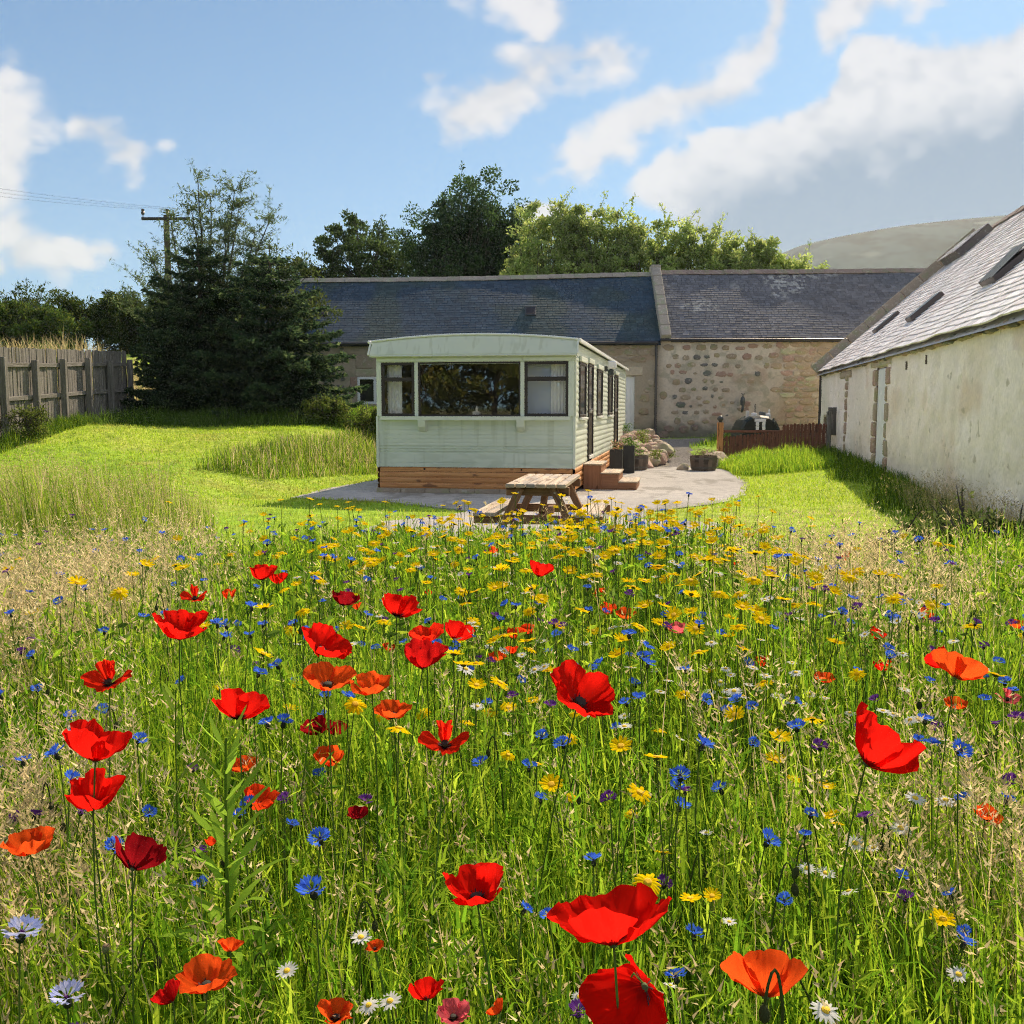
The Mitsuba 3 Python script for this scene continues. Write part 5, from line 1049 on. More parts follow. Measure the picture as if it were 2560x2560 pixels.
# ------------------------------------------------------------------ grass
def blades(m, p, h, w, r, cols, bend=.35, wind=(-.10, -.02), seg=2, tone=.25, curl=None):
    """grass blades at the points p (n, 3): each a tapering strip of seg pieces that leans and bends"""
    n = len(p); a = r.random(n) * 2 * np.pi; side = np.stack([np.cos(a), np.sin(a), 0 * a], 1); ld = r.random(n) * 2 * np.pi; lean = np.stack([np.cos(ld), np.sin(ld), 0 * ld], 1) * (r.random(n) ** 1.5 * bend)[:, None] + np.array([wind[0], wind[1], 0]) * r.random(n)[:, None] * 2
    h = np.asarray(h)[:, None]; w = np.asarray(w)[:, None]; vs = []
    for k in range(seg):
        t = k / seg; c = p + lean * h * t ** 1.8 + np.array([0, 0, 1.0]) * h * (t - .12 * t * t * np.linalg.norm(lean, axis=1, keepdims=True)); ww = w * (1 - t * .55) * .5; vs += [c - side * ww, c + side * ww]
    vs.append(p + lean * h + np.array([0, 0, 1.0]) * h * (1 - .35 * np.linalg.norm(lean, axis=1, keepdims=True)))
    v = np.stack(vs, 1); nv = 2 * seg + 1; f = []
    for k in range(seg - 1): b = 2 * k; f += [[b, b + 1, b + 3], [b, b + 3, b + 2]]
    f.append([2 * seg - 2, 2 * seg - 1, 2 * seg]); f = np.array(f)[None] + nv * np.arange(n)[:, None, None]
    cols = np.asarray(cols); c = cols if len(cols) == n and cols.ndim == 2 and n > 12 else cols[r.integers(0, len(cols), n)]; c = c * r.uniform(1 - tone, 1 + tone, (n, 1))
    m.add(v.reshape(-1, 3), f.reshape(-1, 3), None, np.repeat(c, nv, 0)); return v[:, -1]

def scatter(n, x0, x1, y0, y1, r, inside=None, power=1.0):
    x = r.uniform(x0, x1, n); y = y0 + (y1 - y0) * r.random(n) ** power
    if inside is not None: ok = inside(x, y); x, y = x[ok], y[ok]
    return x, y
CARP = Polygon([tuple((CR @ [a, b, 0] + CT)[:2]) for a, b in ((0, 0), (CW, 0), (CW, CL), (0, CL))])
SHEDP = Polygon([tuple(sp(w, s, 0)[:2]) for w, s in ((0, -1), (9, -1), (9, 25), (0, 25))])
HARD = shapely.union_all([PADP.buffer(-.11), CARP, SHEDP, PATH.buffer(-.05), Polygon([(2.6, 25), (4.5, 25), (4.5, 32.2), (2.6, 32.2)]), shapely.box(-20, 34.2, 20, 41)])
free = lambda x, y: ~shapely.contains_xy(HARD, x, y)
edge_y = lambda x: 9.8 + .25 * np.sin(x * 2.3) + .5 * (nz(x, x * 0, .9, 17) - .5) - 3.4 * sstep(1.45, 2.15, x) - 2.7 * sstep(-1.3, -2.1, x)
LAWN = np.array([(.37, .54, .040), (.44, .58, .050), (.30, .48, .035), (.50, .58, .085), (.42, .55, .060)])
LUSH = np.array([(.19, .38, .022), (.33, .52, .034), (.09, .21, .018), (.46, .60, .05), (.24, .37, .03)])
DEEP = np.array([(.06, .115, .018), (.085, .15, .022), (.11, .18, .03)])
STRAW = np.array([(.68, .56, .31), (.74, .63, .38), (.58, .46, .26), (.52, .43, .22)])

r = np.random.default_rng(201)
def lawn(n, y0, y1, hm, wm, x0=-14, x1=9.5, pw=1.0):
    x, y = scatter(n, x0, x1, y0, y1, r, lambda x, y: free(x, y) & (np.abs(x) < .56 * y + .5) & (y > edge_y(x) - .6), pw)
    z = gz(x, y, False); mow = .75 + .5 * nz(x, y, 1.1, 31); h = hm * r.uniform(.6, 1.5, len(x)) * mow
    c = LAWN[r.integers(0, 5, len(x))] * (.75 + .5 * nz(x, y, .45, 33))[:, None]; dry = (sstep(.52, .72, nz(x, y, 1.2, 35)) * np.where(x < 0, .55, .2))[:, None]; c = c * (1 - dry) + np.array([.46, .40, .13]) * dry
    m = M(); blades(m, np.stack([x, y, z], 1), h, wm * r.uniform(.7, 1.4, len(x)), r, c, .8, (-.05, 0), 2); return m
gl = lawn(80000, 5.8, 15.5, .042, .009)
g2 = lawn(95000, 15.5, 26.5, .050, .014)
gl.add(*[np.vstack(g2.v), np.vstack(g2.f), None, np.vstack(g2.c)]); stuff('lawn_grass', gl, 'leaf', 'short bright sunlit grass of the mown lawn around the concrete', 'grass')

# unmown margins
m = M()
def tall(poly, n, h0, h1, cols, w=.010, bend=.5, wind=(-.08, 0), seed=1, zoff=0.0, edge=.6):
    q = np.random.default_rng(seed); b = poly.bounds; x, y = scatter(n, b[0], b[2], b[1], b[3], q, lambda x, y: shapely.contains_xy(poly, x, y) & free(x, y))
    inner = np.clip(shapely.distance(shapely.points(np.stack([x, y], 1)), poly.exterior) / edge, .25, 1); h = q.uniform(h0, h1, len(x)) * (.30 + .70 * inner ** .6) * (.25 + 1.5 * nz(x, y, 2.3, seed)); tips = blades(m, np.stack([x, y, gz(x, y, False) + zoff], 1), h, w * q.uniform(.6, 1.4, len(x)), q, cols, bend, wind, 3); return x, y, h, tips
tall(Polygon([(-5.9, 18.6), (-4.6, 18.8), (-3.75, 21.2), (-2.7, 24.0), (-2.0, 27.5), (-4.0, 27.2), (-4.6, 23.5), (-5.6, 20.6)]), 17000, .24, .58, np.vstack([LUSH, LAWN * .7, DEEP * 1.4, STRAW * .9]), .014, .7, seed=3)
tall(Polygon([(4.95, 22.7), (5.3, 22.2), (6.9, 21.8), (7.35, 22.6), (8.2, 26.6), (5.7, 26.7), (5.1, 25)]), 14000, .16, .44, np.vstack([LUSH * 1.2, LAWN * .9, LUSH]), .014, .6, seed=4)
sedge = Polygon([tuple(sp(w, s, 0)[:2]) for w, s in [(-.02, 0.3)] + [(-.95 - .25 * math.sin(s * 1.3) , s) for s in np.arange(1, 22, .5)] + [(-.02, 22)]])
tall(sedge, 26000, .14, .40, np.vstack([DEEP, LUSH * .55]), .013, .7, seed=5, edge=.5)  # dark greens put the shade at the wall foot into the blades
tall(Polygon([(-10.2, 22.5), (-7.4, 25.3), (-4.4, 26.2), (-3.0, 28.0), (-5, 29), (-10.3, 29)]), 15000, .20, .55, np.vstack([DEEP, DEEP * 1.3]), .015, .8, seed=6)
tall(Polygon([(-10.2, 17), (-9.6, 17), (-9.75, 23), (-10.4, 25)]), 5000, .18, .45, np.vstack([DEEP * 1.2, LUSH * .6]), .012, .6, seed=7, edge=.4)
tall(Polygon([(-4.0, 28), (-1.0, 29), (-.2, 34.1), (-9, 34.1), (-6, 30)]), 7000, .25, .55, np.vstack([LUSH, OLIVE * 1.6]), .02, .6, seed=8)
tall(shapely.box(5.2, 30, 9, 34.2), 3000, .1, .3, LUSH * .8, .015, .6, seed=9)
stuff('long_grass', m, 'leaf', 'unmown green grass along the walls, fences and around the lawn', 'grass')
m = M(); x_, y_, h_, t_ = tall(Polygon([(-10.9, 24), (-10.9, 36), (-28, 40), (-28, 26)]), 30000, .5, 1.0, np.vstack([STRAW, STRAW * .9, OLIVE * 2.2]), .022, .6, seed=10)
stuff('dry_field_grass', m, 'leaf', 'dry golden grass of the rough field beyond the tall fence', 'grass')
m = M(); x_, y_, h_, t_ = tall(Polygon([(-2.75, 9.0), (-3.4, 11.5), (-4.6, 12.2), (-8.0, 11.6), (-8.0, 8.6), (-3.2, 8.4)]), 17000, .60, .98, np.vstack([LUSH, LUSH * .8, STRAW, LAWN * .8]), .008, .35, seed=11)
def panicles(m, tips, r, n, spread, length, size, cols, lean):
    """loose seed heads: n spikelets about the top length of each stem"""
    k = len(tips); t = r.random((k, n)); a = r.random((k, n)) * 6.283; rad = spread * np.sin(np.pi * (.12 + .88 * t)) ** .8 * r.random((k, n)) ** .6
    p = tips[:, None] + np.asarray(lean) * (t[..., None] * length) + np.stack([np.cos(a) * rad, np.sin(a) * rad, -t * length], -1); p = p.reshape(-1, 3); N = len(p)
    d = np.stack([np.cos(a).ravel() * .6, np.sin(a).ravel() * .6, r.uniform(.2, 1.0, N)], 1) + np.asarray(lean) * -.4; d /= np.linalg.norm(d, axis=1, keepdims=True); s = r.normal(size=(N, 3)); s -= (s * d).sum(1, keepdims=True) * d; s /= np.linalg.norm(s, axis=1, keepdims=True)
    L = size * r.uniform(.6, 1.5, N)[:, None]; v = np.stack([p - s * L * .16, p + s * L * .16, p + d * L], 1); c = cols[r.integers(0, len(cols), k)][:, None] * r.uniform(.75, 1.25, (k, n, 1)); m.add(v.reshape(-1, 3), np.arange(3 * N).reshape(-1, 3), None, np.repeat(c.reshape(-1, 3), 3, 0))
q = np.random.default_rng(77); sel = q.random(len(t_)) < .26; panicles(m, t_[sel], q, 14, .03, .16, .016, np.vstack([STRAW, np.array([(.42, .26, .17)])]), np.array([.15, 0, 0]))
stuff('seeding_grass_clump', m, 'leaf', 'tall clump of green grass with pinkish seed heads left of the meadow', 'grass')

# the meadow's own grass
r = np.random.default_rng(202)
def meadow_points(n):
    y = np.concatenate([.72 + 1.5 * r.random(int(n * .20)), 2.2 + 2.2 * r.random(int(n * .27)), 4.4 + 2.9 * r.random(int(n * .29)), 7.3 + 3.4 * r.random(int(n * .24))]); x = r.uniform(-1, 1, len(y)) * (.56 * y + .25)
    ok = (y < edge_y(x)) & ~shapely.contains_xy(PADP.buffer(-.25), x, y); return x[ok], y[ok]
hmap = lambda x, y: (.50 + .34 * nz(x, y, 1.5, 41)) * np.interp(y, [.7, 1.5, 3, 6, 8, 9.2, 10.2], [.60, .74, .92, .88, .70, .52, .34]) +   .13 * np.exp(-((x - .6) / .85) ** 2 - ((y - 5.0) / 1.3) ** 2)
golden = lambda x, y: np.clip(1.25 * sstep(.75, .1, np.hypot((x + 2.0 + .10 * (y - 4)) / 1.25, (y - 4.6) / 2.9) ** 1.0) + 1.2 * sstep(.85, .1, np.hypot((x - 1.6 - .22 * (y - 4.2)) / .95, (y - 4.9) / 1.9)) + sstep(.8, .2, np.hypot((x + 1.0) / .45, (y - 2.0) / .8)) * .7 + sstep(.9, .2, np.hypot((x - 1.1) / .5, (y - 1.9) / .7)) * .45, 0, 1)
m = M(); x, y = meadow_points(92000); g = golden(x, y); h = hmap(x, y) * r.uniform(.35, 1.12, len(x)) * (.55 + .9 * nz(x, y, 3.2, 45))
base = LUSH[r.integers(0, 5, len(x))] * np.array([1.1, 1.08, .9]) * (.50 + 1.0 * nz(x, y, 2.0, 43))[:, None]; straw = (r.random(len(x)) < .03 + .40 * g)[:, None]; c = np.where(straw, STRAW[r.integers(0, 4, len(x))], base)
blades(m, np.stack([x, y, gz(x, y)], 1), h, np.interp(y, [.7, 3, 10], [.0055, .0065, .011]) * r.uniform(.6, 1.5, len(x)), r, c, .42, (-.07, -.02), 3)
x, y = meadow_points(30000); blades(m, np.stack([x, y, gz(x, y)], 1), hmap(x, y) * r.uniform(.2, .55, len(x)), .010 * r.uniform(.6, 1.4, len(x)), r, DEEP * 1.4, .7, (0, 0), 2)
stuff('meadow_grass', m, 'leaf', 'dense green grass blades filling the wildflower meadow', 'grass')
# broad leaves and ferny foliage of the meadow plants
m = M(); x, y = meadow_points(58000); keep = y > .8; x, y = x[keep], y[keep]; hh = hmap(x, y) * r.random(len(x)) ** .7 * .98; p = np.stack([x, y, gz(x, y) + hh], 1)
near = y < 3.2; leaves(m, np.vstack([p[near], p[near] + r.normal(0, .05, (near.sum(), 3))]), .034, r, LUSH * .95, .25, .15, .5); leaves(m, p[~near], .05, r, np.vstack([LUSH, DEEP * 1.3]), .5, .34, .5)
x, y = meadow_points(5200); keep = (y > .85) & (r.random(len(x)) > golden(x, y) * .7); x, y = x[keep], y[keep]; top = hmap(x, y) * r.uniform(.70, 1.12, len(x)); n = len(x); k = 14
t = r.uniform(.3, 1.0, (n, k)); P0 = np.stack([x, y, gz(x, y)], 1)[:, None] + np.stack([r.normal(0, .004, (n, k)), r.normal(0, .004, (n, k)), t * top[:, None]], -1); L_ = (.05 + .075 * (1 - t)) * r.uniform(.7, 1.3, (n, k)) * np.interp(y, [.8, 4, 9], [.85, 1.1, 1.5])[:, None]
cc = np.repeat(LUSH[r.integers(0, 5, n)] * r.uniform(.75, 1.35, (n, 1)), k, 0); blades(m, P0.reshape(-1, 3), L_.ravel(), (L_ * .11).ravel(), r, cc, 1.7, (0, 0), 2, .15); blades(m, np.stack([x, y, gz(x, y)], 1), top, np.full(n, .005), r, LUSH, .08, (0, 0), 2)
stuff('meadow_foliage', m, 'leaf', 'leafy stems and small leaves of the meadow plants among the grass', 'foliage')
# golden seed heads
m = M(); x, y = meadow_points(26000); keep = r.random(len(x)) < golden(x, y) * .75 + .03; x, y = x[keep], y[keep]; n = len(x)
h = np.minimum(hmap(x, y) * 1.35, .86) * r.uniform(.72, 1.08, n) * np.interp(y, [.7, 1.6], [.85, 1]); tips = blades(m, np.stack([x, y, gz(x, y)], 1), h, np.full(n, .0028) + .0004 * y, r, STRAW, .35, (-.16, -.01), 3)
far = y > 3.0; panicles(m, tips[far], r, 22, .030, .17, .017, STRAW * 1.05, np.array([.32, .03, 0])); panicles(m, tips[~far], r, 46, .026, .19, .0135, STRAW, np.array([.34, .03, 0]))
stuff('golden_seed_grass', m, 'leaf', 'dry golden seed heads of grasses over the meadow, thickest at left and right', 'grass')
m = M(); x, y = scatter(1500, 4.6, 6.6, 8.4, 15, r, lambda x, y: free(x, y) & (x > 3.2 + .19 * y - .3)); tips = blades(m, np.stack([x, y, gz(x, y, False)], 1), r.uniform(.3, .62, len(x)), np.full(len(x), .007), r, STRAW * .8, .6, (-.2, -.1), 3); panicles(m, tips, r, 16, .04, .2, .022, STRAW * .75, np.array([.3, .1, 0]))
stuff('dry_wall_grass', m, 'leaf', 'brown dry seed grass at the foot of the limewashed shed', 'grass')
# ------------------------------------------------------------------ flowers
fr_ = np.random.default_rng(301)
POPPIES = [
    (-0.8, 2.38, 1.0, 0.113, 'cup', 'large cup-shaped red poppy with one flared side, upper left of the poppies', 'the large flared poppy'),
    (-0.78, 1.9, 1.0, 0.092, 'fly', 'red poppy with one petal standing up like a flag, at the left', 'the flag-petalled poppy'),
    (-0.65, 1.53, 1.0, 0.092, 'cup', 'large bright red cup poppy at the left, above a second bowl-shaped one', 'the large left cup poppy'),
    (-0.67, 1.55, 0.91, 0.082, 'cup', 'shallow bowl-shaped red poppy crossed by a stem, at the left', 'the left bowl poppy'),
    (-0.8, 1.6, 0.81, 0.082, 'open', 'orange-red open poppy at the very left edge', 'the orange poppy at the left edge'),
    (-0.56, 1.44, 0.86, 0.081, 'back', 'shaded dark crimson poppy low at the left', 'the dark crimson poppy'),  # the shade on this flower is put into its dark petals
    (-0.44, 1.37, 0.71, 0.074, 'open', 'flat open orange-red poppy near the bottom left', 'the flat open poppy'),
    (-0.48, 1.33, 0.71, 0.043, 'back', 'drooping dark red poppy petal half under the flat open poppy at bottom left', ''),
    (-0.48, 1.73, 1.0, 0.091, 'face', 'red poppy a dark bud, behind the leafy bright green plant', 'the poppy behind the leafy plant'),
    (-0.53, 2.03, 0.71, 0.071, 'cup', 'small orange cup poppy just right of the leafy bright green plant', 'the small orange cup poppy'),
    (-0.31, 1.96, 0.71, 0.044, 'back', 'small dark red closed poppy left of the middle', 'the dark closed poppy'),
    (-0.42, 2.2, 1.0, 0.085, 'tilt', 'red poppy tilted to the right, left of the group of three', 'the right-tilted poppy'),
    (-0.36, 1.92, 1.0, 0.091, 'open', 'open orange-red poppy with ruffled rim, left of the middle', 'the ruffled poppy'),
    (-0.3, 2.62, 1.0, 0.107, 'face', 'tall broad red poppy above the group of three', 'the tall broad poppy'),
    (-0.57, 3.37, 0.88, 0.082, 'cup', 'deep crimson poppy far back, left of the tall broad one', ''),
    (-0.2, 2.31, 1.0, 0.085, 'open', 'pale-streaked red poppy, upper left of the group of three', ''),
    (-0.17, 3.03, 0.84, 0.082, 'tilt', 'red poppy tilted right, upper right of the group of three', ''),
    (-0.19, 2.09, 1.0, 0.092, 'cup', 'dark red broad poppy, lowest of the group of three', 'the lowest poppy of the three'),
    (-0.29, 2.02, 0.96, 0.082, 'open', 'orange-red open poppy with a creased middle, right of the ruffled one', ''),
    (-0.28, 2.3, 0.82, 0.082, 'open', 'orange-tinged red bowl poppy, lowest right of the ruffled one', 'the lower bowl poppy'),
    (-0.5, 2.51, 0.71, 0.074, 'back', 'dark red poppy from behind, left one of a touching pair', ''),
    (-0.45, 2.49, 0.71, 0.056, 'back', 'dark red poppy from behind, right one of a touching pair', ''),
    (-0.43, 2.29, 0.71, 0.076, 'open', 'light orange floppy poppy under the dark touching pair', ''),
    (-0.11, 1.6, 0.98, 0.082, 'fly', 'red poppy with two petals raised like wings, near the middle', 'the winged poppy'),
    (0.13, 1.8, 1.0, 0.099, 'tilt', 'lone large red poppy leaning left in the middle of the meadow', 'the lone middle poppy'),
    (0.09, 3.25, 1.0, 0.084, 'cup', 'lone red poppy farthest back among the yellow flowers', 'the far lone poppy'),
    (-0.05, 1.34, 0.86, 0.081, 'cup', 'large bright red cup poppy in the lower middle', 'the lower middle cup poppy'),
    (0.1, 0.99, 1.0, 0.112, 'nod', 'biggest poppy of all, broad and bright red, at the bottom of the meadow', 'the biggest poppy'),
    (0.13, 1.01, 0.91, 0.115, 'hang', 'nodding red poppy hanging on a bent stalk under the biggest one, at the bottom', ''),
    (0.28, 1.05, 0.9, 0.082, 'back', 'fan-shaped orange-red poppy near the bottom right corner', 'the bottom right poppy'),
    (-0.12, 1.34, 0.71, 0.050, 'back', 'upright red poppy petal at the bottom edge, left one of two', ''),
    (-0.08, 1.29, 0.71, 0.046, 'open', 'pinkish red poppy at the bottom edge, right one of two', ''),
    (-0.24, 1.29, 0.71, 0.050, 'open', 'small orange poppy at the bottom edge, left of the middle', ''),
    (0.57, 1.52, 1.0, 0.119, 'tilt', 'large red poppy tilted right, alone at the right', 'the large tilted poppy'),
    (0.96, 2.11, 0.97, 0.082, 'tilt', 'bright orange-red poppy at the far right, front one of an overlapping pair', 'the far right poppy pair'),
    (1.14, 2.61, 0.86, 0.081, 'back', 'red poppy at the far right, back one of an overlapping pair', ''),
    (1.18, 3.13, 0.71, 0.061, 'cup', 'small red cup poppy left of the far right pair', ''),
    (1.32, 3.57, 0.71, 0.065, 'cup', 'small pointed red poppy left above the far right pair', ''),
    (0.95, 2.99, 0.71, 0.064, 'open', 'small open orange poppy among daisies on the right', ''),
    (0.8, 3.17, 0.71, 0.058, 'cup', '', ''),
    (0.57, 3.37, 0.78, 0.082, 'open', 'open pinkish red poppy far back, right of the middle', ''),
    (0.44, 3.79, 0.74, 0.082, 'open', '', ''),
    (0.39, 4.02, 0.71, 0.078, 'cup', '', ''),
    (0.39, 4.38, 0.71, 0.066, 'cup', '', ''),
    (0.01, 3.58, 0.71, 0.069, 'cup', '', ''),
    (0.06, 3.65, 0.71, 0.063, 'cup', '', ''),
    (-0.0, 3.34, 0.71, 0.045, 'cup', '', ''),
    (-0.05, 3.25, 0.71, 0.056, 'open', '', ''),
    (-0.83, 3.3, 0.98, 0.082, 'cup', 'bright red poppy far back at the left, bigger of a pair', ''),
    (-1.05, 4.46, 0.76, 0.082, 'cup', 'bright red poppy far back at the left, smaller of a pair', ''),
    (-0.97, 3.03, 0.95, 0.082, 'fly', 'red poppy with a raised petal, far back at the left', ''),
    (-1.24, 4.34, 0.71, 0.075, 'cup', '', ''),
    (1.65, 3.94, 0.71, 0.064, 'back', '', ''),
    (1.92, 3.75, 0.71, 0.073, 'open', 'orange poppy cut by the right edge', ''),
    (1.4, 2.77, 0.71, 0.069, 'fly', 'pink and white streaked poppy at the right edge', ''),
    (1.23, 2.72, 0.71, 0.061, 'open', 'orange-red poppy under the far right pair', ''),
    (1.84, 5.46, 0.71, 0.076, 'back', 'faded red ragged poppy at the far right edge of the tall grass', ''),
    (-0.62, 2.24, 0.71, 0.066, 'open', '', ''),
    (-0.02, 1.3, 0.71, 0.029, 'back', '', ''),
    (-0.21, 1.46, 0.71, 0.024, 'open', '', ''),
    (1.18, 5.27, 0.71, 0.045, 'cup', '', ''),
    (-0.64, 4.1, 0.71, 0.053, 'cup', '', ''),
    (-0.42, 3.37, 0.71, 0.047, 'cup', '', ''),
    (0.96, 1.96, 0.71, 0.053, 'open', 'torn orange poppy petal low at the right', ''),
    (-0.57, 1.83, 0.71, 0.026, 'cup', '', ''),
    (-0.37, 4.4, 0.71, 0.033, 'cup', '', ''),
    (-0.11, 5.73, 0.71, 0.055, 'cup', '', ''),
    (-0.43, 1.46, 0.71, 0.035, 'back', '', ''),
]
CORNFLOWERS = [(-0.88, 3.04, 0.86, 0.044), (-0.76, 3.01, 0.87, 0.038), (-0.83, 3.13, 0.81, 0.042), (-1.26, 3.05, 0.84, 0.040), (-0.65, 2.52, 0.85, 0.045), (-0.61, 2.56, 0.86, 0.044), (-0.58, 2.32, 0.78, 0.048), (-0.48, 2.05, 0.87, 0.042), (-0.56, 2.13, 0.87, 0.050), (-1.08, 2.15, 0.75, 0.045), (-0.92, 1.97, 0.83, 0.050), (-0.8, 2.09, 0.82, 0.039), (-0.33, 1.66, 0.79, 0.044), (-0.3, 1.45, 0.8, 0.050), (-0.57, 1.11, 0.92, 0.045), (-0.52, 1.11, 0.84, 0.045), (0.36, 1.85, 0.89, 0.045), (0.58, 1.99, 0.88, 0.045), (0.32, 1.85, 0.83, 0.045), (0.45, 2.09, 0.71, 0.045), (0.35, 2.02, 0.7, 0.043), (0.46, 1.74, 0.75, 0.045), (0.15, 1.77, 0.7, 0.038), (0.85, 1.85, 0.88, 0.045), (0.31, 2.61, 0.93, 0.045), (0.36, 2.61, 0.85, 0.045), (0.37, 2.95, 0.7, 0.044), (0.11, 2.09, 0.81, 0.045), (0.51, 2.61, 0.75, 0.045), (0.59, 2.68, 0.7, 0.043), (0.54, 3.48, 0.8, 0.045), (0.69, 1.71, 0.7, 0.028), (0.75, 1.64, 0.7, 0.032), (0.72, 1.52, 0.7, 0.026), (0.02, 1.59, 0.7, 0.031), (0.06, 1.57, 0.7, 0.030), (0.46, 1.62, 0.7, 0.030), (1.08, 3.86, 0.7, 0.042), (-1.04, 5.21, 0.83, 0.045), (1.57, 3.79, 0.73, 0.045), (1.67, 3.89, 0.7, 0.038), (0.04, 2.25, 0.7, 0.044), (0.98, 2.32, 0.79, 0.045), (0.57, 1.88, 0.7, 0.030), (-0.44, 1.93, 0.7, 0.031), (-0.66, 3.0, 0.7, 0.039), (-0.53, 3.45, 0.7, 0.037), (-0.47, 3.41, 0.7, 0.037), (0.4, 1.44, 0.7, 0.026), (0.24, 1.39, 0.7, 0.037), (-0.38, 3.48, 0.7, 0.045), (-0.55, 4.27, 0.7, 0.041), (-0.51, 2.65, 0.7, 0.037), (0.61, 1.98, 0.7, 0.036), (1.05, 2.06, 0.7, 0.044), (0.27, 2.54, 0.7, 0.036), (-0.07, 2.75, 0.7, 0.038), (0.21, 2.97, 0.7, 0.038), (-0.22, 4.33, 0.7, 0.037), (0.77, 3.23, 0.7, 0.035), ]
MARIGOLDS = [(-1.36, 3.7, 0.95, 0.060), (-1.2, 3.62, 0.95, 0.058), (-1.45, 3.31, 0.95, 0.062), (-1.24, 3.13, 0.95, 0.059), (-1.46, 4.31, 0.85, 0.051), (-0.14, 2.37, 0.94, 0.051), (-0.11, 2.23, 0.95, 0.053), (-0.22, 1.9, 0.91, 0.051), (-0.33, 2.06, 0.91, 0.051), (-0.83, 2.79, 0.73, 0.051), (0.22, 1.97, 0.85, 0.051), (0.27, 1.82, 0.88, 0.051), (0.08, 1.97, 0.77, 0.051), (0.25, 1.9, 0.78, 0.051), (0.54, 2.37, 0.79, 0.051), (0.64, 2.37, 0.68, 0.051), (0.62, 2.26, 0.77, 0.051), (0.23, 1.63, 0.73, 0.051), (0.31, 1.67, 0.68, 0.041), (0.72, 1.6, 0.68, 0.048), (0.67, 2.03, 0.68, 0.039), (0.29, 1.85, 0.68, 0.036), (0.15, 2.52, 0.68, 0.046), (-0.03, 2.37, 0.87, 0.051), (-0.09, 2.49, 0.83, 0.051), (-0.01, 2.79, 0.68, 0.051), (-0.06, 2.76, 0.68, 0.045), (0.06, 2.86, 0.68, 0.046), (0.66, 2.15, 0.85, 0.051), (0.65, 2.24, 0.68, 0.036), (-0.25, 2.74, 0.68, 0.044), (-0.12, 2.66, 0.68, 0.043), (-0.01, 2.4, 0.68, 0.039), (0.06, 2.34, 0.68, 0.035), (0.18, 2.74, 0.68, 0.041), (0.39, 2.59, 0.68, 0.042), (-0.71, 2.79, 0.68, 0.045), (-0.63, 2.78, 0.68, 0.045), (0.65, 3.2, 0.68, 0.045), (0.6, 3.32, 0.68, 0.043), (0.25, 2.04, 0.68, 0.030), (0.13, 2.13, 0.68, 0.030), (0.35, 1.68, 0.68, 0.033), (-0.36, 2.72, 0.68, 0.044), (-0.67, 3.04, 0.68, 0.039), (-0.64, 3.17, 0.68, 0.038), (0.06, 3.16, 0.76, 0.051), (0.3, 3.65, 0.71, 0.051), (-1.34, 5.27, 0.76, 0.051), (-1.25, 5.27, 0.75, 0.051), (0.71, 2.19, 0.68, 0.040), (0.67, 1.99, 0.68, 0.030), ]
DAISIES = [(0.6, 2.65, 0.77, 0.043), (0.65, 3.06, 0.68, 0.043), (0.67, 2.84, 0.7, 0.043), (0.69, 2.81, 0.66, 0.042), (0.78, 3.06, 0.66, 0.043), (0.77, 2.84, 0.7, 0.043), (0.87, 3.06, 0.67, 0.043), (0.82, 2.84, 0.77, 0.043), (0.86, 2.89, 0.66, 0.040), (0.79, 3.06, 0.7, 0.043), (0.61, 3.02, 0.66, 0.039), (0.91, 3.0, 0.66, 0.042), (0.97, 2.81, 0.66, 0.036), (-0.35, 1.48, 0.66, 0.036), (-0.25, 1.58, 0.66, 0.034), (-0.18, 1.4, 0.66, 0.035), (-0.21, 1.39, 0.66, 0.030), (0.44, 1.33, 0.69, 0.043), (0.69, 1.94, 0.66, 0.042), (0.72, 1.92, 0.66, 0.041), (0.79, 1.9, 0.77, 0.043), (0.89, 1.99, 0.73, 0.043), (0.8, 1.99, 0.67, 0.043), (0.56, 1.83, 0.66, 0.035), (0.59, 1.81, 0.66, 0.035), (0.61, 1.74, 0.66, 0.032), (0.69, 1.47, 0.66, 0.035), (-0.73, 1.92, 0.66, 0.025), (0.03, 3.32, 0.66, 0.043), (0.07, 3.06, 0.72, 0.043), (-0.12, 2.54, 0.86, 0.046), (-0.08, 3.62, 0.66, 0.043), (-0.05, 3.78, 0.66, 0.041), (0.11, 3.7, 0.66, 0.040), (0.25, 3.7, 0.66, 0.040), (0.24, 3.02, 0.66, 0.039), (0.32, 2.78, 0.66, 0.039), (-0.01, 2.62, 0.66, 0.037), (-0.29, 2.91, 0.66, 0.034), (0.1, 1.41, 0.66, 0.025), (0.4, 1.99, 0.66, 0.030), (0.24, 1.44, 0.66, 0.025), (0.37, 1.63, 0.66, 0.026), (0.48, 3.28, 0.66, 0.039), (0.54, 3.11, 0.66, 0.037), ]
def bez(p0, p1, p2, n=8):
    t = np.linspace(0, 1, n)[:, None]; return (1 - t) ** 2 * np.asarray(p0) + 2 * t * (1 - t) * np.asarray(p1) + t * t * np.asarray(p2)

def stem_to(key, head, axis, r, rad=.0018, col=(.10, .17, .04), sides=4, n=8, hook=False):
    head = np.asarray(head, float); off = r.normal(0, .085, 2) + np.array([.03, .01]); gx_, gy_ = head[0] + off[0], head[1] + off[1]; foot = np.array([gx_, gy_, float(gz(gx_, gy_))]); H_ = head[2] - foot[2]
    ctrl = head - np.asarray(axis) * H_ * .45 + np.append(r.normal(0, .03, 2), 0) if not hook else head + [off[0] * .3, off[1] * .3, .10]
    pts = bez(foot, ctrl, head, n); m = M(); tube(m, pts, np.linspace(rad * 1.35, rad, n), sides, np.asarray(col) * r.uniform(.8, 1.2), cap=False); part(key, 'stem', m, 'leaf'); return pts

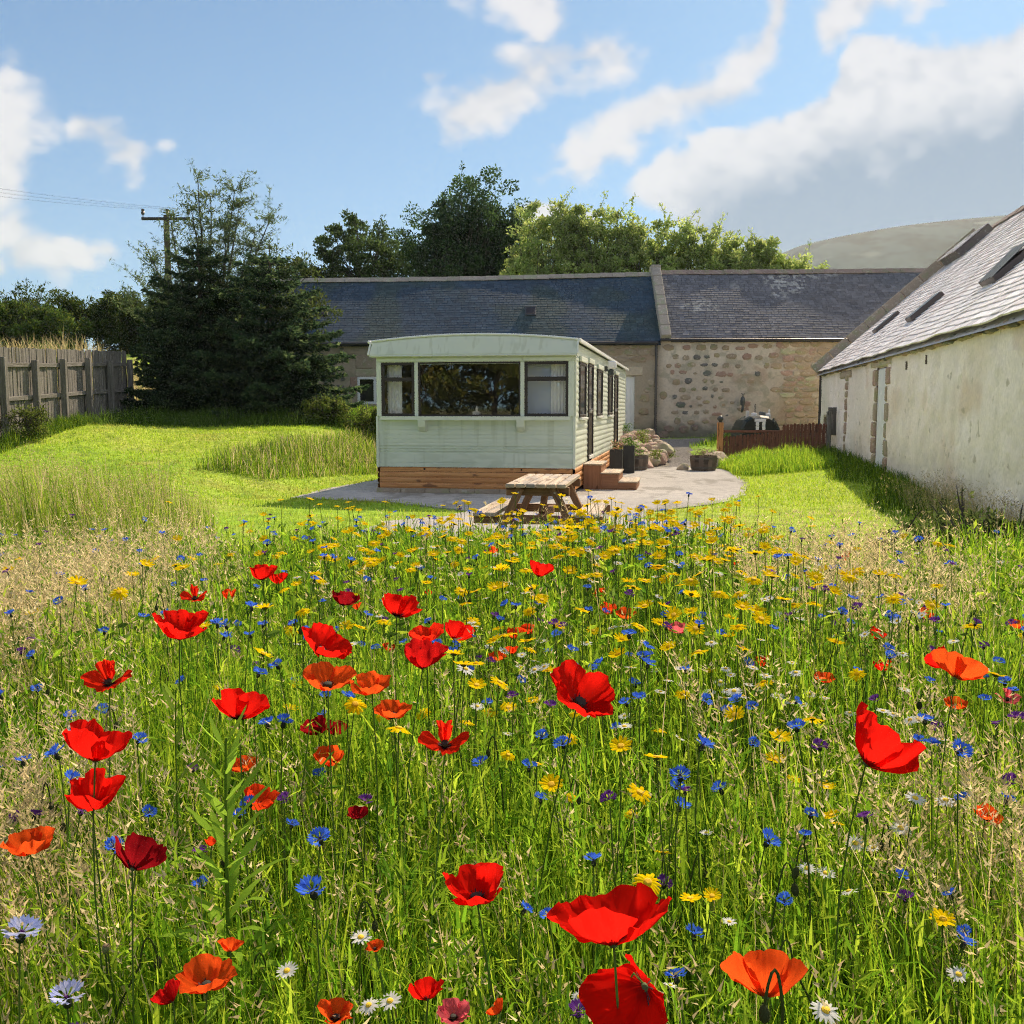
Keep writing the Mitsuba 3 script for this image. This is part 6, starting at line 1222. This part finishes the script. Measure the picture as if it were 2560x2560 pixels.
def petal(R, W, phi, e0, e1, r, lift=0.0, nu=12, ns=9, ruffle=.055, col=0, blotch=1.0, tone=1.0, edge=.20, side_curl=0.0):
    """a poppy petal about the +z axis: profile angle runs from e0 at the base to e1 at the rim"""
    u = np.linspace(-1, 1, nu); s = np.linspace(.03, 1, ns); e = e0 + (e1 - e0) * s; ds = np.diff(np.concatenate([[0], s])); rho = np.cumsum(np.cos(e) * ds); zz = np.cumsum(np.sin(e) * ds)
    U, S_ = np.meshgrid(u, s, indexing='ij'); ln = 1 - edge * np.abs(U) ** 2.4 + .035 * np.sin(U * 7 + r.random() * 6) + .02 * np.sin(U * 17 + r.random() * 6)
    RHO = np.interp(S_ * ln, s, rho); ZZ = np.interp(S_ * ln, s, zz); k1, k2, k3 = r.random(3) * 6.28
    wob = 1.35 * ruffle * S_ ** 2.2 * (np.sin(U * 4.3 + k1) + .6 * np.sin(U * 9 + k2) + .25 * np.sin(U * 19 + k3)) + .030 * S_ * np.sin(U * 21 + 3 * S_ + k3) + .012 * np.sin(U * 34 + k1) * S_
    wob = wob + .16 * S_ * (meshkit.noise(np.stack([U * 2.6 + k1 * 9, S_ * 3.2, U * 0], -1), 5) - .5) + .07 * S_ * (meshkit.noise(np.stack([U * 7 + k2 * 9, S_ * 5, U * 0], -1), 6) - .5)
    E_ = e0 + (e1 - e0) * S_; A = phi + U * W * (1 - .12 * S_)
    rr = RHO - wob * np.sin(E_); z = ZZ + wob * np.cos(E_) + lift + side_curl * U ** 2 * S_
    v = np.stack([np.cos(A) * rr, np.sin(A) * rr, z], -1).reshape(-1, 3) * R
    i, j = np.meshgrid(np.arange(nu - 1), np.arange(ns - 1), indexing='ij'); q = np.stack([i * ns + j, (i + 1) * ns + j, (i + 1) * ns + j + 1, i * ns + j + 1], -1).reshape(-1, 4)
    b = sstep(.30, .16, S_ + .05 * np.sin(U * 5 + k2)) * blotch; vein = 1 - .16 * np.abs(np.sin(U * 15 + k3)) * S_
    return v, q, np.stack([4 * col + b, vein * tone], -1).reshape(-1, 2)

RED, SCARLET, ORANGE, CRIMSON, PINK, VERMILION, DEEPRED = range(7)
def poppy(x, y, z, dia, kind, label, short):
    r = fr_; lab = label or SMALLP; k = thing('poppy_flower', lab, 'poppy', None if label else 'small far poppies')
    big = dia / max(y, .6) > .022; nu, ns = (19, 12) if big else (9, 6)
    az = r.random() * 6.28; tilt = {'cup': r.uniform(.05, .3), 'open': r.uniform(.02, .22), 'face': .55, 'back': .85, 'tilt': .65, 'fly': .38, 'nod': .30, 'hang': 2.40}[kind]
    # bearing of the lean: -y is towards the eye
    dirn = {'cup': r.uniform(0, 6.28), 'open': -math.pi / 2 + r.normal(0, .5), 'face': math.pi / 2 + r.normal(0, .5), 'back': math.pi / 2 + r.normal(0, .5), 'tilt': r.normal(0, .4) if x > .2 else r.normal(2.9, .5) * 0 + r.normal(.1, .4), 'fly': -math.pi / 2, 'nod': 2.4, 'hang': 2.35}[kind]
    ax = np.array([math.cos(dirn) * math.sin(tilt), math.sin(dirn) * math.sin(tilt), math.cos(tilt)])
    col = {'cup': RED, 'open': SCARLET, 'face': RED, 'back': RED, 'tilt': RED, 'fly': SCARLET, 'nod': RED, 'hang': RED}[kind]
    if 'orange' in lab: col = ORANGE if kind != 'cup' else VERMILION
    if 'crimson' in lab or 'dark' in lab.split(' poppy')[0]: col = CRIMSON if 'crimson' in lab or 'from behind' in lab or 'closed' in lab else DEEPRED
    if 'pink' in lab: col = PINK
    e = {'cup': (.30, 1.30), 'open': (.22, 1.02), 'face': (.30, 1.15), 'back': (.35, 1.2), 'tilt': (.28, 1.15), 'fly': (.1, .5), 'nod': (.35, 1.1), 'hang': (.35, .95)}[kind]
    rot = frame_to(ax) @ rotz(az if kind != 'fly' else 0); ext = {'cup': .62, 'open': .74, 'face': .70, 'back': .68, 'tilt': .58, 'fly': .86, 'nod': .70, 'hang': .80}[kind]; R = dia / 2 / ext
    zc = -.30 * R * ax if kind != 'fly' else -.08 * R * ax; o = np.array([x, y, z]) + zc
    cup = kind != 'fly'
    for i in range(4):
        e0, e1, W, sc = e[0] + r.normal(0, .07), e[1] + r.normal(0, .20), r.uniform(.98, 1.28), r.uniform(.90, 1.06); phi = [0, math.pi, math.pi / 2, -math.pi / 2][i] + r.normal(0, .12)
        if kind == 'fly':
            phi = [-.45, math.pi + .45, math.pi / 2 + .55, math.pi / 2 - .5][i]; e0, e1, W = ((.22, .75, 1.25), (.22, .75, 1.25), (1.05, 1.40, .95), (1.0, 1.35, .9))[i]; sc = (1, 1, 1.0, .92)[i]
        v, q, c = petal(R * sc, W, phi, e0, e1, r, .012 * (i < 2), nu, ns, .05 if cup else .075, col, 0.35 if kind in ('nod', 'back', 'hang', 'tilt', 'cup') else 1.0, tone=r.uniform(.85, 1.12)); part(k, 'petal', M().add(v @ rot.T + o, q, c), 'poppy_petal', True)
    m = M(); lathe(m, [(0, -.02), (.05, .0), (.105, .09), (.12, .16), (.10, .20), (.135, .205), (.12, .225), (0, .235)], np.array([(.07, .095, .035)] * 5 + [(.03, .03, .022)] * 3), sides=9 if big else 6, R=rot, t=(0, 0, 0)); m.v = [v_ * R + o for v_ in m.v]
    if big:
        n = 46; a = r.random(n) * 6.283; l = r.uniform(.16, .30, n); el = r.uniform(.3, 1.1, n); tip = np.stack([np.cos(a) * np.cos(el) * l, np.sin(a) * np.cos(el) * l, np.sin(el) * l + .02], 1); s = np.stack([-np.sin(a), np.cos(a), 0 * a], 1) * .012; v = np.stack([tip * .15, tip - s, tip * 1.12, tip + s], 1) * R; m.add((v @ rot.T + o).reshape(-1, 3), (np.array([[0, 1, 2], [0, 2, 3]])[None] + 4 * np.arange(n)[:, None, None]).reshape(-1, 3), None, (.018, .014, .02))
    part(k, 'seed_head', m, 'matte', True)
    up = ax if kind not in ('nod', 'back') else np.array([0, 0, 1.0]); stem_to(k, o, np.array([ax[0] * .3, ax[1] * .3, 1]) if kind != 'hang' else np.array([-.3, .2, -.5]), r, .0013 if big else .0018, (.15, .24, .06), hook=kind == 'hang'); return k
SMALLP = 'small red or orange poppy half hidden among the grass of the meadow'
PK = [(poppy(*p), p) for p in POPPIES]

# shared heads of the smaller flowers: petals, centre, cup
def marigold_mesh(seed, droop, npet=14, wide=.30):
    r = np.random.default_rng(seed); pm, cm, gm = M(), M(), M()
    for i in range(npet):
        a = 2 * math.pi * i / npet + r.normal(0, .06); l = r.uniform(.88, 1.08); dz = droop + r.normal(0, .08); rad = np.array([math.cos(a), math.sin(a), 0]); sd = np.array([-math.sin(a), math.cos(a), 0]); w = wide * r.uniform(.85, 1.1); z1 = .06 + dz * .35; z2 = .05 + dz; up = np.array([0, 0, 1.0])
        v = [rad * .22 - sd * w * .25 + up * .06, rad * .22 + sd * w * .25 + up * .06, rad * l * .6 - sd * w * .55 + up * (z1 - .02), rad * l * .6 + up * (z1 + .03), rad * l * .6 + sd * w * .55 + up * (z1 - .02), rad * l * .96 - sd * w * .42 + up * z2, rad * l + up * (z2 + .02), rad * l * .96 + sd * w * .42 + up * z2]
        pm.add(v, [[0, 3, 2], [0, 1, 3], [1, 4, 3], [2, 3, 6], [2, 6, 5], [3, 4, 7], [3, 7, 6]], None, np.array([(.93, .68, .006), (.91, .60, .004), (.95, .74, .010)][i % 3]) * r.uniform(.9, 1.08))
    lathe(cm, [(.30, .05), (.29, .13), (.20, .19), (.0, .20)], np.array([(.55, .30, .01), (.70, .42, .012), (.74, .46, .015), (.60, .34, .012)]), sides=10)
    lathe(gm, [(.05, -.16), (.20, -.12), (.30, .0), (.30, .05)], (.14, .19, .05), sides=8); return pm, cm, gm
def daisy_mesh(seed, droop):
    r = np.random.default_rng(seed); pm, cm, gm = M(), M(), M()
    for i in range(17):
        a = 2 * math.pi * i / 17 + r.normal(0, .05); l = r.uniform(.9, 1.06); rad = np.array([math.cos(a), math.sin(a), 0]); sd = np.array([-math.sin(a), math.cos(a), 0]); z2 = droop + r.normal(0, .06); up = np.array([0, 0, 1.0]); w = .15
        v = [rad * .2 - sd * w * .5, rad * .2 + sd * w * .5, rad * l * .6 - sd * w * .8 + up * z2 * .4, rad * l * .6 + sd * w * .8 + up * z2 * .4, rad * l - sd * w * .35 + up * z2, rad * l + sd * w * .35 + up * z2]
        pm.add(v, [[0, 1, 3], [0, 3, 2], [2, 3, 5], [2, 5, 4]], None, np.array((.78, .79, .78)) * r.uniform(.92, 1.04))
    lathe(cm, [(.30, .0), (.28, .09), (.16, .16), (0, .18)], np.array([(.62, .38, .02), (.75, .50, .03), (.78, .54, .04), (.70, .48, .04)]), sides=9); lathe(gm, [(.04, -.12), (.22, -.08), (.27, .0)], (.12, .17, .06), sides=7); return pm, cm, gm
def cornflower_mesh(seed, cols, inner):
    r = np.random.default_rng(seed); pm, cm, gm = M(), M(), M(); up = np.array([0, 0, 1.0])
    for i in range(10):
        a = 2 * math.pi * i / 10 + r.normal(0, .12); el = r.uniform(.15, .75); rad = np.array([math.cos(a) * math.cos(el), math.sin(a) * math.cos(el), math.sin(el)]); sd = np.array([-math.sin(a), math.cos(a), 0]); l = r.uniform(.85, 1.1); base = up * .18 + rad * .12; v = [base]
        for k, t in enumerate(np.linspace(-1, 1, 7)): v.append(base + rad * l * (.92 if k % 2 else .70) * (1 - .12 * t * t) + sd * t * .36 + np.cross(rad, sd) * (.07 * (1 - t * t)))
        mid = base + rad * l * .42; v += [mid - sd * .10, mid + sd * .10]
        pm.add(v, [[0, 8, 9], [8, 1, 2], [8, 2, 3], [8, 3, 4], [8, 4, 9], [9, 4, 5], [9, 5, 6], [9, 6, 7]], None, np.asarray(cols[i % len(cols)]) * r.uniform(.8, 1.25))
    for i in range(14):
        a = r.random() * 6.283; d = np.array([math.cos(a) * r.random() * .45, math.sin(a) * r.random() * .45, 1.0]); s = np.array([-math.sin(a), math.cos(a), 0]) * .03; b = up * .2 + d * [.2, .2, 0]; cm.add([b - s, b + s, b + d * r.uniform(.22, .40)], [[0, 1, 2]], None, np.asarray(inner) * r.uniform(.8, 1.2))
    lathe(gm, [(.05, -.42), (.20, -.30), (.25, -.10), (.17, .14), (.19, .22)], np.array([(.05, .08, .03), (.06, .09, .035), (.05, .07, .035), (.05, .05, .04), (.04, .05, .05)]), sides=8); return pm, cm, gm
BLUES = [(.060, .17, .78), (.085, .21, .85), (.045, .12, .66)]; PALE = [(.42, .48, .80), (.55, .58, .82)]; PURP = [(.16, .05, .30), (.12, .035, .22)]
PROTO = {'corn_marigold': [marigold_mesh(s, d) for s, d in ((1, .10), (2, -.10), (3, .22), (4, -.24))], 'oxeye_daisy': [daisy_mesh(s, d) for s, d in ((5, .02), (6, -.14), (7, .10))], 'cornflower': [cornflower_mesh(8, BLUES, (.10, .03, .26)), cornflower_mesh(9, BLUES, (.14, .03, .25)), cornflower_mesh(10, BLUES[:2], (.07, .03, .3))], 'pale_cornflower': [cornflower_mesh(11, PALE, (.16, .03, .22))], 'purple_cornflower': [cornflower_mesh(12, PURP, (.20, .03, .18))]}
PLY = {k: [[shape(pm, 'petal'), shape(cm, 'matte'), shape(gm, 'leaf')] for pm, cm, gm in v] for k, v in PROTO.items()}

def near_label(kind, x, y):
    """names a flower by the nearest named poppy and the side it stands on"""
    best = min(((math.hypot(p[0] - x, (p[1] - y) * .6), p) for _, p in PK if p[6]), key=lambda t: t[0])
    if best[0] > .42: return None
    dx, dy = x - best[1][0], y - best[1][1]; side = ('left of' if dx < 0 else 'right of') if abs(dx) > abs(dy) * .45 else ('beyond' if dy > 0 else 'in front of')
    return f'{kind} {side} {best[1][6]}'
TAKEN = set()
def flower(name, cat, kind_words, x, y, z, dia, group, group_label, parts=True, tilt=None):
    r = fr_; lab = near_label(kind_words, x, y) if parts else None
    if lab in TAKEN or (lab and len(lab.split()) > 16): lab = None
    if lab: TAKEN.add(lab)
    base = {'pale_cornflower': 'cornflower', 'purple_cornflower': 'cornflower'}.get(name, name); k = thing(base, lab or group_label, cat, None if lab else group); pr = PLY[name]; three = pr[int(r.integers(len(pr)))]
    t = r.uniform(.1, .6) if tilt is None else tilt; a = (-math.pi / 2 if r.random() < .45 else r.random() * 6.283) + r.normal(0, .5); ax = np.array([math.cos(a) * math.sin(t), math.sin(a) * math.sin(t), math.cos(t)])
    Rm = np.eye(4); Rm[:3, :3] = (frame_to(ax) @ rotz(r.random() * 6.28)) * dia / 2 * r.uniform(.92, 1.08); Rm[:3, 3] = (x, y, z)
    for s, nm in zip(three, ('petals', 'centre', 'cup')): scene[f'{k}__{nm}'] = {**s, 'to_world': T(Rm.tolist())}
    o = np.array([x, y, z]) - ax * dia * (.2 if 'corn' in base and base != 'corn_marigold' else .08); stem_to(k, o, np.array([ax[0] * .4, ax[1] * .4, 1]), r, .0013 + .00012 * y, (.13, .20, .045), 3, 6)
for x, y, z, d in CORNFLOWERS:
    pale = x < -.45 and y < 1.4; flower('pale_cornflower' if pale else 'cornflower', 'cornflower', 'pale blue cornflower' if pale else 'blue cornflower', x, y, z, d, 'blue cornflowers in the near meadow', 'blue cornflower among the grass in the nearer part of the meadow')
for x, y, z, d in MARIGOLDS: flower('corn_marigold', 'marigold', 'yellow corn marigold', x, y, z, d, 'yellow marigolds in the near meadow', 'yellow corn marigold among the grass in the nearer part of the meadow')
for x, y, z, d in DAISIES: flower('oxeye_daisy', 'daisy', 'white daisy', x, y, z, d, 'white daisies in the near meadow', 'white yellow-eyed daisy among the grass in the nearer part of the meadow', tilt=fr_.uniform(.1, .45))
def sow(n, fn, dens, zr, ymin, ymax):
    c = 0
    for _ in range(n * 40):
        y = fr_.uniform(ymin, ymax); x = fr_.uniform(-1, 1) * .53 * y
        if y > float(edge_y(np.array(x))) - .1 or shapely.contains_xy(PADP.buffer(-.3), x, y) or fr_.random() > dens(x, y): continue
        top = float(hmap(np.array([x]), np.array([y]))[0]) * fr_.uniform(*zr) + .07; fn(x, y, float(gz(x, y)) + max(top, .14)); c += 1
        if c >= n: return
gs = lambda x, y, cx, cy, sx, sy: math.exp(-((x - cx) / sx) ** 2 - ((y - cy) / sy) ** 2)
def mari(x, y, z, g, gl): flower('corn_marigold', 'marigold', '', x, y, z, fr_.uniform(.050, .066), g, gl, parts=False)
sow(200, lambda x, y, z: mari(x, y, z, 'yellow marigolds in front of the picnic table', 'yellow corn marigold in the dense patch in front of the picnic table'), lambda x, y: min(1, gs(x, y, .55, 4.9, .75, 1.3) * 1.4 + gs(x, y, 1.25, 5.8, .35, .7) * .8 + gs(x, y, -.5, 5.0, .55, 1.2) * .5 + gs(x, y, .3, 3.3, .8, .8) * .5), (.90, 1.12), 2.6, 7.5)
sow(85, lambda x, y, z: mari(x, y, z, 'yellow marigolds farthest back', 'small yellow corn marigold at the far edge of the meadow'), lambda x, y: min(1, gs(x, y, .9, 8.4, 1.3, 1.2) + gs(x, y, -1.4, 8.0, .8, 1.2) * .5), (1.0, 1.3), 6.5, 10.0)
sow(130, lambda x, y, z: flower('cornflower' if fr_.random() < .8 else 'purple_cornflower', 'cornflower', '', x, y, z, fr_.uniform(.034, .046), 'cornflowers farther back in the meadow', 'small blue or purple cornflower farther back in the meadow', parts=False), lambda x, y: .25 + gs(x, y, .4, 5, 1.8, 2.5) * .6, (.85, 1.15), 2.6, 9.0)
sow(90, lambda x, y, z: flower('oxeye_daisy', 'daisy', '', x, y, z, fr_.uniform(.032, .042), 'daisies farther back in the meadow', 'small white daisy farther back in the meadow', parts=False, tilt=fr_.uniform(.05, .3)), lambda x, y: gs(x, y, .55, 4.2, .9, 2.0) + gs(x, y, .9, 2.9, .35, .5), (.80, 1.0), 2.4, 8.0)
sow(60, lambda x, y, z: flower('purple_cornflower' if fr_.random() < .4 else 'cornflower', 'cornflower', 'cornflower', x, y, z, fr_.uniform(.03, .042), 'dark faded cornflowers low in the near meadow', 'faded dark blue or purple cornflower low in the near meadow', parts=False), lambda x, y: 1.0, (.75, 1.05), 1.15, 3.6)

# past the first three hundred of a kind: the smaller, farther heads, each kind as one mesh
def bulk(name, cat, label, kinds, n, dens, zr, dia, ymin, ymax):
    m = M(); q = np.random.default_rng(len(label) + n); c = 0
    for _ in range(n * 60):
        y = q.uniform(ymin, ymax); x = q.uniform(-1, 1) * .53 * y
        if q.random() > dens(x, y) or y > float(edge_y(np.array(x))) - .1 or shapely.contains_xy(PADP.buffer(-.3), x, y): continue
        z = float(gz(x, y)) + max(float(hmap(np.array([x]), np.array([y]))[0]) * q.uniform(*zr) + .06, .14); pr = PROTO[kinds[int(q.integers(len(kinds)))]]; three = pr[int(q.integers(len(pr)))]; a, t = q.random() * 6.283, q.uniform(.1, .6); ax = np.array([math.cos(a) * math.sin(t), math.sin(a) * math.sin(t) - .15, math.cos(t)]); Rm = frame_to(ax) @ rotz(q.random() * 6.28) * q.uniform(*dia) / 2
        for part_ in three[:2]:
            v, f, u, col = part_.arrays(); m.add(v @ Rm.T + [x, y, z], f, None, col)
        tube(m, [(x + q.normal(0, .04), y + q.normal(0, .04), float(gz(x, y))), (x, y, z - .012)], .0018, 3, (.13, .2, .045), cap=False); c += 1
        if c >= n: break
    stuff(name, m, 'petal', label, cat)
bulk('far_marigolds', 'marigold', 'more yellow corn marigolds crowding the back of the meadow', ['corn_marigold'], 210, lambda x, y: min(1, gs(x, y, .6, 5.6, 1.1, 1.9) + gs(x, y, -.9, 6.5, .9, 1.6) * .5 + gs(x, y, .3, 3.4, 1.0, .9) * .4), (.85, 1.12), (.046, .06), 2.7, 9.6)
bulk('far_cornflowers', 'cornflower', 'more small blue cornflowers scattered through the meadow', ['cornflower', 'cornflower', 'purple_cornflower'], 190, lambda x, y: .5 + gs(x, y, .5, 4, 1.6, 2.5) * .5, (.8, 1.1), (.034, .046), 1.9, 9.0)
bulk('far_daisies', 'daisy', 'more small white daisies among the marigolds', ['oxeye_daisy'], 90, lambda x, y: gs(x, y, .6, 4.4, 1.1, 2.2), (.8, 1.02), (.03, .04), 2.4, 8.0)

# hanging poppy buds and dark seed capsules
def bud(x, y, z, s, hang, lab=None):
    r = fr_; k = thing('poppy_bud' if hang else 'seed_capsule', lab or ('dark hairy poppy bud hanging from a hooked stem in the meadow' if hang else 'brownish green seed capsule on a stem in the meadow'), 'bud' if hang else 'seed head', None if lab else ('hanging poppy buds' if hang else 'seed capsules')); m = M(); o = np.array([x, y, z])
    if hang:
        lathe(m, [(0, -1.05), (.30, -.92), (.50, -.45), (.52, .05), (.36, .55), (.12, .78), (0, .8)], np.array((.085, .105, .045)) * r.uniform(.7, 1.3), sides=9); n = 60; a = r.random(n) * 6.283; t = r.uniform(-.9, .7, n); rad = np.interp(t, [-1.05, -.92, -.45, .05, .55, .8], [0, .3, .5, .52, .36, .1]); p = np.stack([np.cos(a) * rad, np.sin(a) * rad, t], 1); d = np.stack([np.cos(a), np.sin(a), r.normal(0, .3, n)], 1) * .22; s_ = np.stack([-np.sin(a), np.cos(a), 0 * a], 1) * .02; m.add(np.stack([p - s_, p + s_, p + d], 1).reshape(-1, 3), np.arange(3 * n).reshape(-1, 3), None, (.16, .17, .09)); top = .8
    else: lathe(m, [(0, -.7), (.25, -.6), (.46, -.1), (.44, .35), (.30, .5), (.42, .52), (.36, .62), (0, .66)], np.array([(.14, .16, .07)] * 5 + [(.12, .09, .06)] * 3) * r.uniform(.6, 1.3), sides=9)
    m.v = [v * s for v in m.v]; m.move(rotx(r.normal(0, .15)) @ roty(r.normal(0, .15)), o); part(k, 'bud' if hang else 'capsule', m, 'leaf' if hang else 'matte', True)
    if hang:
        q = o + [0, 0, s * .8]; ex = r.choice([-1, 1]) * r.uniform(.018, .032); mid = np.array([x + ex, y + r.normal(0, .01), z + .02 + s]); foot = np.array([x + ex * 1.8 + r.normal(0, .05), y + r.normal(0, .05), 0]); foot[2] = float(gz(foot[0], foot[1])); arc = bez(mid - [0, 0, .03], mid + [-ex * .45, 0, .055], q, 7); pts = np.vstack([bez(foot, foot + [0, 0, .35], mid - [0, 0, .03], 7)[:-1], arc]); m = M(); tube(m, pts, .0017, 4, (.10, .14, .045), cap=False); part(k, 'stem', m, 'leaf')
    else: stem_to(k, o - [0, 0, s * .6], (0, 0, 1), r, .0016, (.10, .15, .045), 4, 7)
BUDS = [(0.51,1.73,0.7,0.0131),(0.78,2.11,0.5,0.012),(-0.22,3.29,0.5,0.0125),(-0.2,3.9,0.5,0.0123),(-0.64,2.99,0.86,0.0132),(-0.77,2.97,0.67,0.0132),(-0.27,2.46,0.5,0.0109),(-0.63,2.31,0.51,0.0132),(-0.99,2.08,0.68,0.0132),(-0.97,2.09,0.63,0.0132),(1.09,2.62,0.74,0.0133),(1.09,2.46,0.5,0.0093),(0.45,1.74,0.5,0.0077),(-0.86,2.88,0.5,0.0128),(-0.1,1.89,0.5,0.0084),(0.12,1.69,0.5,0.0107),(0.22,2.6,0.5,0.0099),(1.51,2.97,0.57,0.0132),(-0.86,2.46,0.5,0.0125),(-0.25,1.7,0.5,0.0097),(-0.85,1.91,0.5,0.0097),(-0.35,1.93,0.5,0.0073),(0.69,1.79,0.5,0.0068),(-0.19,3.29,0.5,0.0104)]
for x, y, z, s in BUDS: bud(x, y, z, s, True)
for _ in range(34):
    y = .95 + 3.2 * fr_.random() ** 1.4; x = fr_.uniform(-.5, .5) * y; bud(x, y, float(gz(x, y)) + float(hmap(np.array([x]), np.array([y]))[0]) * fr_.uniform(.75, 1.1) + .03, fr_.uniform(.009, .013), fr_.random() < .5)
bud(.262, .985, .905, .011, True, 'dark poppy bud in front of the fan-shaped poppy at the bottom right')
# one bright leafy weed stands out in front at the left, another stalk at the right
def leafy_weed(x, y, ztop, label, seed, n, L, wl, cols, rad=.005):
    r = np.random.default_rng(seed); k = thing('leafy_weed', label, 'plant'); z0 = float(gz(x, y)); m = M(); pts = bez((x + .01, y, z0), (x - .015, y, (z0 + ztop) / 2), (x, y, ztop), 10); tube(m, pts, np.linspace(rad, rad * .35, 10), 6, (.16, .26, .04)); part(k, 'stem', m, 'leaf')
    for i in range(n):
        t = .22 + .78 * i / n; p = np.array([np.interp(t, np.linspace(0, 1, 10), pts[:, c]) for c in range(3)]); a = i * 2.4 + r.normal(0, .25); l = L * (1.15 - .75 * t) * r.uniform(.8, 1.2); rise = .25 + .75 * t; s = np.linspace(0, 1, 7)[:, None]; d = np.array([math.cos(a), math.sin(a), 0])
        c = p + d * l * s * (1 - .25 * s * rise) + np.array([0, 0, 1.0]) * l * (rise * s - (.75 * (1.1 - t)) * s * s); sd = np.array([-math.sin(a), math.cos(a), 0]); w = wl * l * np.sin(np.pi * (.08 + .92 * s[:, 0])) ** .8; w[1:-1:2] *= 1.35; w = w[:, None]
        v = np.vstack([c - sd * w + [0, 0, .1 * wl * l], c, c + sd * w + [0, 0, .1 * wl * l]]); q = [[j, j + 1, 7 + j + 1, 7 + j] for j in range(6)] + [[7 + j, 7 + j + 1, 14 + j + 1, 14 + j] for j in range(6)]; part(k, 'leaf', M().add(v, q, None, np.asarray(cols) * r.uniform(.8, 1.2)), 'leaf', True)
leafy_weed(-.475, 1.62, .985, 'bright green leafy weed with narrow leaves, standing out at the left of the meadow', 501, 72, .17, .060, (.30, .50, .05), .006)
leafy_weed(.55, 1.18, .70, 'jagged bright green stalk low at the right of the meadow', 502, 30, .12, .07, (.26, .44, .05), .005)
leafy_weed(-.72, 2.1, .93, 'pale green leafy stalk behind the flag-petalled poppy at the left', 503, 24, .14, .07, (.20, .32, .04), .004)
# ------------------------------------------------------------------ summer haze: thin air between here and the hill
scene['haze_air'] = {'type': 'homogeneous', 'albedo': {'type': 'rgb', 'value': [.76, .88, .99]}, 'sigma_t': .00020, 'phase': {'type': 'hg', 'g': .1}}
scene['haze'] = {'type': 'cube', 'to_world': T().translate([0, 675, 137]).scale([1850, 1115, 142]), 'bsdf': {'type': 'null'}, 'interior': {'type': 'ref', 'id': 'haze_air'}}
labels['haze'] = {'label': 'thin summer haze that pales the distant hill', 'category': 'haze', 'kind': 'stuff'}
scene['camera']['medium'] = {'type': 'ref', 'id': 'haze_air'}
